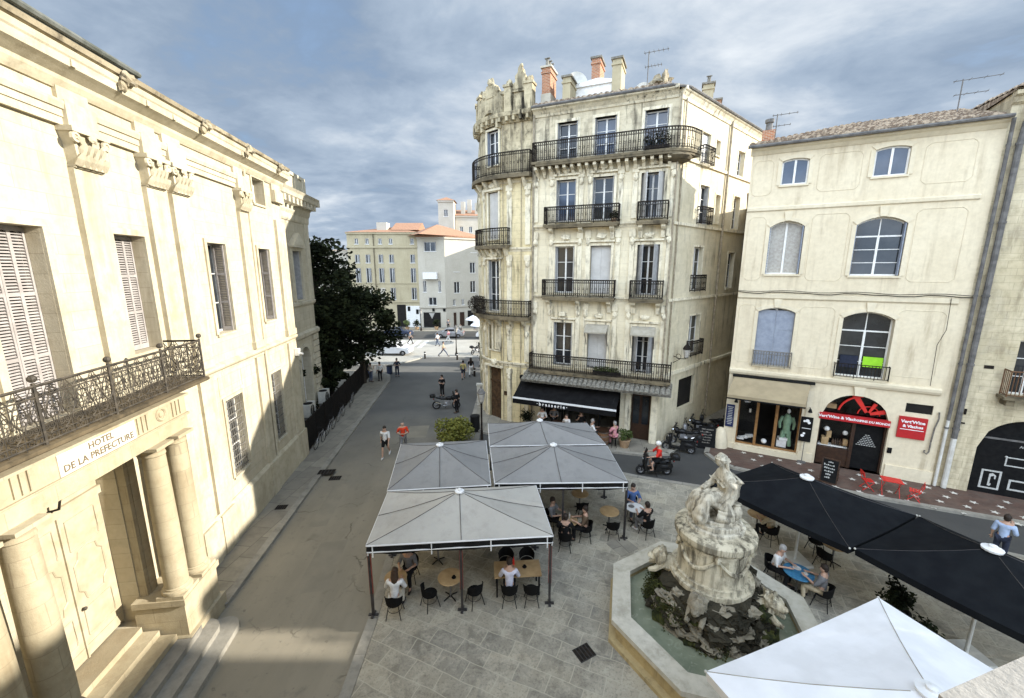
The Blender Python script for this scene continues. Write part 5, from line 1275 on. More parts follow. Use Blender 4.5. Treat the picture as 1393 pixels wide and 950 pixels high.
b_ = MB(); b_.box(10.15,12.0,-.62,0,4.72,4.85); b_.box(10.3,10.55,-.5,0,4.45,4.72); b_.box(11.5,11.75,-.5,0,4.45,4.72); b_ = b_.build('balcony', M['slab'], sh_)
railing([(10.25,0),(10.25,-.52),(11.9,-.52),(11.9,0)], 4.85, 1.1, b_, 'barrel', 'bars')
m = MB(); m.box(9.05,9.4,-.05,.0,3.3,3.36); m.box(9.3,9.36,-.08,0,3.75,4.0); m.box(9.6,9.9,-.02,.02,5.9,6.05); m.build('wall_ironwork', M['iron'], sh_)
# drain pipes between the two houses
def pipe(nm, lab, pts, r, mt, low=None):
    t = thing(nm, lab, 'drain pipe', (*RO,0), RZA)
    q = MB(); q.tube(pts, r, 9); 
    for z in (3,6,9,12,15): q.lathe([(r*1.25,z),(r*1.25,z+.08)], 9, (pts[-1][0],pts[-1][1],0))
    q.build('pipe', M[mt], t)
    if low: q = MB(); q.tube(low[0], low[1], 9); q.build('lower_pipe', M['white_pipe'], t)
pipe('drain_pipe', 'thick grey drain pipe bending from the stone house eave down the house joint', [(9.6,-.3,16.6),(9.35,-.28,16.45),(9.15,-.2,15.8),(9.12,-.16,15),(9.12,-.16,2.6)], .105, 'zinc', ([(9.12,-.16,2.6),(9.12,-.16,.15)], .1))
pipe('drain_pipe', 'thinner grey drain pipe along the right edge of the cream shop house', [(8.72,-.4,15.98),(8.8,-.18,15.5),(8.82,-.13,14),(8.82,-.13,3.4)], .065, 'zinc', ([(8.82,-.13,3.4),(8.82,-.13,.15)], .06))
# ------------------------------------------------------------------ buildings across the avenue
def simple_house(nm, lab, loc, rz, L, D, H, mt, wins, roof='hip', rh=2.0, rmat='tile_far', courses=(), over=.3, cat='building', roofx=True):
    """box house, front along local x, wins = list of (u,z,w,h,shutter) on the front; returns the empty"""
    t = thing(nm, lab, cat, loc, rz)
    ops = [(u-wd/2, u+wd/2, z, z+h, 0, .22) for u, z, wd, h, s_ in wins]
    m = MB(); facade(m, LIN, 0, L, 0, H, ops); m.face((0,0,0),(0,D,0),(0,D,H),(0,0,H)); m.face((L,0,0),(L,D,0),(L,D,H),(L,0,H)); m.face((0,D,0),(L,D,0),(L,D,H),(0,D,H)); m.build('wall', M[mt], t)
    m = MB()
    for z, h, p in courses: m.box(-.05, L+.05, -p, .02, z, z+h)
    m.box(-.1, L+.1, -.22, .1, H-.3, H-.02); m.build('string_course', M[mt], t)
    m = MB(); o = over
    if roof == 'hip':
        k = min(L, D)*.45
        A = [(-o,-o,H),(L+o,-o,H),(L+o,D+o,H),(-o,D+o,H)]
        r = [(k,D/2,H+rh),(L-k,D/2,H+rh)] if L >= D else [(L/2,k,H+rh),(L/2,D-k,H+rh)]
        if L >= D: m.add(A+r, [(0,1,5,4),(1,2,5),(2,3,4,5),(3,0,4),(0,3,2,1)])
        else: m.add(A+r, [(0,1,4),(1,2,5,4),(2,3,5),(3,0,4,5),(0,3,2,1)])
    elif roof == 'gable':
        m.prism_x([(-o,H),(D/2,H+rh),(D+o,H)], -o, L+o)
    else: m.box(-o, L+o, -o, D+o, H, H+.25)
    rf_ = m.build('roof', M[rmat], t)
    for u, z, wd, h, s_ in wins:
        q = MB(T((u,0,z))); q.box(-wd/2,-wd/2+.07,.1,.2,0,h); q.box(wd/2-.07,wd/2,.1,.2,0,h); q.box(-.04,.04,.1,.2,0,h); q.box(-wd/2+.07,wd/2-.07,.1,.2,h-.07,h); q.box(-wd/2-.08,wd/2+.08,-.08,.1,-.1,-.002)
        o_ = q.build('window', M['white'], t)
        q = MB(T((u,0,z))); q.box(-wd/2,wd/2,.15,.17,0,h); q.build('pane', M['glass'], o_)
        if s_ == 'c': q = MB(T((u,0,z))); q.box(-wd/2,wd/2,.03,.08,0,h); q.build('shutter', M['far_white'], o_)
        elif s_ == 'o':
            for sg_ in (-1,1): q = MB(T((u+sg_*(wd*.75+.02),0,z))); q.box(-wd*.24,wd*.24,-.06,-.005,0,h); q.build('shutter', M['shutter'], o_)
        elif s_ == 'r':
            for sg_ in (-1,1): q = MB(T((u+sg_*(wd/2-.08),0,z))); q.box(-.06,.03,-.12,.1,0,h); q.build('shutter', M['shutter_grey'], o_)
    return t, rf_
W = []
for u in (1.6, 3.4, 5.6, 7.4, 11.0):
    W += [(u,12.3,.6,.9,''),(u,9.9,.75,1.35,'r'),(u,6.6,.85,2.4,'r'),(u,3.6,.85,2.0,'c' if u in (5.6,3.4) else 'r')]
W += [(12.3,12.3,.5,.9,''),(9.3,3.5,1.0,2.0,'c')] if False else [(12.3,14.2,.5,.9,'')]
W = [(u,z+1.9 if z == 12.3 else z+1.2 if z == 9.9 else z+1.2 if z == 6.6 else z+1.3, a, b, s_) for u, z, a, b, s_ in W if not (u == 12.3)]
pe, rf_ = simple_house('ochre_house', 'long ochre five-storey house beyond the avenue behind the dark tree', (-27.8,71,0), rad(-1), 11.9, 12, 16.1, 'far_peach', W, 'hip', 1.3, courses=((13.55,.3,.22),(7.6,.18,.12),(4.4,.25,.18)))
q = MB(); q.box(4.5,6.2,2,4,16.2,17.9); q.build('chimney', M['far_pale'], rf_); q = MB(); q.prism_x([(1.5,16.6),(5,18.1),(8,16.6)], 7, 11.8); q.build('roof_ridge', M['tile_far'], rf_)
q = MB(); q.tube([(4.5,-.12,.2),(4.5,-.12,16)], .07, 6); q.build('drain_pipe', M['slab'], pe)
q = MB(); q.box(7.9,9.4,-.05,.05,.1,4.0); q.build('dark_shopfront', M['dark'], pe)
q = MB(); q.box(9.5,11.85,-.08,.02,.1,3.8); q.build('white_shopfront', M['white'], pe)
for u, z in ((9.75,2.9),(11.2,2.4)): q = MB(); q.box(u,u+.45,-.12,-.08,z,z+.8); q.build('shop_poster', M['sign_black'], pe)
wa, rf_ = simple_house('white_corner_house', 'white corner house with hipped orange roof beyond the avenue', (-15.9,70.6,0), rad(-5), 4.6, 8, 15.3, 'far_white',
   [(2.2,13.0,2.0,1.5,'r'),(2.2,9.5,1.7,2.2,'c'),(1.0,6.2,.6,1.9,''),(3.6,6.2,.5,1.9,''),(2.3,4.0,1.4,1.3,'')], 'none', .2, courses=((3.5,.2,.25),), rmat='tile_far')
q = MB(); q.box(1.0,3.4,-.9,.05,8.4,8.6); q.box(1.0,3.4,-.9,-.8,8.6,9.5); q.box(1.0,1.1,-.8,0,8.6,9.5); q.box(3.3,3.4,-.8,0,8.6,9.5); q.build('balcony', M['white'], wa)
q = MB(); q.box(.6,3.6,-.06,.1,.1,2.7); q.build('shop_window', M['dark'], wa); q = MB(); q.add([(1.6,-.09,2.6),(2.6,-.09,2.6),(2.1,-.09,1.6)], [(0,1,2)]); q.build('shop_emblem', M['pale_pane'], wa)
for u in (2.2,4.1): q = MB(); q.box(u,u+.4,-.14,-.06,2.9,3.4); q.build('hanging_sign', M['sign_black'], wa)
c0 = Vector((-15.9,70.6,0)); e0 = Vector((cos(rad(-5)), sin(rad(-5)), 0)); cc = c0+e0*4.62
wb, rf2 = simple_house('white_wing_house', 'white house wing with sunlit upper wall beside the corner house beyond the avenue', tuple(cc), rad(36), 9.5, 8, 15.3, 'far_white',
   [(2.2,9.6,1.1,2.1,'c'),(2.2,6.0,1.1,1.9,''),(5.6,12.9,1.1,1.6,'c'),(5.4,9.4,1.1,1.8,''),(5.4,6.0,1.1,2.0,''),(1.6,3.9,.5,1.0,''),(3.3,3.9,.5,1.0,'')], 'none', .2, courses=((3.5,.25,.15),))
q = MB(); q.add([(-4.9,-.9,15.5),(.1,-.5,15.5),(8.0,0,15.5),(7,8,15.5),(-4.6,7,15.5),(.6,3.6,17.6)], [(0,1,5),(1,2,5),(2,3,5),(3,4,5),(4,0,5)]); q.build('hip_roof', M['tile_far'], wb)
q = MB(); q.box(4.2,7.0,-.05,.1,.1,2.8); q.build('shop_window', M['dark'], wb)
q = MB(); q.box(1.4,1.9,-.05,.1,.1,2.6); q.box(2.6,3.5,-.05,.1,.1,2.6); q.build('doorway', M['dark_wood'], wb)
tw, rf3 = simple_house('roof_tower_house', 'white house with a small square roof tower rising behind the corner house', (-14.5,84,0), rad(0), 3.0, 4, 23.2, 'far_pale', [(1.5,20.2,.8,1.3,'')], 'hip', .8)
simple_house('stepped_house', 'pale house with orange roof and chimneys behind the white wing', (-11.4,86,0), rad(8), 9, 8, 20.6, 'far_pale', [(u,17.3,.7,1.2,'') for u in (1.2,3,4.8,6.6)], 'gable', 1.6)
q = MB()
for x, y, h in ((-10,87.5,3.6),(-8.8,88.5,4.2),(-7.2,88,3.4)): q.box(x-.4,x+.4,y-.5,y+.5,20.6,20.6+h-.8)
tag(q.build('chimney_stack', M['far_pale']), 'row of pale chimney stacks on the roof behind the white wing', 'chimney')
simple_house('low_white_house', 'low pale house seen above the dark tree at the left of the avenue', (-44,80,0), 0, 14, 10, 13.4, 'far_pale', [(u,z,.9,1.6,'c') for u in (9.5,11.6,13) for z in (8,10.8)], 'hip', .5, rmat='tile')
simple_house('far_roof_house', 'pale house with low tiled roof glimpsed behind the ochre house', (-33,92,0), 0, 18, 10, 16.6, 'far_pale', [(u,13.4,.9,1.5,'') for u in (2,5,8)], 'hip', 2.2)
# row of houses closing the square on the right, beyond the frame; the low sun comes over their roofs
for nm, lab, x, y0, y1, h, mt in (('terrace_house','cream terrace house next to the rough stone house, shutters closed',29.0,12.3,15.2,16.7,'rb'), ('terrace_house','taller stone terrace house on the right side of the square',31.0,9.92,12.28,17.6,'fr'),
      ('terrace_house','narrow low terrace house squeezed between two taller ones',33.0,9.12,9.90,15.4,'rb'), ('terrace_house','tall limestone terrace house right of the fountain square',34.0,7.3,9.1,18.6,'cm'),
      ('terrace_house','long very tall limestone terrace closing the right of the square',35.0,-9.0,7.28,21.6,'cm')):
    L = y1-y0; n = max(0, int((L-.4)/2.2)); wn_ = []
    for i in range(n):
        for z in (4.4, 8.2, 11.9): wn_.append(((i+.5)*L/n, z, 1.0, 2.2, 'c'))
    t_, r_ = simple_house(nm, lab, (x, y1, 0), rad(-90), L, 9, h, mt, wn_, 'flat', over=.0, rmat='lead', cat='house')
    if 'narrow' in lab:
        q = MB(); q.box(.1,.32,.6,1.4,h,h+1.15); q.box(.5,.58,.5,.9,h,h+.8); q.build('chimney', M['brick'], r_)  # unseen chimney added to notch the sun patch on the road
simple_house('shade_house', 'tall pale house on the avenue hidden behind the rounded tower', (7,69,0), 0, 16, 14, 19.6, 'far_pale', [(u,z,1.1,2.0,'c') for u in (2,5,8,11,14) for z in (5,9,13)], 'hip', 1.5, rmat='tile')  # unseen house added to cast shade on the lower white wing
# church spire beyond the stone house
q = MB(); q.lathe([(2.2,0),(2.2,15.6),(2.1,16.2),(.42,29.2),(.55,29.3),(.55,29.6),(.26,29.8),(.2,30.6)], 8); q.tube([(0,0,30.4),(0,0,33.4)], .07, 5); q.box(-.35,.35,-.05,.05,32.4,32.52)
tag(q.build('church_spire', M['far_pale'], None, loc=(51.4,43.0,0)), 'pale pointed church spire behind the stone house roof', 'spire')
def antenna(lab, x, y, z, h, a, n=5, L=.9):
    t = thing('roof_antenna', lab, 'antenna', (x, y, z), a)
    q = MB(); q.tube([(0,0,-.6),(0,0,h)], .025, 5); q.build('mast', M['zinc'], t)
    for zz, ll in ((h-.05, L), (h*.62, L*.7)):
        q = MB(); q.tube([(-ll*.25,0,zz),(ll,0,zz)], .015, 4)
        for i in range(n): x_ = -ll*.2+ll*1.15*i/(n-1); q.tube([(x_,-.2,zz),(x_,.2,zz)], .01, 4)
        q.build('aerial', M['zinc'], t)
antenna('tall television aerial on the corner building roof', *cpt(10.15,1.4), 19.7, 2.9, CZ-.1, 6, 1.1) if False else None
x_, y_, _ = cpt(9.35,1.2); antenna('tall television aerial with crossed rods on the corner building roof', x_, y_, 19.5, 1.9, CZ, 6, 1.0)
x_, y_, _ = rpt(8.0,-3.0); antenna('two-armed television aerial on the roof ridge beside the stone house', x_, y_, 17.0, 1.7, RZA, 4, 1.3)
x_, y_, _ = rpt(.8,-1.6); antenna('small television aerial at the left end of the cream house roof', x_, y_, 16.5, 1.5, RZA, 4, .9)
def dish(lab, x, y, z, r, a, tilt):
    t = thing('satellite_dish', lab, 'satellite dish', (x, y, z), a)
    q = MB(RX(rad(tilt))); n = 5; q.lathe([(r*i/n, .22*r*(i/n)**2) for i in range(n+1)], 20, caps=False); q.build('dish', M['ac_white'], t, smooth=True)
    q = MB(); q.tube([(0,0,-1.0),(0,.05,0)], .03, 5); q.tube([(0,-.05,-.1),(0,-r*1.1,-.25)], .015, 4); q.build('mount', M['zinc'], t)
x_, y_, _ = cpt(5.3,1.9); dish('round satellite dish beside the plain chimney on the corner building', x_, y_, 20.75, .62, CZ+.5, 80)
x_, y_, _ = cpt(9.0,1.8); dish('pale satellite dish near the tall aerial on the corner building', x_, y_, 19.75, .45, CZ-.3, 75)

# ------------------------------------------------------------------ trees and plants
def leaf_cloud(mb, c, r, n, size, flat=.5, seed=0, hollow=.35):
    rnd = random.Random(seed)
    for _ in range(n):
        while True:
            p = Vector((rnd.uniform(-1,1), rnd.uniform(-1,1), rnd.uniform(-1,1)))
            if hollow*hollow < p.length_squared < 1: break
        p = Vector((c[0]+p.x*r[0], c[1]+p.y*r[1], c[2]+p.z*r[2]))
        a = Vector((rnd.gauss(0,1), rnd.gauss(0,1), rnd.gauss(0,flat))).normalized(); b = a.cross(Vector((rnd.gauss(0,1), rnd.gauss(0,1), rnd.gauss(0,1)))).normalized()
        s_ = size*rnd.uniform(.6, 1.35)
        mb.add([p-a*s_*.5, p+b*s_*.28, p+a*s_*.5, p-b*s_*.28], [(0,1,2,3)])
def tree(lab, x, y, h, crown, n_clump, leaf, seed, zc, size=.3, mt='leaf_dark', per=150, group=None):
    rnd = random.Random(seed); t = thing('broadleaf_tree', lab, 'tree', (x, y, 0), 0, group)
    tr = MB(); tr.tube([(0,0,-.1),(.05,.02,h*.18),(-.06,.05,h*.4),(.03,0,h*.62),(0,.05,h*.85)], [.3,.24,.2,.13,.05], 9)
    cr = MB(); cl = []
    for i in range(n_clump):
        th = rnd.uniform(0, 2*pi); ph = rnd.uniform(-1, 1); rr = rnd.uniform(.35, 1)**.6
        q = Vector((cos(th)*math.sqrt(1-ph*ph)*rr*crown[0], sin(th)*math.sqrt(1-ph*ph)*rr*crown[1], zc+ph*rr*crown[2]))
        cl.append(q)
        b0 = Vector((0,0,min(max(q.z-1.2, h*.2), h*.7)))
        tr.tube([b0, b0.lerp(q, .55)+Vector((0,0,.25)), q], [.09,.05,.02], 5)
        s_ = rnd.uniform(.55, 1.1)*crown[0]*.42
        leaf_cloud(cr, q, (s_, s_, s_*.72), per, size, seed=seed*100+i, hollow=.1)
    tr.build('trunk', M['bark'], t); cr.build('crown', M[mt], t); return t
tree('tall dark evergreen tree just behind the fence past the rear wing', -15.0, 31.2, 12.6, (3.3,3.4,4.9), 60, 60, 3, 7.2, .36, per=250)
tree('dark evergreen tree with low branches hanging over the pavement corner', -13.3, 35.3, 8.6, (3.1,2.8,3.3), 40, 60, 5, 5.4, .33, per=240)
tree('dark bushy tree pressed against the rear wing', -16.0, 27.8, 9.0, (2.4,2.2,3.4), 26, 60, 9, 5.6, .32, per=210)
tree('looser dark tree standing behind the white car', -18.5, 40.5, 9.5, (3.6,3.0,3.2), 26, 60, 12, 6.4, .34, per=170)
tree('low dark bushy tree filling the gap above the fence beside the air conditioners', -14.2, 25.6, 4.6, (1.5,2.6,1.8), 22, 60, 21, 2.6, .26, per=170)
tree('low dark bushy tree behind the fence nearest the pavement corner', -14.3, 31.0, 5.0, (1.5,3.6,2.0), 28, 60, 22, 2.7, .26, per=170)
hd = thing('hedge', 'dark reddish hedge filling the space behind the fence', 'hedge', pt(15, -2.2), PZ)
q = MB(); leaf_cloud(q, (0,0,1.25), (5.5,.9,1.3), 5200, .22, seed=4, hollow=0); q.build('foliage', M['leaf_red'], hd)
def shrub(nm, lab, x, y, r, h, z0, mt, n, pot=None, size=.12, cat='plant', seed=1, potm='terracotta'):
    t = thing(nm, lab, cat, (x, y, z0), 0)
    if pot: q = MB(); q.lathe([(pot*.7,0),(pot,pot*1.25),(pot*1.08,pot*1.25),(pot*1.08,pot*1.4),(pot*.9,pot*1.4),(pot*.88,pot*1.25)], 14); q.build('pot', M[potm], t)
    zb = pot*1.3 if pot else 0
    q = MB(); rnd = random.Random(seed)
    for i in range(14):
        a = rnd.uniform(0,2*pi); rr = rnd.uniform(.1,.75)*r
        leaf_cloud(q, (cos(a)*rr, sin(a)*rr, zb+h*rnd.uniform(.3,.85)), (r*.45,r*.45,h*.28), n//14, size, seed=seed*31+i, hollow=0)
    q.build('foliage', M[mt], t)
    q = MB()
    for i in range(5): a = i*1.3; q.tube([(0,0,zb-.1),(cos(a)*r*.5,sin(a)*r*.5,zb+h*.6)], [.03,.012], 5)
    q.build('stem', M['bark'], t); return t
shrub('planter_bush', 'yellow-green rounded bush at the edge of the road behind the grey canopies', -3.4, 22.6, 1.15, 1.5, .0, 'leaf_yellow', 3600, None, .15, seed=3)
shrub('potted_plant', 'green plant in a pale woven pot by the brasserie side door', *cpt(9.5,-1.1)[:2], .42, .55, .12, 'leaf', 900, .33, .1, seed=5)
shrub('potted_plant', 'dark potted shrub under the left end of the black awning', *cpt(3.5,-1.0)[:2], .5, .9, .12, 'leaf_dark', 900, .3, .1, seed=6, potm='black_metal')
shrub('potted_plant', 'dark planter with trailing leaves beside the black parasol pole near the basin', 11.2, 10.2, .5, .8, .05, 'leaf_dark', 900, .3, .12, seed=7, potm='black_metal')
shrub('potted_plant', 'low green planter between the two black parasols', 10.6, 9.0, .5, .8, .05, 'leaf_dark', 900, .3, .12, seed=8, potm='black_metal')
for i, (u, s_) in enumerate(((7.9,.0),(8.9,.0))):
    pass
t = thing('balcony_planter', 'low green planter hanging on the long first-floor balcony', 'plant', cpt(8.2,-.45,4.07), CZ)
q = MB(); q.box(-.8,.8,-.12,.12,0,.22); q.build('trough', M['black_metal'], t); q = MB(); leaf_cloud(q, (0,0,.32), (.8,.14,.2), 800, .09, seed=41, hollow=0); q.build('foliage', M['leaf'], t)
t = thing('balcony_planter', 'brown dry plants overgrowing the lowest tower balcony', 'plant', (*[(a*1.0) for a in cpt(*TF(-4.0,-.4))[:2]], 7.25), CZ)
q = MB(); leaf_cloud(q, (0,0,.6), (.8,.6,.6), 1500, .1, seed=42, hollow=0); q.build('foliage', M['bark'], t); q = MB(); q.box(-.5,.5,-.15,.15,0,.25); q.build('trough', M['hood'], t)
t = thing('balcony_planter', 'dark plants on the top balcony near the rounded corner', 'plant', cpt(10.2,-.45,16.1), CZ)
q = MB(); leaf_cloud(q, (0,0,.5), (.7,.2,.45), 900, .09, seed=43, hollow=0); q.build('foliage', M['leaf_dark'], t); q = MB(); q.box(-.6,.6,-.12,.12,0,.2); q.build('trough', M['black_metal'], t)
t = thing('balcony_planter', 'small potted plants on the right end of the third-floor balcony', 'plant', cpt(8.2,-.35,12.68), CZ)
q = MB(); leaf_cloud(q, (0,0,.35), (.25,.2,.25), 500, .08, seed=44, hollow=0); q.build('foliage', M['leaf_dark'], t); q = MB(); q.lathe([(.12,0),(.16,.2)], 10); q.build('pot', M['terracotta'], t)

# ------------------------------------------------------------------ terrace canopies
def canopy(lab, P, ze, za, apex, mt, posts, valance=True, red=False, midposts=()):
    """P = four eave corners counter-clockwise from front-left; apex (x,y)"""
    cx, cy = sum(p[0] for p in P)/4, sum(p[1] for p in P)/4
    t = thing('terrace_canopy', lab, 'canopy', (cx, cy, 0), 0, 'square canopies over the brasserie terrace')
    L = lambda p: (p[0]-cx, p[1]-cy)
    q = MB(); A = L(apex); rings_ = 6; N = 6
    for k_ in range(4):
        a, b = L(P[k_]), L(P[(k_+1) % 4])
        for i in range(rings_):
            for j in range(N):
                def pnt(i_, j_):
                    s_ = i_/rings_; v_ = j_/N
                    e = (a[0]+(b[0]-a[0])*v_, a[1]+(b[1]-a[1])*v_)
                    z = ze+(za-ze)*(1-s_)+(-.06*sin(pi*s_))+(-.05*sin(pi*v_)*s_*(1 if s_ < 1 else 0))
                    return (A[0]+(e[0]-A[0])*s_, A[1]+(e[1]-A[1])*s_, z)
                q.face(pnt(i,j), pnt(i+1,j), pnt(i+1,j+1), pnt(i,j+1))
    top = q.build('cloth', M[mt], t)
    q = MB()
    for k_ in range(4):
        a, b = L(P[k_]), L(P[(k_+1) % 4])
        for e in (a, ((a[0]+b[0])/2, (a[1]+b[1])/2)):
            q.tube([(A[0]+(e[0]-A[0])*s_, A[1]+(e[1]-A[1])*s_, ze+(za-ze)*(1-s_)-.06*sin(pi*s_)+.004) for s_ in (.06,.3,.6,.85,1)], .009, 5)
    q.build('seam', M['gunmetal'], top)
    q = MB(); q.lathe([(.15,za-.02),(.15,za+.02),(.06,za+.04),(.06,za+.08),(.02,za+.09)], 12, (A[0],A[1],0)); q.build('finial', M['strip_white'], top)
    q = MB()
    for k_ in range(4):
        a, b = L(P[k_]), L(P[(k_+1) % 4])
        q.tube([(a[0],a[1],ze-.03),(b[0],b[1],ze-.03)], .026, 6); q.tube([(a[0],a[1],ze-.24),(b[0],b[1],ze-.24)], .02, 6)
        for v_ in (.03,.34,.66,.97): x, y = a[0]+(b[0]-a[0])*v_, a[1]+(b[1]-a[1])*v_; q.tube([(x,y,ze-.03),(x,y,ze-.4)], .02, 5)
    q.build('frame_rail', M['strip_white'], t)
    q = MB()
    for k_ in range(4):
        a, b = L(P[k_]), L(P[(k_+1) % 4]); n = 14
        for i in range(n):
            v0, v1 = i/n, (i+1)/n; o0, o1 = .02*sin(i*2.1), .02*sin((i+1)*2.1)
            f0 = .06*abs(sin(v0*pi*3)); f1 = .06*abs(sin(v1*pi*3))
            x0, y0, x1, y1 = a[0]+(b[0]-a[0])*v0, a[1]+(b[1]-a[1])*v0, a[0]+(b[0]-a[0])*v1, a[1]+(b[1]-a[1])*v1
            q.face((x0,y0,ze-.05),(x1,y1,ze-.05),(x1+o1,y1+o1,ze-.27-f1),(x0+o0,y0+o0,ze-.27-f0))
    if valance: q.build('valance', M['valance'], t)
    for px, py in posts:
        q = MB(); x, y = px-cx, py-cy
        q.box(x-.035,x+.035,y-.035,y+.035,.06,ze-.05); q.box(x-.14,x+.14,y-.04,y+.04,.05,.09); q.box(x-.04,x+.04,y-.14,y+.14,.052,.088)
        o = q.build('post', M['gunmetal'], t)
        if red: q = MB(); q.box(x-.045,x-.036,y-.034,y+.034,.8,ze-.1); q.box(x+.036,x+.045,y-.034,y+.034,.8,ze-.1); q.build('post_edge', M['red_metal'], o)
    return t
C1 = [(-4.13,10.28),(1.2,10.72),(.86,13.55),(-4.35,13.1)]
canopy('nearest pale grey terrace canopy with white edge rail beside the road', C1, 2.5, 3.2, (-1.68,11.95), 'canopy', [(-4.13,10.42),(-1.5,10.6),(1.15,10.85),(-4.3,13.0),(.85,13.4)], red=True)
C2 = [(-4.4,13.2),(-.78,13.6),(-1.2,17.5),(-4.95,17.1)]
canopy('left rear grey terrace canopy behind the nearest one along the road', C2, 2.5, 3.2, (-2.92,15.45), 'canopy_grey', [(-4.9,17.0),(-1.25,17.3)])
C3 = [(-.62,13.7),(4.25,13.8),(4.2,16.95),(-.95,16.75)]
canopy('right middle grey terrace canopy nearest to the fountain', C3, 2.5, 3.2, (1.68,15.45), 'canopy_grey', [(4.28,13.95),(-.6,13.9),(1.9,13.85),(4.15,16.8)])
C4 = [(-.98,16.9),(4.18,17.1),(3.78,19.65),(-1.2,19.55)]
canopy('right rear grey terrace canopy closest to the brasserie', C4, 2.5, 3.2, (1.3,18.15), 'canopy_grey', [(3.7,19.5),(-1.1,19.4)])
def parasol(lab, P, ze, za, mt, polem, group):
    cx, cy = sum(p[0] for p in P)/4, sum(p[1] for p in P)/4
    t = thing('parasol', lab, 'parasol', (cx, cy, 0), 0, group)
    q = MB(); q.lathe([(.1,.05),(.1,.06),(.045,.1),(.04,za-.05)], 10); q.box(-.4,.4,-.4,.4,.05,.13); q.build('pole', M[polem], t)
    q = MB(); n = 6
    for k_ in range(4):
        a = (P[k_][0]-cx, P[k_][1]-cy); b = (P[(k_+1)%4][0]-cx, P[(k_+1)%4][1]-cy)
        for i in range(n):
            for j in range(6):
                def pp(s_, v_): 
                    e = (a[0]+(b[0]-a[0])*v_, a[1]+(b[1]-a[1])*v_); return (e[0]*s_, e[1]*s_, za+(ze-za)*s_-.07*sin(pi*s_)-.05*sin(pi*v_)*s_)
                s0, s1, v0, v1 = i/n, (i+1)/n, j/6, (j+1)/6
                q.face(pp(s0,v0), pp(s1,v0), pp(s1,v1), pp(s0,v1))
        for j in range(6):
            v0, v1 = j/6, (j+1)/6
            x0,y0,x1,y1 = a[0]+(b[0]-a[0])*v0, a[1]+(b[1]-a[1])*v0, a[0]+(b[0]-a[0])*v1, a[1]+(b[1]-a[1])*v1
            z0, z1 = ze-.05*sin(pi*v0), ze-.05*sin(pi*v1)
            q.face((x0,y0,z0),(x1,y1,z1),(x1*.99,y1*.99,z1-.2),(x0*.99,y0*.99,z0-.2))
    o = q.build('cloth', M[mt], t)
    q = MB(); q.lathe([(.2,za-.03),(.21,za+.02),(.08,za+.05),(.08,za+.1),(.02,za+.12)], 14); q.build('finial', M['strip_white'], o)
    q = MB()
    for k_ in range(4):
        a = (P[k_][0]-cx, P[k_][1]-cy); b = (P[(k_+1)%4][0]-cx, P[(k_+1)%4][1]-cy)
        for e in (a, ((a[0]+b[0])/2, (a[1]+b[1])/2)): q.tube([(e[0]*s_, e[1]*s_, za+(ze-za)*s_-.07*sin(pi*s_)-.13) for s_ in (.05,.25,.5,.75,.98)], .02, 5)
        q.ball((a[0],a[1],ze), .03, 6, 4)
    q.build('rib', M[polem], t)
    q = MB()
    for k_ in range(4):
        a = (P[k_][0]-cx, P[k_][1]-cy); q.tube([(a[0]*s_, a[1]*s_, za+(ze-za)*s_-.07*sin(pi*s_)+.002) for s_ in (.08,.25,.5,.75,1)], .008, 5)
    q.build('seam', M['gunmetal' if mt == 'canvas_navy' else 'canvas_beige'], o); return t
parasol('left black square parasol right behind the fountain statue', [(9.46,10.15),(12.85,11.7),(10.5,15.3),(7.15,13.8)], 2.5, 3.25, 'canvas_navy', 'ac_white', 'black parasols')
parasol('right black square parasol running out of the picture edge', [(11.4,6.6),(14.6,8.15),(12.9,11.66),(9.6,10.14)], 2.5, 3.25, 'canvas_navy', 'ac_white', 'black parasols')
parasol('large white square parasol in front of the fountain', [(8.62,8.3),(3.72,6.5),(5.3,2.8),(10.2,4.6)], 2.6, 3.3, 'canvas_white', 'ac_white', None)
# the house the square is seen from, behind the viewer
cw_ = []
for i in range(9):
    for z in (4.6, 12.2):
        cw_.append((2.4+i*3.1, z, 1.15, 2.5, 'c'))
simple_house('terrace_house', 'long cream terrace house behind the viewpoint, facing the square with closed shutters', (5.2,-2.2,0), pi, 30, 10, 15.5, 'rb', cw_, 'flat', over=.0, rmat='lead', cat='house')
# stone ledge of the house the square is seen from
q = MB(); q.prism([(.93,.62),(1.1,.655),(3.2,1.35),(3.2,-1.5),(1.2,-1.5)], 9.12, 9.3) if False else None
ld = thing('stone_balustrade', 'pale speckled stone ledge at the lower right corner', 'ledge', (1.0,.2,0), 0)
q = MB(); q.prism([(-.08,.52),(.22,.61),(2.6,1.35),(2.6,-1.8),(-.08,-1.8)], 9.1, 9.3); q.build('ledge_slab', M['ledge'], ld)
q = MB(); q.prism([(.0,.3),(.22,.38),(2.5,1.05),(2.5,-1.8),(.0,-1.8)], 0, 9.1); q.build('wall', M['cm'], ld)

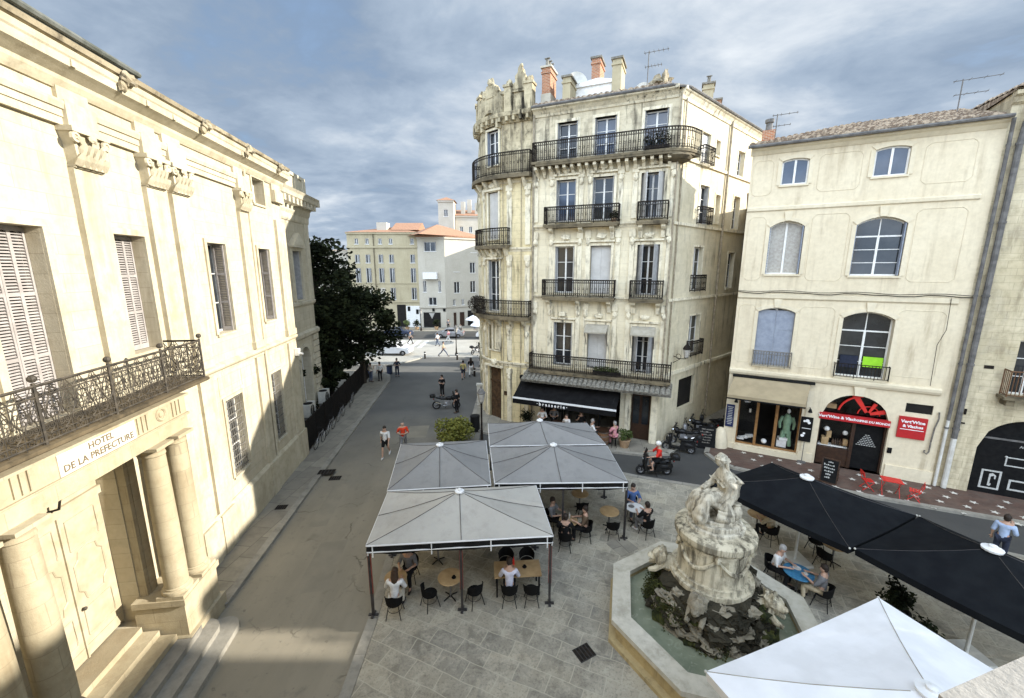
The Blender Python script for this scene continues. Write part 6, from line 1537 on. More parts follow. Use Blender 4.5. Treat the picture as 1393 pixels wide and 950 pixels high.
# ------------------------------------------------------------------ fountain
FX, FY = 5.62, 9.92
fo = thing('fountain', 'octagonal stone fountain with mossy rocks and a seated statue on a carved drum', 'fountain', (FX, FY, .05), 0)
def octo(r, a0=7.5): return [(r*cos(rad(a0+45*i)), r*sin(rad(a0+45*i))) for i in range(8)]
m = MB(); o_, i_ = octo(2.78), octo(2.4)
for k_ in range(8):
    j = (k_+1) % 8; m.prism([o_[k_], o_[j], i_[j], i_[k_]], 0, .58)
m.build('basin_wall', M['basin'], fo)
m = MB(); o_, i_ = octo(2.92), octo(2.36)
for k_ in range(8):
    j = (k_+1) % 8; m.prism([o_[k_], o_[j], i_[j], i_[k_]], .58, .72)
m.build('basin_rim', M['rim'], fo)
m = MB(); o_ = octo(2.98); i_ = octo(2.76)
for k_ in range(8): j = (k_+1) % 8; m.prism([o_[k_], o_[j], i_[j], i_[k_]], 0, .12)
m.build('basin_plinth', M['basin'], fo)
m = MB(); m.face(*[(x, y, .43) for x, y in octo(2.42)]); m.build('water', M['water'], fo)
rnd = random.Random(5)
rk = MB()
V = []; n = 44; rows_ = 16
prof = lambda t: 1.46-.1*t-.32*t**3
for i in range(rows_+1):
    t = i/rows_; z = .1+1.55*t
    for j in range(n):
        a = 2*pi*j/n; r = prof(t); p = Vector((cos(a)*r, sin(a)*r, z))
        d = noise.fractal(p*1.9, .8, 2.1, 5)*.22+noise.noise(p*5)*.1+noise.cell(p*3.2)*.10
        if t > .9: d *= .4
        V.append(((r+d)*cos(a), (r+d)*sin(a), z+noise.noise(p*3)*.05))
F = []
for i in range(rows_):
    for j in range(n): F.append((i*n+j, i*n+(j+1)%n, (i+1)*n+(j+1)%n, (i+1)*n+j))
F.append([rows_*n+j for j in range(n)]); rk.add(V, F); rkk = rk.build('rockwork', M['rock'], fo, loc=(.08,.36,0))
m = MB()
for i in range(98):
    row = i % 7; a = rad(178+(i//7)*12.6+row*5+rnd.uniform(-4,4)); t = (row+.3)/7.2+rnd.uniform(-.03,.03); r = prof(t)+.07+rnd.uniform(-.05,.07); z = .42+1.1*t; s_ = rnd.uniform(.13,.23)
    m = MB(T((cos(a)*r, sin(a)*r, z)) @ RZ(a+rnd.uniform(-.4,.4)) @ RX(rnd.uniform(-.3,.3)))
    m.ball((0,0,0), (s_*.8,s_*rnd.uniform(.9,1.35),s_*rnd.uniform(.5,.75)), 11, 8, 1.0, 3.4, i); m.build('tufa_block', M['rock_light' if rnd.random() < .5 else 'rock'], rkk)
m = MB()
for i in range(26):
    a = rad(rnd.choice([rnd.uniform(140,235), rnd.uniform(140,225), rnd.uniform(305,340)])); t = rnd.uniform(0,.75); r = prof(t)+.06; z = .38+1.2*t; s_ = rnd.uniform(.1,.24)
    m.ball((cos(a)*r, sin(a)*r, z), (s_*1.2,s_*1.2,s_*.8), 9, 6, .8, 4, i+50)
for i in range(26):
    a = rad(rnd.uniform(135,262)); t = rnd.uniform(0,.7); r = prof(t)+.14
    leaf_cloud(m, (cos(a)*r, sin(a)*r, .3+1.2*t), (.26,.26,.2), 90, .07, seed=700+i, hollow=0)
m.build('moss', M['moss'], rkk)
# crouching lions / figures round the foot
def beast(a, r, z, s_, mt):
    m = MB(T((cos(a)*r, sin(a)*r, z)) @ RZ(a-pi/2) @ Matrix.Scale(s_, 4))
    m.ball((0,-.15,.2), (.3,.42,.3), 12, 8, .35, 3, a); m.ball((0,.25,.42), (.24,.24,.26), 12, 9, .4, 4, a+1); m.ball((0,.46,.36), (.13,.16,.12), 9, 7, .3, 4, a+2)
    m.ball((0,.14,.45), (.31,.2,.33), 12, 9, .6, 5, a+3)
    for sg_ in (-1,1): m.ball((sg_*.17,.2,.62), (.06,.05,.07), 6, 5); m.tube([(sg_*.2,.1,.25),(sg_*.22,.35,.02),(sg_*.22,.55,-.05)], [.12,.1,.07], 7)
    m.build('lion_figure', M[mt], fo, smooth=True, loc=(.08,.36,0))
beast(rad(232), 1.22, 1.15, .8, 'rock_light'); beast(rad(322), 1.36, 1.05, .88, 'fountain'); beast(rad(160), 1.2, 1.4, .85, 'fountain')
# drum
m = MB(); m.lathe([(1.06,1.36),(1.06,1.5),(1.1,1.51),(1.115,1.58),(1.1,1.66),(1.02,1.665),(1.0,1.7),(1.0,1.78),(.92,1.785),(.905,1.84),(.9,2.0),(.9,2.66),(.935,2.67),(.935,2.74),(.98,2.78),(1.04,2.86),(1.05,2.88),(1.05,3.02),(1.01,3.06),(.88,3.1)], 56); dm = m.build('drum', M['fountain'], fo, smooth=True, loc=(.08,.36,0))
m = MB()
for i in range(5):
    a = 2*pi*i/5+rad(250); m.ball((cos(a)*.94, sin(a)*.94, 2.66), (.1,.1,.12), 9, 7, .4, 4, i)
    m.tube([(cos(a+2*pi/5*j/14)*.925, sin(a+2*pi/5*j/14)*.925, 2.62-.42*sin(pi*j/14)) for j in range(15)], [.03+.035*sin(pi*j/14) for j in range(15)], 7)
    for j in range(5):
        b = a+.12+j*.045; m.tube([(cos(b)*.915, sin(b)*.915, 2.6),(cos(b)*.915, sin(b)*.915, 2.2-.05*(j%2))], [.02,.012], 5)
m.build('drum_garland', M['fountain'], dm, smooth=True)
m = MB()
for i in range(72):
    a = 2*pi*i/72; m.tube([(cos(a)*1.03, sin(a)*1.03, 2.88),(cos(a)*1.01, sin(a)*1.01, 2.79)], [.028,.01], 5)
m.build('drum_fringe', M['fountain'], dm)
# rough stone seat with the draped seated woman
ST = (.08,.36,0)
m = MB()
for i, (zz, hh, rr) in enumerate(((3.06,.14,.74),(3.19,.14,.64),(3.31,.1,.5))):
    n = 30; V = []
    for t, f_ in ((0,1.0),(.12,1.03),(.8,1.02),(1,.96)):
        for j in range(n): a = 2*pi*j/n; r = rr*f_*(1+.07*noise.noise(Vector((cos(a)*2.2, sin(a)*2.2, i*3.7)))+.03*noise.noise(Vector((cos(a)*7, sin(a)*7, i+t)))); V.append((r*cos(a), r*sin(a)*.88, zz+hh*t))
    m.add(V, [(k_*n+j, k_*n+(j+1)%n, (k_+1)*n+(j+1)%n, (k_+1)*n+j) for k_ in range(3) for j in range(n)]+[[3*n+j for j in range(n)]])
m.ball((.3,.1,3.5), (.3,.3,.34), 12, 8, .4, 4, 2); m.build('rock_seat', M['statue'], fo, loc=ST)
def skin_mesh(V, E, Rr, lvl=1, smooth=True):
    me = bpy.data.meshes.new('skin'); me.from_pydata([tuple(v) for v in V], E, []); ob = bpy.data.objects.new('skin', me); COL.objects.link(ob)
    ob.modifiers.new('s', 'SKIN'); 
    for i, r in enumerate(Rr):
        sv = me.skin_vertices[0].data[i]; sv.radius = (r, r) if not hasattr(r, '__len__') else r; sv.use_root = (i == 0)
    ob.modifiers['s'].use_smooth_shade = smooth
    sd = ob.modifiers.new('d', 'SUBSURF'); sd.levels = lvl; sd.render_levels = lvl
    bpy.context.view_layer.update()
    out = bpy.data.meshes.new_from_object(ob.evaluated_get(bpy.context.evaluated_depsgraph_get()))
    bpy.data.objects.remove(ob); bpy.data.meshes.remove(me); return out
def link_mesh(name, me, mt, parent=None):
    me.name = name; me.materials.clear(); me.materials.append(M[mt]); o = bpy.data.objects.new(name, me); COL.objects.link(o)
    if parent is not None: o.parent = parent
    return o
# seated facing left (-x) and slightly towards the viewer, head bowed, scale 1.35
SV = [(.2,.02,3.8),(.24,.02,4.1),(.2,.02,4.42),(.13,.01,4.68),(.05,0,4.82),(.0,0,4.89),(-.08,0,4.98),(-.1,0,5.14),
      (.13,-.25,4.54),(.08,-.34,4.2),(-.12,-.34,4.02),(-.2,-.3,4.0),
      (.1,.26,4.54),(-.1,.32,4.22),(-.38,.2,4.16),(-.46,.16,4.12),
      (.1,-.15,3.8),(-.54,-.2,4.02),(-.55,-.2,3.45),(-.68,-.2,3.24),
      (.1,.2,3.78),(-.48,.2,3.95),(-.6,.22,3.4),(-.72,.22,3.26)]
SE = [(0,1),(1,2),(2,3),(3,4),(4,5),(5,6),(6,7),(3,8),(8,9),(9,10),(10,11),(3,12),(12,13),(13,14),(14,15),(0,16),(16,17),(17,18),(18,19),(0,20),(20,21),(21,22),(22,23)]
SR = [.3,.27,.28,.2,.11,.09,.155,.12, .15,.105,.08,.06, .15,.1,.08,.06, .21,.17,.12,.08, .21,.17,.12,.08]
KX = .95
def shrink(V): return [((v[0]+.02)*KX, v[1]*KX, 3.3+(v[2]-3.3)*1.0) for v in V]
def folds(me, amp, f1=16, seed=0):
    me.update(); ns = [v.normal.copy() for v in me.vertices]
    for v, n_ in zip(me.vertices, ns):
        p = v.co; q = p.x*.8+p.y*.5+p.z*.55+.25*noise.noise(p*3.2+Vector((seed,0,0)))
        v.co += n_*(amp*(abs(sin(f1*q))-.55)+amp*.5*noise.noise(p*9))
    me.update(); return me
sm = skin_mesh(shrink(SV), SE, [r*.9 for r in SR], 3)
st = link_mesh('statue', sm, 'statue', fo); st.location = ST
# mantle wrapped over the shoulders and back
mv = [(.24,.02,3.85),(.27,.02,4.15),(.22,.02,4.45),(.15,.01,4.68),(.16,-.24,4.52),(.14,-.3,4.28),(.12,.25,4.52),(.02,.3,4.32)]
link_mesh('shawl', folds(skin_mesh(shrink(mv), [(0,1),(1,2),(2,3),(3,4),(4,5),(3,6),(6,7)], [.31,.29,.29,.2,.19,.16,.19,.15], 3), .03, 17, 3), 'statue', st)
# draped legs: thighs run forward to the raised knees, the cloth falls from there in deep folds
lv = [(.2,0,3.86),(-.1,-.16,4.02),(-.52,-.22,4.1),(-.6,-.26,3.75),(-.66,-.3,3.34),(-.1,.18,3.95),(-.5,.22,3.98),(-.58,.26,3.65),(-.62,.3,3.34),(-.2,-.02,3.9),(-.5,0,3.9),(-.56,0,3.36),(.1,-.24,3.62),(.02,-.34,3.34)]
le = [(0,1),(1,2),(2,3),(3,4),(0,5),(5,6),(6,7),(7,8),(0,9),(9,10),(10,11),(0,12),(12,13)]
dm_ = skin_mesh(shrink(lv), le, [.3,.24,.19,.2,.23,.22,.18,.2,.22,.22,.2,.24,.24,.24], 3)
dm_.update(); nn_ = [v.normal.copy() for v in dm_.vertices]
for v, n_ in zip(dm_.vertices, nn_):
    p = v.co; k_ = max(0, min(1, (4.12-p.z)/.5))
    q = p.y*9.5+p.x*7.5+.8*sin(p.z*5)+1.6*noise.noise(p*2.3)
    v.co += n_*((abs(sin(q*1.6))-.6)*(.02+.045*k_)+.015*noise.noise(p*10))
dm_.update(); link_mesh('drapery', dm_, 'statue', st)
m = MB(); c_ = shrink([(-.02,0,5.14)])[0]; m.ball((c_[0]-.02,0,5.08), (.155,.15,.155), 16, 11, .3, 7, 3); m.ball((c_[0]+.12,0,5.02), (.095,.09,.09), 10, 8, .4, 7, 5)
m.tube([(c_[0]+.08,-.1,4.98),(c_[0]+.14,-.12,4.78)], [.05,.025], 6); m.ring((c_[0]-.03,0,5.11), .15, .02, ax='z', n=16)
m.build('hair', M['statue'], st, smooth=True)
m = MB(); m.lathe([(.1,3.4),(.16,3.5),(.17,3.66),(.09,3.82),(.12,3.86)], 14, (.42,-.18,0)); m.build('urn', M['statue'], st, smooth=True)
# ------------------------------------------------------------------ terrace furniture
def make_chair():
    t = thing('bistro_chair', 'x', 'chair')
    q = MB(); q.lathe([(.2,.43),(.225,.44),(.225,.46),(.2,.47)], 16); q.build('seat', M['black_rattan'], t)
    q = MB(); n = 12
    for i in range(n):
        a0, a1 = rad(190+160*i/n), rad(190+160*(i+1)/n)
        z0, z1 = .62-.14*abs(i/n-.5)*2, .62-.14*abs((i+1)/n-.5)*2
        for r0, r1 in ((.235,.26),(.245,.27)):
            q.face((r0*cos(a0),r0*sin(a0),.47),(r0*cos(a1),r0*sin(a1),.47),(r1*cos(a1),r1*sin(a1),z1+.2),(r1*cos(a0),r1*sin(a0),z0+.2))
    q.tube([(.262*cos(rad(190+160*i/n)), .262*sin(rad(190+160*i/n)), .82-.14*abs(i/n-.5)*2) for i in range(n+1)], .016, 5)
    q.build('backrest', M['black_rattan'], t)
    for sx in (-1,1):
        for sy in (-1,1): q = MB(); q.tube([(sx*.14,sy*.14,.44),(sx*.22,sy*.22,0)], .014, 5); q.build('leg', M['black_metal'], t)
    q = MB(); q.ring((0,0,.24), .2, .009, ax='z', n=14); q.build('stretcher', M['black_metal'], t)
    return t
chair0 = make_chair(); cused = [0]
def chair(x, y, rz, lab):
    if not cused[0]:
        cused[0] = 1; chair0.location = (x,y,.055); chair0.rotation_euler = (0,0,rz); chair0['label'] = lab; chair0['group'] = 'black bistro chairs on the terrace'; return chair0
    return dup(chair0, (x,y,.055), rz, lab, 'black bistro chairs on the terrace')
def round_table(x, y, lab, mt, r=.36, z=.055):
    t = thing('round_table', lab, 'table', (x,y,z), 0, 'small round terrace tables')
    q = MB(); q.lathe([(r-.02,.70),(r,.71),(r,.73),(r-.01,.74)], 24); q.build('tabletop', M[mt], t)
    q = MB(); q.tube([(0,0,.02),(0,0,.7)], .03, 8); q.build('column', M['zinc'], t)
    q = MB()
    for i in range(4): a = pi/4+i*pi/2; q.tube([(0,0,.07),(.26*cos(a),.26*sin(a),.01)], .02, 5)
    q.build('foot', M['black_metal'], t); return t
def item(nm, lab, cat, x, y, z, kind='cup', mt='white_top'):
    q = MB()
    if kind == 'cup': q.lathe([(.025,0),(.04,.07),(.036,.07),(.02,.01)], 10); q.lathe([(.07,0),(.075,.012)], 12)
    elif kind == 'bottle': q.lathe([(.035,0),(.036,.16),(.014,.22),(.014,.28)], 10)
    elif kind == 'plate': q.lathe([(.07,0),(.12,.015),(.115,.015),(.06,.004)], 16)
    return tag(q.build(nm, M[mt], None, loc=(x,y,z)), lab, cat)
TZ = .055+.741
round_table(-3.62, 11.1, 'small pale round table under the nearest canopy at its road-side corner', 'wood_top', .34)
round_table(-1.93, 11.1, 'light wood round table left of the middle post of the nearest canopy', 'wood_top', .38)
round_table(-2.6, 12.7, 'round wooden table deep in the shade at the back of the nearest canopy', 'wood_top', .36)
round_table(3.85, 14.6, 'wooden round table near the right corner post of the middle canopy', 'wood_top', .38)
round_table(4.92, 14.85, 'white round table just outside the right middle canopy', 'white_top', .36)
round_table(2.15, 14.0, 'round table with glasses between the dark-clothed guests under the middle canopy', 'wood_top', .36)
round_table(2.9, 15.9, 'round wooden table in deep shade under the right middle canopy', 'wood_top', .36)
round_table(.6, 15.2, 'round wooden table in deep shade left of centre under the right middle canopy', 'wood_top', .36)
rt = thing('rectangular_table', 'long light wood rectangular table under the right half of the nearest canopy', 'table', (.17,11.44,.055), rad(4))
q = MB(); q.box(-.74,.74,-.36,.36,.71,.745); q.build('tabletop', M['wood_top'], rt)
for sx in (-1,1):
    for sy in (-1,1): q = MB(); q.box(sx*.66-.025,sx*.66+.025,sy*.3-.025,sy*.3+.025,0,.71); q.build('leg', M['black_metal'], rt)
item('sauce_bottle', 'small red bottle standing on the rectangular table', 'bottle', .05, 11.6, TZ+.005, 'bottle', 'red_paint')
item('coffee_cup', 'dark cup on the rectangular table by the seated man in lilac', 'cup', .4, 11.5, TZ+.005, 'cup', 'sign_black'); item('coffee_cup', 'dark cup on the light wood round table by the middle post', 'cup', -1.8, 11.05, TZ, 'cup', 'sign_black')
item('dinner_plate', 'plate on the white round table outside the middle canopy', 'plate', 4.8, 14.9, TZ, 'plate', 'zinc'); item('coffee_cup', 'white cup among guests on the dark shaded round table', 'cup', 2.1, 13.95, TZ, 'cup')
item('water_bottle', 'clear bottle on the round table of the dark-clothed guests', 'bottle', 2.2, 14.1, TZ, 'bottle', 'pale_pane')
chair(-3.48, 10.42, rad(2), 'black bistro chair under the woman in white at the road-side canopy corner'); chair(-3.35, 11.85, rad(175), 'black bistro chair facing the viewer behind the small pale round table')
chair(-2.5, 10.75, rad(-50), 'empty black bistro chair left of the light wood round table'); chair(-1.15, 10.85, rad(35), 'empty black bistro chair right beside the middle post of the nearest canopy')
chair(-.08, 10.86, 0, 'black bistro chair under the man in the lilac shirt'); chair(.6, 10.88, 0, 'empty black bistro chair right of the man in the lilac shirt')
chair(-.2, 12.15, pi, 'black bistro chair on the far side of the rectangular table, left'); chair(.5, 12.15, pi, 'black bistro chair on the far side of the rectangular table, right')
chair(3.85, 14.0, 0, 'empty black bistro chair in front of the wooden round table at the corner post'); chair(5.2, 14.1, rad(22), 'black bistro chair under the man at the white round table')
chair(1.95, 13.35, rad(-10), 'black bistro chair nearest the viewer at the dark-clothed guests table'); chair(2.78, 13.85, rad(80), 'black bistro chair right of the dark-clothed guests table'); chair(5.0, 15.55, pi, 'black bistro chair behind the white round table')
chair(2.9, 15.3, 0, 'empty black bistro chair in the deep shade under the right middle canopy'); chair(.6, 14.6, 0, 'empty black bistro chair in the deep shade left under the right middle canopy'); chair(1.55, 14.5, rad(-120), 'black bistro chair at the back left of the dark-clothed guests table')
round_table(9.05, 11.3, 'blue topped round table under the left black parasol', 'blue_top', .42)
item('dinner_plate', 'white plate on the blue round table', 'plate', 9.1, 11.45, TZ, 'plate'); item('coffee_cup', 'white cup on the blue round table', 'cup', 9.2, 11.2, TZ, 'cup')
chair(8.62, 11.85, rad(-145), 'black bistro chair under the man in white at the blue table'); chair(9.45, 10.75, rad(40), 'black bistro chair under the person in grey at the blue table'); chair(9.7, 13.7, rad(20), 'black bistro chair under the person in beige below the left black parasol')
round_table(9.6, 14.4, 'round table in the shade below the far half of the left black parasol', 'wood_top', .36)
round_table(11.2, 12.6, 'round table in the shade at the right side of the left black parasol', 'wood_top', .36)
chair(10.75, 12.4, rad(-70), 'empty black bistro chair left of the wooden table under the left black parasol'); chair(11.0, 13.15, pi, 'black bistro chair behind the wooden table under the left black parasol')
# red folding set by the arched shop
def folding_chair(x, y, rz, lab):
    t = thing('folding_chair', lab, 'chair', (x,y,.125), rz, 'red folding chairs')
    q = MB()
    for i in range(4): q.box(-.2,.2,-.17+i*.09,-.1+i*.09,.44,.455)
    q.build('seat', M['red_paint'], t)
    q = MB(); q.box(-.2,.2,-.27,-.25,.68,.86); q.build('backrest', M['red_paint'], t)
    for sx in (-1,1):
        q = MB(); q.tube([(sx*.2,-.27,.86),(sx*.2,-.18,.45),(sx*.2,.2,0)], .014, 5); q.build('leg', M['red_paint'], t)
        q = MB(); q.tube([(sx*.18,.18,.44),(sx*.18,-.22,0)], .014, 5); q.build('leg', M['red_paint'], t)
    q = MB(); q.tube([(-.2,.16,.05),(.2,.16,.05)], .01, 5); q.tube([(-.18,-.18,.05),(.18,-.18,.05)], .01, 5); q.build('stretcher', M['red_paint'], t)
ft = thing('folding_table', 'red folding table on the star paving in front of the stone wall', 'table', (*rpt(6.75,2.1)[:2],.125), RZA)
q = MB(); q.box(-.36,.36,-.27,.27,.70,.725); q.build('tabletop', M['red_paint'], ft)
for sx in (-1,1): q = MB(); q.tube([(sx*.3,-.24,.0),(sx*.3,.24,.7)], .014, 5); q.build('leg', M['red_paint'], ft); q = MB(); q.tube([(sx*.27,.24,.0),(sx*.27,-.24,.7)], .014, 5); q.build('leg', M['red_paint'], ft)
folding_chair(*rpt(5.98,2.0)[:2], RZA-rad(80), 'red folding chair left of the red table with its back to the arched shop'); folding_chair(*rpt(7.55,2.15)[:2], RZA+rad(75), 'red folding chair right of the red table by the drain pipes')
def aboard(x, y, rz, lab, wd, h, mt, tx, z=.125, fr='dark_wood'):
    t = thing('chalkboard_sign', lab, 'sign', (x,y,z), rz)
    for sgn in (-1,1):
        L = T((0,sgn*.3,0)) @ RX(rad(sgn*14))
        q = MB(L); q.box(-wd/2,wd/2,-.015,.015,.04,h); q2 = q.build('panel', M[mt], t)
        q = MB(L)
        for a in ((-wd/2-.03,-wd/2+.02,.0,h+.03),(wd/2-.02,wd/2+.03,.0,h+.03),(-wd/2+.02,wd/2-.02,h-.02,h+.03),(-wd/2+.02,wd/2-.02,.0,.06)): q.box(a[0],a[1],-.022,.022,a[2],a[3])
        q.build('frame', M[fr], q2)
        if sgn < 0:
            q = MB(L); 
            for i in range(int(h/.16)-1):
                ww = wd*random.uniform(.2,.38); off = random.uniform(-.04,.04); k_ = int(ww*2/.07)
                for j in range(k_): q.box(-ww+off+j*.07,-ww+off+j*.07+.05,-.02,-.0155,h-.16-i*.15,h-.16-i*.15+random.uniform(.03,.08))
            q.build('chalk_writing', M[tx], q2)
aboard(*rpt(4.55,1.95)[:2], RZA-.25, 'black chalkboard stand with wooden frame in front of the arched wine shop', .62, 1.15, 'sign_black', 'chalk')
aboard(*rpt(-.95,.35)[:2], RZA+rad(10), 'black sandwich board beside the guard stone at the alley mouth', .85, 1.25, 'sign_black', 'grille', .01, 'black_metal')
def barrel(x, y, lab):
    t = thing('barrel_table', lab, 'table', (x,y,.12), 0)
    q = MB(); q.lathe([(.27,0),(.32,.3),(.335,.5),(.32,.7),(.27,.98),(.0,.98)], 18); b = q.build('barrel', M['barrel'], t)
    q = MB()
    for z, r in ((.12,.3),(.36,.332),(.66,.332),(.88,.298)): q.lathe([(r,z),(r+.004,z+.05)], 18, caps=False)
    q.build('hoop', M['zinc'], b)
    q = MB(); q.lathe([(.38,.985),(.38,1.02),(0,1.02)], 20); q.build('tabletop', M['dark_wood'], t)
barrel(*cpt(8.35,-1.5)[:2], 'wooden barrel table between the two guests outside the brasserie')
barrel(*cpt(5.6,-1.4)[:2], 'wooden barrel table under the middle of the black awning')
# street lamp, bins, bollards
lm = thing('street_lamp', 'dark old-fashioned street lamp standing behind the canopies by the tower door', 'street lamp', (-1.72,21.9,.05), 0)
q = MB(); q.lathe([(.16,0),(.16,.3),(.1,.4),(.07,.9),(.055,1.2),(.05,2.6),(.07,2.65),(.05,2.72)], 10); q.build('post', M['iron'], lm)
q = MB(); q.lathe([(.06,2.72),(.12,2.78),(.23,3.3),(.26,3.32),(.15,3.5),(.06,3.58),(.03,3.7)], 6); h_ = q.build('lamp_head', M['zinc'], lm)
q = MB(); q.lathe([(.135,2.82),(.232,3.27)], 6, caps=False); q.build('lamp_glass', M['pale_pane'], h_)
def bin_(x, y, lab, r, h, mt):
    t = thing('litter_bin', lab, 'bin', (x,y,.02), 0)
    q = MB(); q.lathe([(r*.85,0),(r,h*.1),(r,h*.9)], 12); q.build('body', M[mt], t); q = MB(); q.lathe([(r*1.08,h*.9),(r*1.05,h*.97),(r*.6,h)], 12); q.build('lid', M['black_metal'], t)
bin_(-2.35, 24.6, 'dark litter bin at the foot of the rounded tower', .3, 1.05, 'black_metal'); bin_(-12.0, 38.9, 'small dark bin near the group of people under the tree', .28, .85, 'bike_blue')
def bollard(x, y, lab):
    t = thing('bollard', lab, 'bollard', (x,y,.0), 0, 'bollards at the end of the street'); q = MB(); q.lathe([(.1,0),(.1,.7),(.12,.72),(.09,.8)], 8); q.build('post', M['iron'], t); q = MB(); q.lathe([(.104,.58),(.104,.66)], 8, caps=False); q.build('band', M['strip_white'], t)
bollard(-6.2, 45.2, 'dark bollard at the end of the street right of the striding person'); bollard(-10.0, 45.9, 'bollard at the tip of the pale traffic island'); bollard(-3.6, 38.0, 'dark bollard near the two walkers by the tower side')
q = MB(); q.box(-.22,.22,-.2,.2,0,1.5); q.box(-.26,.26,-.24,.24,1.5,1.6); tag(q.build('utility_cabinet', M['ac_white'], None, loc=(-2.4,29.5,.12)), 'pale utility cabinet standing against the tower side wall', 'cabinet')
# white umbrellas far away
for x, y, lab in ((-5.4,62.5,'white cafe parasol across the avenue, higher of two'), (-4.0,56.0,'pale cafe parasol across the esplanade, lower of two')):
    t = thing('cafe_parasol', lab, 'parasol', (x,y,0), .4)
    q = MB(); q.tube([(0,0,0),(0,0,3.2)], .05, 6); q.build('pole', M['zinc'], t); q = MB(); q.lathe([(0.02,3.3),(.9,3.0),(1.8,2.55),(1.8,2.45),(.9,2.95),(.02,3.25)], 8, caps=False); q.build('cloth', M['canvas_white'], t)

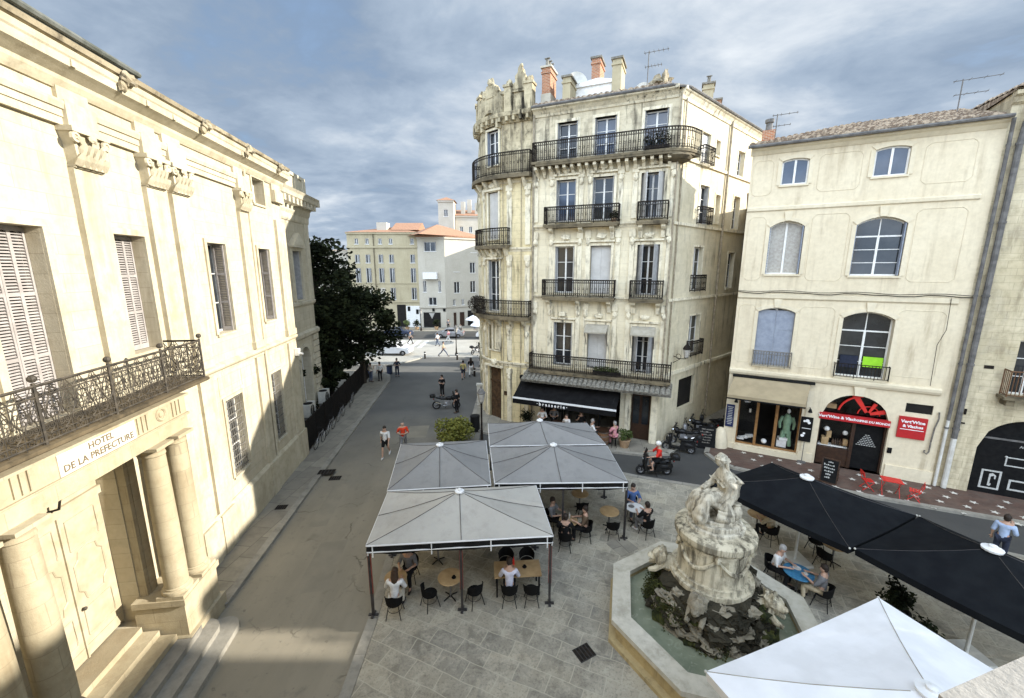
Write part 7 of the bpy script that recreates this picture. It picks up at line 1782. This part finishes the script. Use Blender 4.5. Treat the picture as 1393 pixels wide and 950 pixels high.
# ------------------------------------------------------------------ motorbikes, scooter, bicycles, car
def motorbike(lab, x, y, rz, style='naked', z=.012, body='bike_black', topbox=True, lean=7, group=None):
    t = thing('motorcycle' if style != 'scooter' else 'scooter', lab, 'motorcycle' if style != 'scooter' else 'scooter', (x,y,z), rz, group)
    t.rotation_euler = (rad(lean), 0, rz)
    R0 = .31 if style != 'scooter' else .25; xf, xr = (.74,-.70) if style != 'scooter' else (.68,-.62)
    for xx, wd in ((xf,.06),(xr,.08)):
        q = MB(T((xx,0,R0))); q.ring((0,0,0), R0-.055, .058, n=24, m=8); o = q.build('wheel', M['tyre'], t, smooth=True)
        q = MB(T((xx,0,R0))); q.ring((0,0,0), R0-.11, .02, n=18, m=5)
        for i in range(5): a = 2*pi*i/5; q.tube([(0,0,0),((R0-.11)*cos(a),0,(R0-.11)*sin(a))], .02, 5)
        q.lathe([(.05,-.05),(.05,.05)], 8) ; q.build('rim', M['bike_grey'], o)
    if style != 'scooter':
        q = MB(); q.ball((.22,0,.82), (.3,.15,.16), 12, 8); q.ball((.5,0,.86), (.16,.17,.2), 10, 7); q.build('fuel_tank', M[body], t, smooth=True)
        q = MB(); q.ball((-.2,0,.8), (.34,.14,.075), 12, 7); q.ball((-.55,0,.86), (.22,.12,.08), 10, 6); q.build('saddle', M['bike_black'], t, smooth=True)
        q = MB(); q.cbox((.08,0,.46),(.42,.3,.3)); q.cbox((.15,0,.62),(.3,.26,.14)); q.ball((.0,.12,.45), (.14,.08,.14), 8, 6); q.ball((.0,-.12,.45), (.14,.08,.14), 8, 6); q.build('engine', M['bike_grey'], t)
        q = MB(); q.tube([(.62,0,.95),(.2,0,.7),(-.3,0,.72),(-.75,0,.86)], .03, 6); q.tube([(.2,0,.7),(-.1,0,.35),(xr,.07,R0)], .03, 6); q.tube([(xr,-.07,R0),(-.1,0,.35)], .03, 6); q.build('frame', M['bike_black'], t)
        q = MB()
        for sy in (-1,1): q.tube([(xf,sy*.09,R0),(.56,sy*.09,1.0)], .026, 6)
        q.build('fork', M['chrome'], t)
        q = MB(); q.tube([(.1,-.15,.3),(-.2,-.17,.3),(-.35,-.17,.42),(-.75,-.18,.55)], [.03,.03,.05,.055], 7); q.build('exhaust', M['chrome'], t)
        q = MB(); q.tube([(.38,.4,1.02),(.52,.28,1.08),(.55,0,1.03),(.52,-.28,1.08),(.38,-.4,1.02)], .016, 6)
        for sy in (-1,1): q.tube([(.5,sy*.3,1.06),(.56,sy*.36,1.2)], .008, 4); q.ball((.56,sy*.37,1.22), (.02,.06,.04), 7, 5)
        q.build('handlebar', M['bike_black'], t)
        q = MB(); q.add([(.62,-.16,.98),(.62,.16,.98),(.46,.13,1.32),(.46,-.13,1.32),(.72,0,.98),(.52,0,1.36)], [(0,4,5,3),(4,1,2,5)]); q.build('windscreen', M['car_glass'], t)
        q = MB(); q.lathe([(.09,0),(.1,.06)], 10, (0,0,0)); q.v = [Vector((.66+p.z, p.x, .9+p.y)) for p in q.v]; q.build('headlight', M['chrome'], t)
        q = MB(); q.prism_y([(xf-.24,R0+.2),(xf+.05,R0+.37),(xf+.28,R0+.24),(xf+.05,R0+.33)], -.06, .06); q.cbox((-.86,0,.72),(.2,.12,.03),RY(.5)); q.build('mudguard', M[body], t)
    else:
        q = MB(); q.prism_y([(-.85,.55),(-.8,.42),(-.45,.3),(-.15,.24),(.3,.22),(.42,.3),(.3,.32),(-.02,.32),(-.08,.62),(-.3,.7),(-.8,.68)], -.17, .17); q.ball((-.45,0,.5), (.42,.21,.2), 12, 8); q.build('body', M[body], t)
        q = MB(); q.prism_y([(.36,.22),(.5,.3),(.56,.6),(.44,1.0),(.38,1.0),(.46,.6)], -.2, .2); q.ball((.5,0,.75), (.13,.2,.3), 10, 8); q.ball((.64,0,.47), (.2,.09,.1), 9, 6); q.build('front_shield', M[body], t)
        q = MB(); q.ball((-.3,0,.74), (.38,.17,.08), 12, 7); q.ball((-.58,0,.79), (.2,.15,.08), 10, 6); q.build('saddle', M['bike_black'], t, smooth=True)
        q = MB(); q.tube([(.3,.34,1.05),(.42,.2,1.1),(.42,-.2,1.1),(.3,-.34,1.05)], .018, 6)
        for sy in (-1,1): q.tube([(.4,sy*.24,1.1),(.46,sy*.32,1.25)], .008, 4); q.ball((.46,sy*.33,1.27), (.02,.06,.04), 7, 5)
        q.build('handlebar', M['bike_black'], t)
        q = MB(); q.add([(.56,-.17,.98),(.56,.17,.98),(.42,.15,1.4),(.42,-.15,1.4)], [(0,1,2,3)]); q.build('windscreen', M['car_glass'], t)
        q = MB(); q.ball((.6,0,.86), (.05,.1,.06), 9, 6); q.build('headlight', M['chrome'], t)
        q = MB(); q.tube([(-.3,-.2,.28),(-.75,-.2,.36)], [.05,.06], 7); q.build('exhaust', M['bike_grey'], t)
        q = MB(); q.tube([(xf,.08,R0),(.48,.05,.9)], .024, 6); q.build('fork', M['bike_black'], t)
    q = MB(); q.cbox((-.9,0,.78),(.04,.16,.07)); q.build('tail_light', M['lamp_red'], t)
    if topbox: q = MB(); q.ball((-.98,0,1.02), (.22,.25,.17), 10, 8); q.cbox((-.96,0,.99),(.36,.44,.2)); q.cbox((-.85,0,.87),(.4,.2,.03)); q.build('top_box', M['bike_black'], t)
    q = MB(); q.tube([(0,.1,.3),(-.08,.26,.0)], .014, 5); q.build('side_stand', M['bike_black'], t)
    return t
motorbike('black touring motorcycle with top box parked in the middle of the street', -4.85, 28.7, rad(4), body='bike_black', lean=-5)
GP = 'motorbikes parked along the alley wall'
def al(v, d): x, y = SF(v, -d); return cpt(x, y)[:2]
ALR = CZ+rad(64.45)
motorbike('dark scooter with pale saddle parked nearest the brasserie side door', *al(.2,1.3), ALR+rad(115), 'scooter', body='bike_black', group=GP)
motorbike('black motorcycle second in the row parked at the alley wall', *al(1.3,1.1), ALR+rad(120), body='bike_black', topbox=False, group=GP)
motorbike('grey-panelled scooter third in the row parked at the alley wall', *al(2.3,1.1), ALR+rad(125), 'scooter', body='bike_grey', group=GP)
motorbike('black motorcycle fourth in the row beside the dark side window', *al(3.4,1.1), ALR+rad(118), body='bike_black', topbox=False, group=GP)
motorbike('black scooter farthest into the alley in the parked row', *al(4.6,1.1), ALR+rad(122), 'scooter', body='bike_black', group=GP)
GQ = 'motorbikes parked by the esplanade'
for i, (x, y, a, st_, lab) in enumerate(((-3.3,41.3,100,'naked','black motorcycle nearest the viewer in the far parked row'),(-3.3,43.2,105,'scooter','dark scooter second in the far parked row'),(-3.4,45.0,98,'naked','dark motorcycle in the middle of the far parked row'),(-3.6,46.8,104,'scooter','pale scooter fourth in the far parked row'),(-4.4,48.6,60,'naked','black motorcycle at the sunny end of the far parked row'))):
    motorbike(lab, x, y, rad(a), st_, body='bike_grey' if i == 3 else 'bike_black', topbox=i % 2 == 0, group=GQ)
sc_ = motorbike('black maxi scooter with top box ridden by the man in red', 7.15, 18.95, rad(176), 'scooter', lean=0)
def bicycle(x, y, rz, lab):
    t = thing('bicycle', lab, 'bicycle', (x,y,.13), rz, 'bicycles leaning along the fence'); t.rotation_euler = (rad(8),0,rz)
    for xx in (-.52,.52):
        q = MB(T((xx,0,.34))); q.ring((0,0,0), .33, .016, n=20, m=5); o = q.build('wheel', M['tyre'], t)
        q = MB(T((xx,0,.34)))
        for i in range(12): a = 2*pi*i/12; q.tube([(0,0,0),(.32*cos(a),0,.32*sin(a))], .003, 3, caps=False)
        q.build('spokes', M['chrome'], o)
    q = MB()
    for a, b in (((-.52,.34),(-.12,.3)),((-.12,.3),(-.2,.82)),((-.12,.3),(.36,.78)),((-.18,.74),(.36,.8)),((-.52,.34),(-.18,.76)),((.52,.34),(.36,.9))): q.tube([(a[0],0,a[1]),(b[0],0,b[1])], .017, 5)
    q.build('frame', M['bike_grey'], t)
    q = MB(); q.ball((-.22,0,.88), (.13,.06,.035), 9, 6); q.build('saddle', M['bike_black'], t)
    q = MB(); q.tube([(.26,.28,.98),(.36,.1,.97),(.36,-.1,.97),(.26,-.28,.98)], .013, 5); q.tube([(.36,0,.9),(.36,0,.97)], .015, 5); q.build('handlebar', M['bike_black'], t)
for u, lab in ((9.3,'bicycle nearest the prefecture corner leaning on the dark fence'),(11.3,'second bicycle along the dark fence'),(13.6,'bicycle leaning on the dark fence beyond the air conditioners'),(16.5,'farthest bicycle leaning on the dark fence')):
    x, y, _ = pt(u, .42); bicycle(x, y, PZ+rad(random.uniform(-8,8)), lab)
def car(x, y, rz, lab, mt='car_white'):
    t = thing('parked_car', lab, 'car', (x,y,.012), rz)
    prof_ = [(-2.05,.35),(-2.1,.6),(-2.02,.9),(-1.75,1.0),(-1.35,1.38),(-.9,1.47),(.1,1.46),(.5,1.38),(1.05,1.0),(1.8,.9),(2.08,.72),(2.12,.45),(2.05,.3),(1.72,.28),(1.68,.45),(1.5,.62),(1.25,.65),(1.02,.55),(.92,.3),(-.92,.28),(-1.0,.5),(-1.2,.64),(-1.42,.64),(-1.62,.5),(-1.7,.3)]
    m = MB(); n = len(prof_); V = []; ys = [(-.86,.93),(-.88,1),(-.7,1.0),(.7,1.0),(.88,1),(.86,.93)]
    for yy, k_ in ((-.85,0),(-.62,1),(.62,1),(.85,0)):
        for px_, pz_ in prof_:
            w_ = yy if pz_ < 1.02 else yy*.8
            V.append((px_, w_ if abs(yy) > .7 or pz_ < 1.02 else w_, pz_-(.03 if k_ == 0 and pz_ > .85 else 0)))
    F = [(r*n+i, r*n+(i+1)%n, (r+1)*n+(i+1)%n, (r+1)*n+i) for r in range(3) for i in range(n)]+[list(range(n))[::-1], list(range(3*n,4*n))]
    m.add(V, F); m.build('body', M[mt], t)
    q = MB()
    for sy in (-1,1): q.add([(-1.28,sy*.73,1.05),(-1.05,sy*.695,1.34),(.4,sy*.695,1.34),(.85,sy*.74,1.03)], [(0,1,2,3)])
    q.v = [Vector((p.x, p.y*1.16, p.z)) for p in q.v]
    q.add([(1.06,-.6,1.015),(1.06,.6,1.015),(.56,.55,1.385),(.56,-.55,1.385)], [(0,1,2,3)]); q.add([(-1.73,-.6,1.03),(-1.73,.6,1.03),(-1.4,.55,1.375),(-1.4,-.55,1.375)], [(0,1,2,3)])
    q.v = [Vector((p.x*1.012, p.y*1.01, p.z+.012)) for p in q.v]; q.build('window', M['car_glass'], t)
    for xx in (-1.31,1.33):
        for sy in (-1,1):
            q = MB(T((xx,sy*.78,.32))); q.ring((0,0,0), .22, .1, n=18, m=8); o = q.build('wheel', M['tyre'], t, smooth=True)
            q = MB(T((xx,sy*.86,.32)))
            for i in range(6): a = 2*pi*i/6; q.tube([(0,0,0),(.2*cos(a),0,.2*sin(a))], .03, 5)
            q.build('rim', M['bike_grey'], o)
    for sy in (-1,1):
        q = MB(); q.ball((2.02,sy*.62,.68), (.1,.16,.08), 8, 6); q.build('headlight', M['chrome'], t); q = MB(); q.ball((-2.03,sy*.65,.78), (.06,.14,.1), 8, 6); q.build('tail_light', M['lamp_red'], t)
        q = MB(); q.ball((.75,sy*.98,1.05), (.07,.09,.06), 8, 6); q.build('wing_mirror', M[mt], t)
car(-14.2, 48.2, rad(-4), 'white hatchback parked on the sunny esplanade behind the dark tree')

car(-9.3, 60.6, rad(180), 'silver-grey car driving along the avenue in front of the white corner house', 'bike_grey'); car(-17.2, 61.2, 0, 'dark car on the avenue in front of the ochre house', 'bike_blue'); car(-3.2, 60.2, rad(178), 'white car on the avenue near the tower edge', 'car_white')
dup(lm, (-14.9,66.4,.13), 0, 'street lamp on the far pavement in front of the ochre house'); dup(lm, (-6.6,47.5,.0), 0, 'street lamp on the esplanade right of the striding person')
for i, (x, y, mt_) in enumerate(((-18.8,67.2,'leaf_dark'),(-17.4,67.4,'leaf'),(-15.8,67.3,'leaf_dark'),(-12.6,67.6,'leaf_dark'))):
    shrub('potted_plant', ('dark potted shrub at the left end of the far shopfronts','green potted shrub before the white poster shopfront','dark potted shrub under the far street lamp','dark potted shrub beside the shop window of the white corner house')[i], x, y, .6, 1.2, .13, mt_, 500, .35, .2, seed=60+i)
# ------------------------------------------------------------------ people
def person(lab, x, y, rz, pose, top, bottom, hair='hair_dark', long=False, shorts=False, arms='down', sc=1.0, z=.012, shoe='shoe_dark', bald=False, group=None, seat=.47, lean=0.0, stride=.3, hat=None):
    J = {}; E = []; sit = pose in ('sit', 'ride')
    dz = (seat+.09)-.94 if sit else 0
    def j(n, p, r, par=None):
        J[n] = (len(J), Vector(p), r)
        if par: E.append((J[par][0], J[n][0]))
    ly = lambda h: lean*(h-.94)
    U = lambda xx, yy, hh: (xx, yy+ly(hh), hh+dz)
    j('pelvis', U(0,0,.94), .125); j('waist', U(0,0,1.09), .115, 'pelvis'); j('chest', U(0,.0,1.29), .135, 'waist'); j('nb', U(0,-.01,1.44), .085, 'chest'); j('neck', U(0,.0,1.52), .055, 'nb')
    j('h1', U(0,.03,1.60), .085, 'neck'); j('h2', U(0,.025,1.70), .082, 'h1'); j('nose', U(0,.135,1.615), .014, 'h1')
    j('chin', U(0,.085,1.55), .03, 'h1')
    for s_, S in ((-1,'L'),(1,'R')):
        j('ear'+S, U(s_*.09,.02,1.63), .016, 'h1')
        j('sh'+S, U(s_*.19,-.01,1.41), .065, 'nb')
        if arms == 'down': el, wr, hd_ = U(s_*.25,-.04,1.13), U(s_*.27,.05,.88), (0,.03,-1)
        elif arms == 'table': el, wr, hd_ = U(s_*.29,.12,1.16), U(s_*.17,.36,1.21), (-s_*.5,.85,.0)
        elif arms == 'phone': el, wr, hd_ = (U(s_*.27,.02,1.14), U(s_*.14,.26,1.34), (-s_*.4,.5,.75)) if s_ > 0 else (U(s_*.25,-.03,1.13), U(s_*.26,.06,.88), (0,.05,-1))
        elif arms == 'swing': el, wr, hd_ = U(s_*.26,-.12*s_-.02,1.14), U(s_*.26,-.2*s_+.08,.92), (0,.3,-.9)
        elif arms == 'bars': el, wr, hd_ = U(s_*.31,.22,1.16), U(s_*.32,.52,1.12), (0,.9,-.2)
        else: el, wr, hd_ = U(s_*.28,.02,1.15), U(s_*.1,.2,1.12), (-s_*.9,.3,.1)
        j('el'+S, el, .047, 'sh'+S); j('wr'+S, wr, .03, 'el'+S)
        d = Vector(hd_).normalized(); w_ = Vector(wr); sd = d.cross(Vector((0,0,1)) if abs(d.z) < .8 else Vector((0,1,0))).normalized()
        j('pm'+S, w_+d*.07, .032, 'wr'+S)
        nn = d.cross(sd)*(-1)
        for f_, (o_, L_) in enumerate(((-.027,.075),(-.009,.088),(.009,.082),(.027,.062))):
            j('f%d%s' % (f_,S), w_+d*(.1+L_*.45)+sd*o_*1.15+nn*.008, .009, 'pm'+S); j('g%d%s' % (f_,S), w_+d*(.1+L_)+sd*o_*1.15+nn*.03, .007, 'f%d%s' % (f_,S))
        j('th'+S, w_+d*.07-sd*.055+nn*.012, .010, 'pm'+S); j('tk'+S, w_+d*.11-sd*.06+nn*.03, .008, 'th'+S)
        hp = U(s_*.095,.0,.9); lt = 0
        if pose == 'stand': kn, an, te = (s_*.11,.02,.5), (s_*.12,-.03,.09), (s_*.14,.13,.035)
        elif pose == 'walk': q_ = s_*stride; kn, an, te = (s_*.1,q_*.55+.05,.5), (s_*.1,q_*1.05-(.08 if q_ < 0 else 0),.09+(.08 if q_ < 0 else 0)), (s_*.11,q_*1.05+.13-(.06 if q_ < 0 else 0),.035)
        elif pose == 'sit': kn, an, te = (s_*.13,.43,seat+.05), (s_*.14,.38,.09), (s_*.15,.54,.035)
        else: kn, an, te = (s_*.2,.42,seat-.12), (s_*.22,.34,.36), (s_*.23,.52,.32)
        j('hp'+S, hp, .095, 'pelvis'); j('kn'+S, kn, .062, 'hp'+S); j('an'+S, an, .042, 'kn'+S); j('te'+S, te, .035, 'an'+S)
    names = list(J)
    ob = link_mesh('person', skin_mesh([J[n][1] for n in names], E, [J[n][2] for n in names]), 'skin')
    ob.location = (x,y,z); ob.rotation_euler = (0,0,rz); ob.scale = (sc,)*3
    tag(ob, lab, 'person', group)
    def sub(nm, keys, edges, add, mt, ends={}):
        ix = {k_: i for i, k_ in enumerate(keys)}
        V = [J[k_][1] if k_ in J else ends[k_][0] for k_ in keys]; Rr = [(J[k_][2] if k_ in J else ends[k_][1])+add for k_ in keys]
        return link_mesh(nm, skin_mesh(V, [(ix[a], ix[b]) for a, b in edges], Rr), mt, ob)
    mid = lambda a, b, t: J[a][1].lerp(J[b][1], t)
    e_ = {'slL': (mid('elL','wrL',.1), .05), 'slR': (mid('elR','wrR',.1), .05), 'hem': (J['pelvis'][1]+Vector((0,0,-.04 if not sit else .0)), .13)}
    sub('shirt', ['waist','hem','chest','nb','shL','elL','slL','shR','elR','slR'], [('waist','hem'),('waist','chest'),('chest','nb'),('nb','shL'),('shL','elL'),('elL','slL'),('nb','shR'),('shR','elR'),('elR','slR')], .022, top, e_)
    if shorts:
        e2 = {'kL': (mid('hpL','knL',.85), .075), 'kR': (mid('hpR','knR',.85), .075)}
        sub('shorts', ['pelvis','hpL','kL','hpR','kR'], [('pelvis','hpL'),('hpL','kL'),('pelvis','hpR'),('hpR','kR')], .02, bottom, e2)
    else:
        sub('trousers', ['pelvis','hpL','knL','anL','hpR','knR','anR'], [('pelvis','hpL'),('hpL','knL'),('knL','anL'),('pelvis','hpR'),('hpR','knR'),('knR','anR')], .017, bottom)
    q = MB()
    for S in 'LR':
        a, b = J['an'+S][1], J['te'+S][1]; q.tube([a+(a-b).normalized()*.04+Vector((0,0,-.04)), a.lerp(b,.4)+Vector((0,0,-.02)), b+(b-a).normalized()*.05], [.05,.052,.035], 7)
    q.build('shoe', M[shoe], ob, smooth=True)
    h = J['h2'][1]
    if hat: q = MB(); q.ball((h.x,h.y-.01,h.z+.02), (.125,.14,.125), 12, 8); q.build('helmet' if hat == 'helmet' else 'hat', M['white' if hat == 'helmet' else hat], ob, smooth=True)
    elif not bald:
        q = MB(); q.ball((h.x,h.y-.022,h.z-.002), (.1,.108,.108), 12, 8, .16, 7, x); q.ball((h.x,h.y-.055,h.z-.065), (.092,.07,.085), 10, 7, .14, 7, y)
        if long: q.tube([(h.x,h.y-.06,h.z),(h.x,h.y-.1,h.z-.16),(h.x+.01,h.y-.11,h.z-.34),(h.x,h.y-.1,h.z-.46)], [.1,.115,.12,.06], 9)
        q.build('hair', M[hair], ob, smooth=True)
    q = MB(); h = J['h1'][1]
    for s_ in (-1,1): q.ball((h.x+s_*.035,h.y+.083,h.z+.035), .012, 6, 5)
    q.build('eyes', M['hair_dark'], ob)
    return ob
person('woman in white top and black shorts walking towards the viewer on the street', -6.95, 21.0, pi, 'walk', 'c_white', 'c_black', shorts=True, arms='swing', shoe='shoe_white', sc=.99)
person('bald man in orange-red shirt walking beside the woman in white', -6.1, 21.5, pi+.1, 'walk', 'c_red', 'c_grey', bald=True, arms='fold', sc=1.04)
person('man in black standing behind the parked touring motorcycle', -5.65, 31.8, pi-.4, 'stand', 'c_black', 'c_black', arms='fold')
person('person in black clothes standing at the front wheel of the touring motorcycle', -3.95, 27.9, rad(60), 'stand', 'c_black', 'c_black', arms='down', sc=.98)
person('man in yellow shirt and dark shorts walking away beside the tower', -4.55, 37.0, .1, 'walk', 'c_yellow', 'c_navy', shorts=True, arms='swing')
person('person in black top and white trousers beside the man in yellow', -3.95, 38.2, .0, 'walk', 'c_black', 'c_white', arms='swing', long=True)
person('person in beige striding across the end of the street', -8.05, 47.0, rad(-80), 'walk', 'c_beige', 'c_jean', arms='swing', stride=.5)
person('man with dark clothes and bag standing near the bin under the tree', -11.0, 38.0, pi+.3, 'stand', 'c_navy', 'c_navy', arms='fold')
person('person in pale top on the pavement corner, left of two under the tree', -12.7, 35.6, rad(-30), 'stand', 'c_cream', 'c_jean', arms='phone', z=.125)
person('person in white top and dark trousers on the pavement corner, right of two', -12.0, 36.0, rad(40), 'stand', 'c_white', 'c_black', arms='down', z=.125)
person('pedestrian in white crossing the sunny esplanade', -9.9, 53.5, rad(70), 'walk', 'c_white', 'c_jean', arms='swing')
person('pedestrian in dark clothes at the zebra crossing across the esplanade', -13.9, 55.0, rad(-80), 'walk', 'c_grey', 'c_black', arms='swing')
person('pedestrian in cream top near the shop across the avenue', -8.0, 62.8, rad(170), 'stand', 'c_cream', 'c_navy')
person('pedestrian in grey standing across the avenue by the shop window', -10.6, 67.5, pi, 'stand', 'c_grey', 'c_black', z=.135)
person('pedestrian in white shirt on the far pavement by the white wing', -6.2, 67.5, pi, 'stand', 'c_white', 'c_jean', z=.135)
person('person in pale pink crossing in front of the far parked motorbikes', -8.9, 56.5, rad(90), 'walk', 'c_pink', 'c_white', arms='swing')
person('rider in red shirt and shorts on the maxi scooter', 7.35, 18.93, rad(86), 'ride', 'c_scarlet', 'c_black', shorts=True, arms='bars', seat=.82, hat='helmet', z=.012, lean=.1)
person('woman with long dark hair in white seated at the road-side corner of the nearest canopy', -3.48, 10.46, .05, 'sit', 'c_white', 'c_cream', 'hair_brown', long=True, arms='table', z=.055, lean=.25)
person('person in dark green-grey seated opposite the woman in white', -3.36, 11.76, pi-.1, 'sit', 'c_grey', 'c_black', 'hair_brown', arms='table', z=.055, lean=.2)
person('man in lilac shirt seated with his back to the viewer at the rectangular table', -.08, 10.9, 0, 'sit', 'c_lilac', 'c_black', arms='table', z=.055, lean=.25)
person('man in dark clothes seated at the white round table outside the canopy', 5.18, 14.15, rad(22), 'sit', 'c_black', 'c_grey', arms='table', z=.055, shoe='shoe_white')
person('man in blue shirt seated behind the white round table', 5.02, 15.5, pi, 'sit', 'c_blue', 'c_jean', arms='table', z=.055)
person('guest in black seated nearest the viewer under the middle canopy', 1.95, 13.38, rad(-10), 'sit', 'c_black', 'c_black', arms='table', z=.055, shoe='shoe_white')
person('guest in dark red seated right of the shaded round table', 2.76, 13.87, rad(80), 'sit', 'c_brown', 'c_black', arms='table', z=.055)
person('guest in grey seated at the back left of the shaded round table', 1.58, 14.48, rad(-120), 'sit', 'c_grey', 'c_black', arms='table', z=.055)
person('man in white shirt seated at the blue round table', 8.64, 11.8, rad(-145), 'sit', 'c_white', 'c_black', 'hair_grey', arms='table', z=.055, lean=.2)
person('person in grey top and beige trousers seated on the near side of the blue table', 9.42, 10.79, rad(40), 'sit', 'c_grey', 'c_beige', arms='table', z=.055)
person('person in beige seated deep under the left black parasol', 9.68, 13.72, rad(20), 'sit', 'c_beige', 'c_black', 'hair_brown', arms='table', z=.055)
person('man in light blue shirt standing on the road beyond the right black parasol', 17.24, 12.8, rad(-60), 'stand', 'c_sky', 'c_navy', arms='phone')
x_, y_ = cpt(8.95,-1.35)[:2]; person('woman in pink seated at the barrel outside the brasserie', x_, y_, CZ+rad(60), 'sit', 'c_pink', 'c_pink', 'hair_grey', arms='table', z=.12, seat=.62)
x_, y_ = cpt(7.7,-1.45)[:2]; person('guest in white top seated left of the barrel outside the brasserie', x_, y_, CZ+rad(-70), 'sit', 'c_white', 'c_grey', 'hair_grey', arms='table', z=.12, seat=.62)
for u, lab in ((8.95,'high stool under the woman in pink'),(7.7,'high stool under the guest in white at the barrel')):
    t = thing('bar_stool', lab, 'stool', (*cpt(u,-1.4)[:2],.12), 0); q = MB(); q.lathe([(.17,.58),(.18,.62)], 12); q.build('seat', M['dark_wood'], t)
    for i in range(4): a = i*pi/2+.7; q = MB(); q.tube([(.1*cos(a),.1*sin(a),.58),(.19*cos(a),.19*sin(a),0)], .016, 5); q.build('leg', M['black_metal'], t)
x_, y_ = cpt(4.55,-1.2)[:2]; person('waiter in white shirt standing under the left half of the black awning', x_, y_, CZ+pi, 'stand', 'c_white', 'c_black', arms='fold', z=.12)
x_, y_ = cpt(5.15,-.7)[:2]; person('person in grey standing close behind the waiter under the awning', x_, y_, CZ+pi, 'stand', 'c_grey', 'c_black', arms='fold', z=.12)
x_, y_ = cpt(6.2,-1.6)[:2]; person('guest in white seen over the rear canopy below the awning lettering', x_, y_, CZ+rad(150), 'stand', 'c_white', 'c_jean', arms='fold', z=.12, sc=.95)
x_, y_ = cpt(6.9,-1.0)[:2]; person('person in dark clothes with raised arm near the brasserie entrance', x_, y_, CZ+rad(190), 'stand', 'c_black', 'c_black', arms='phone', z=.12)
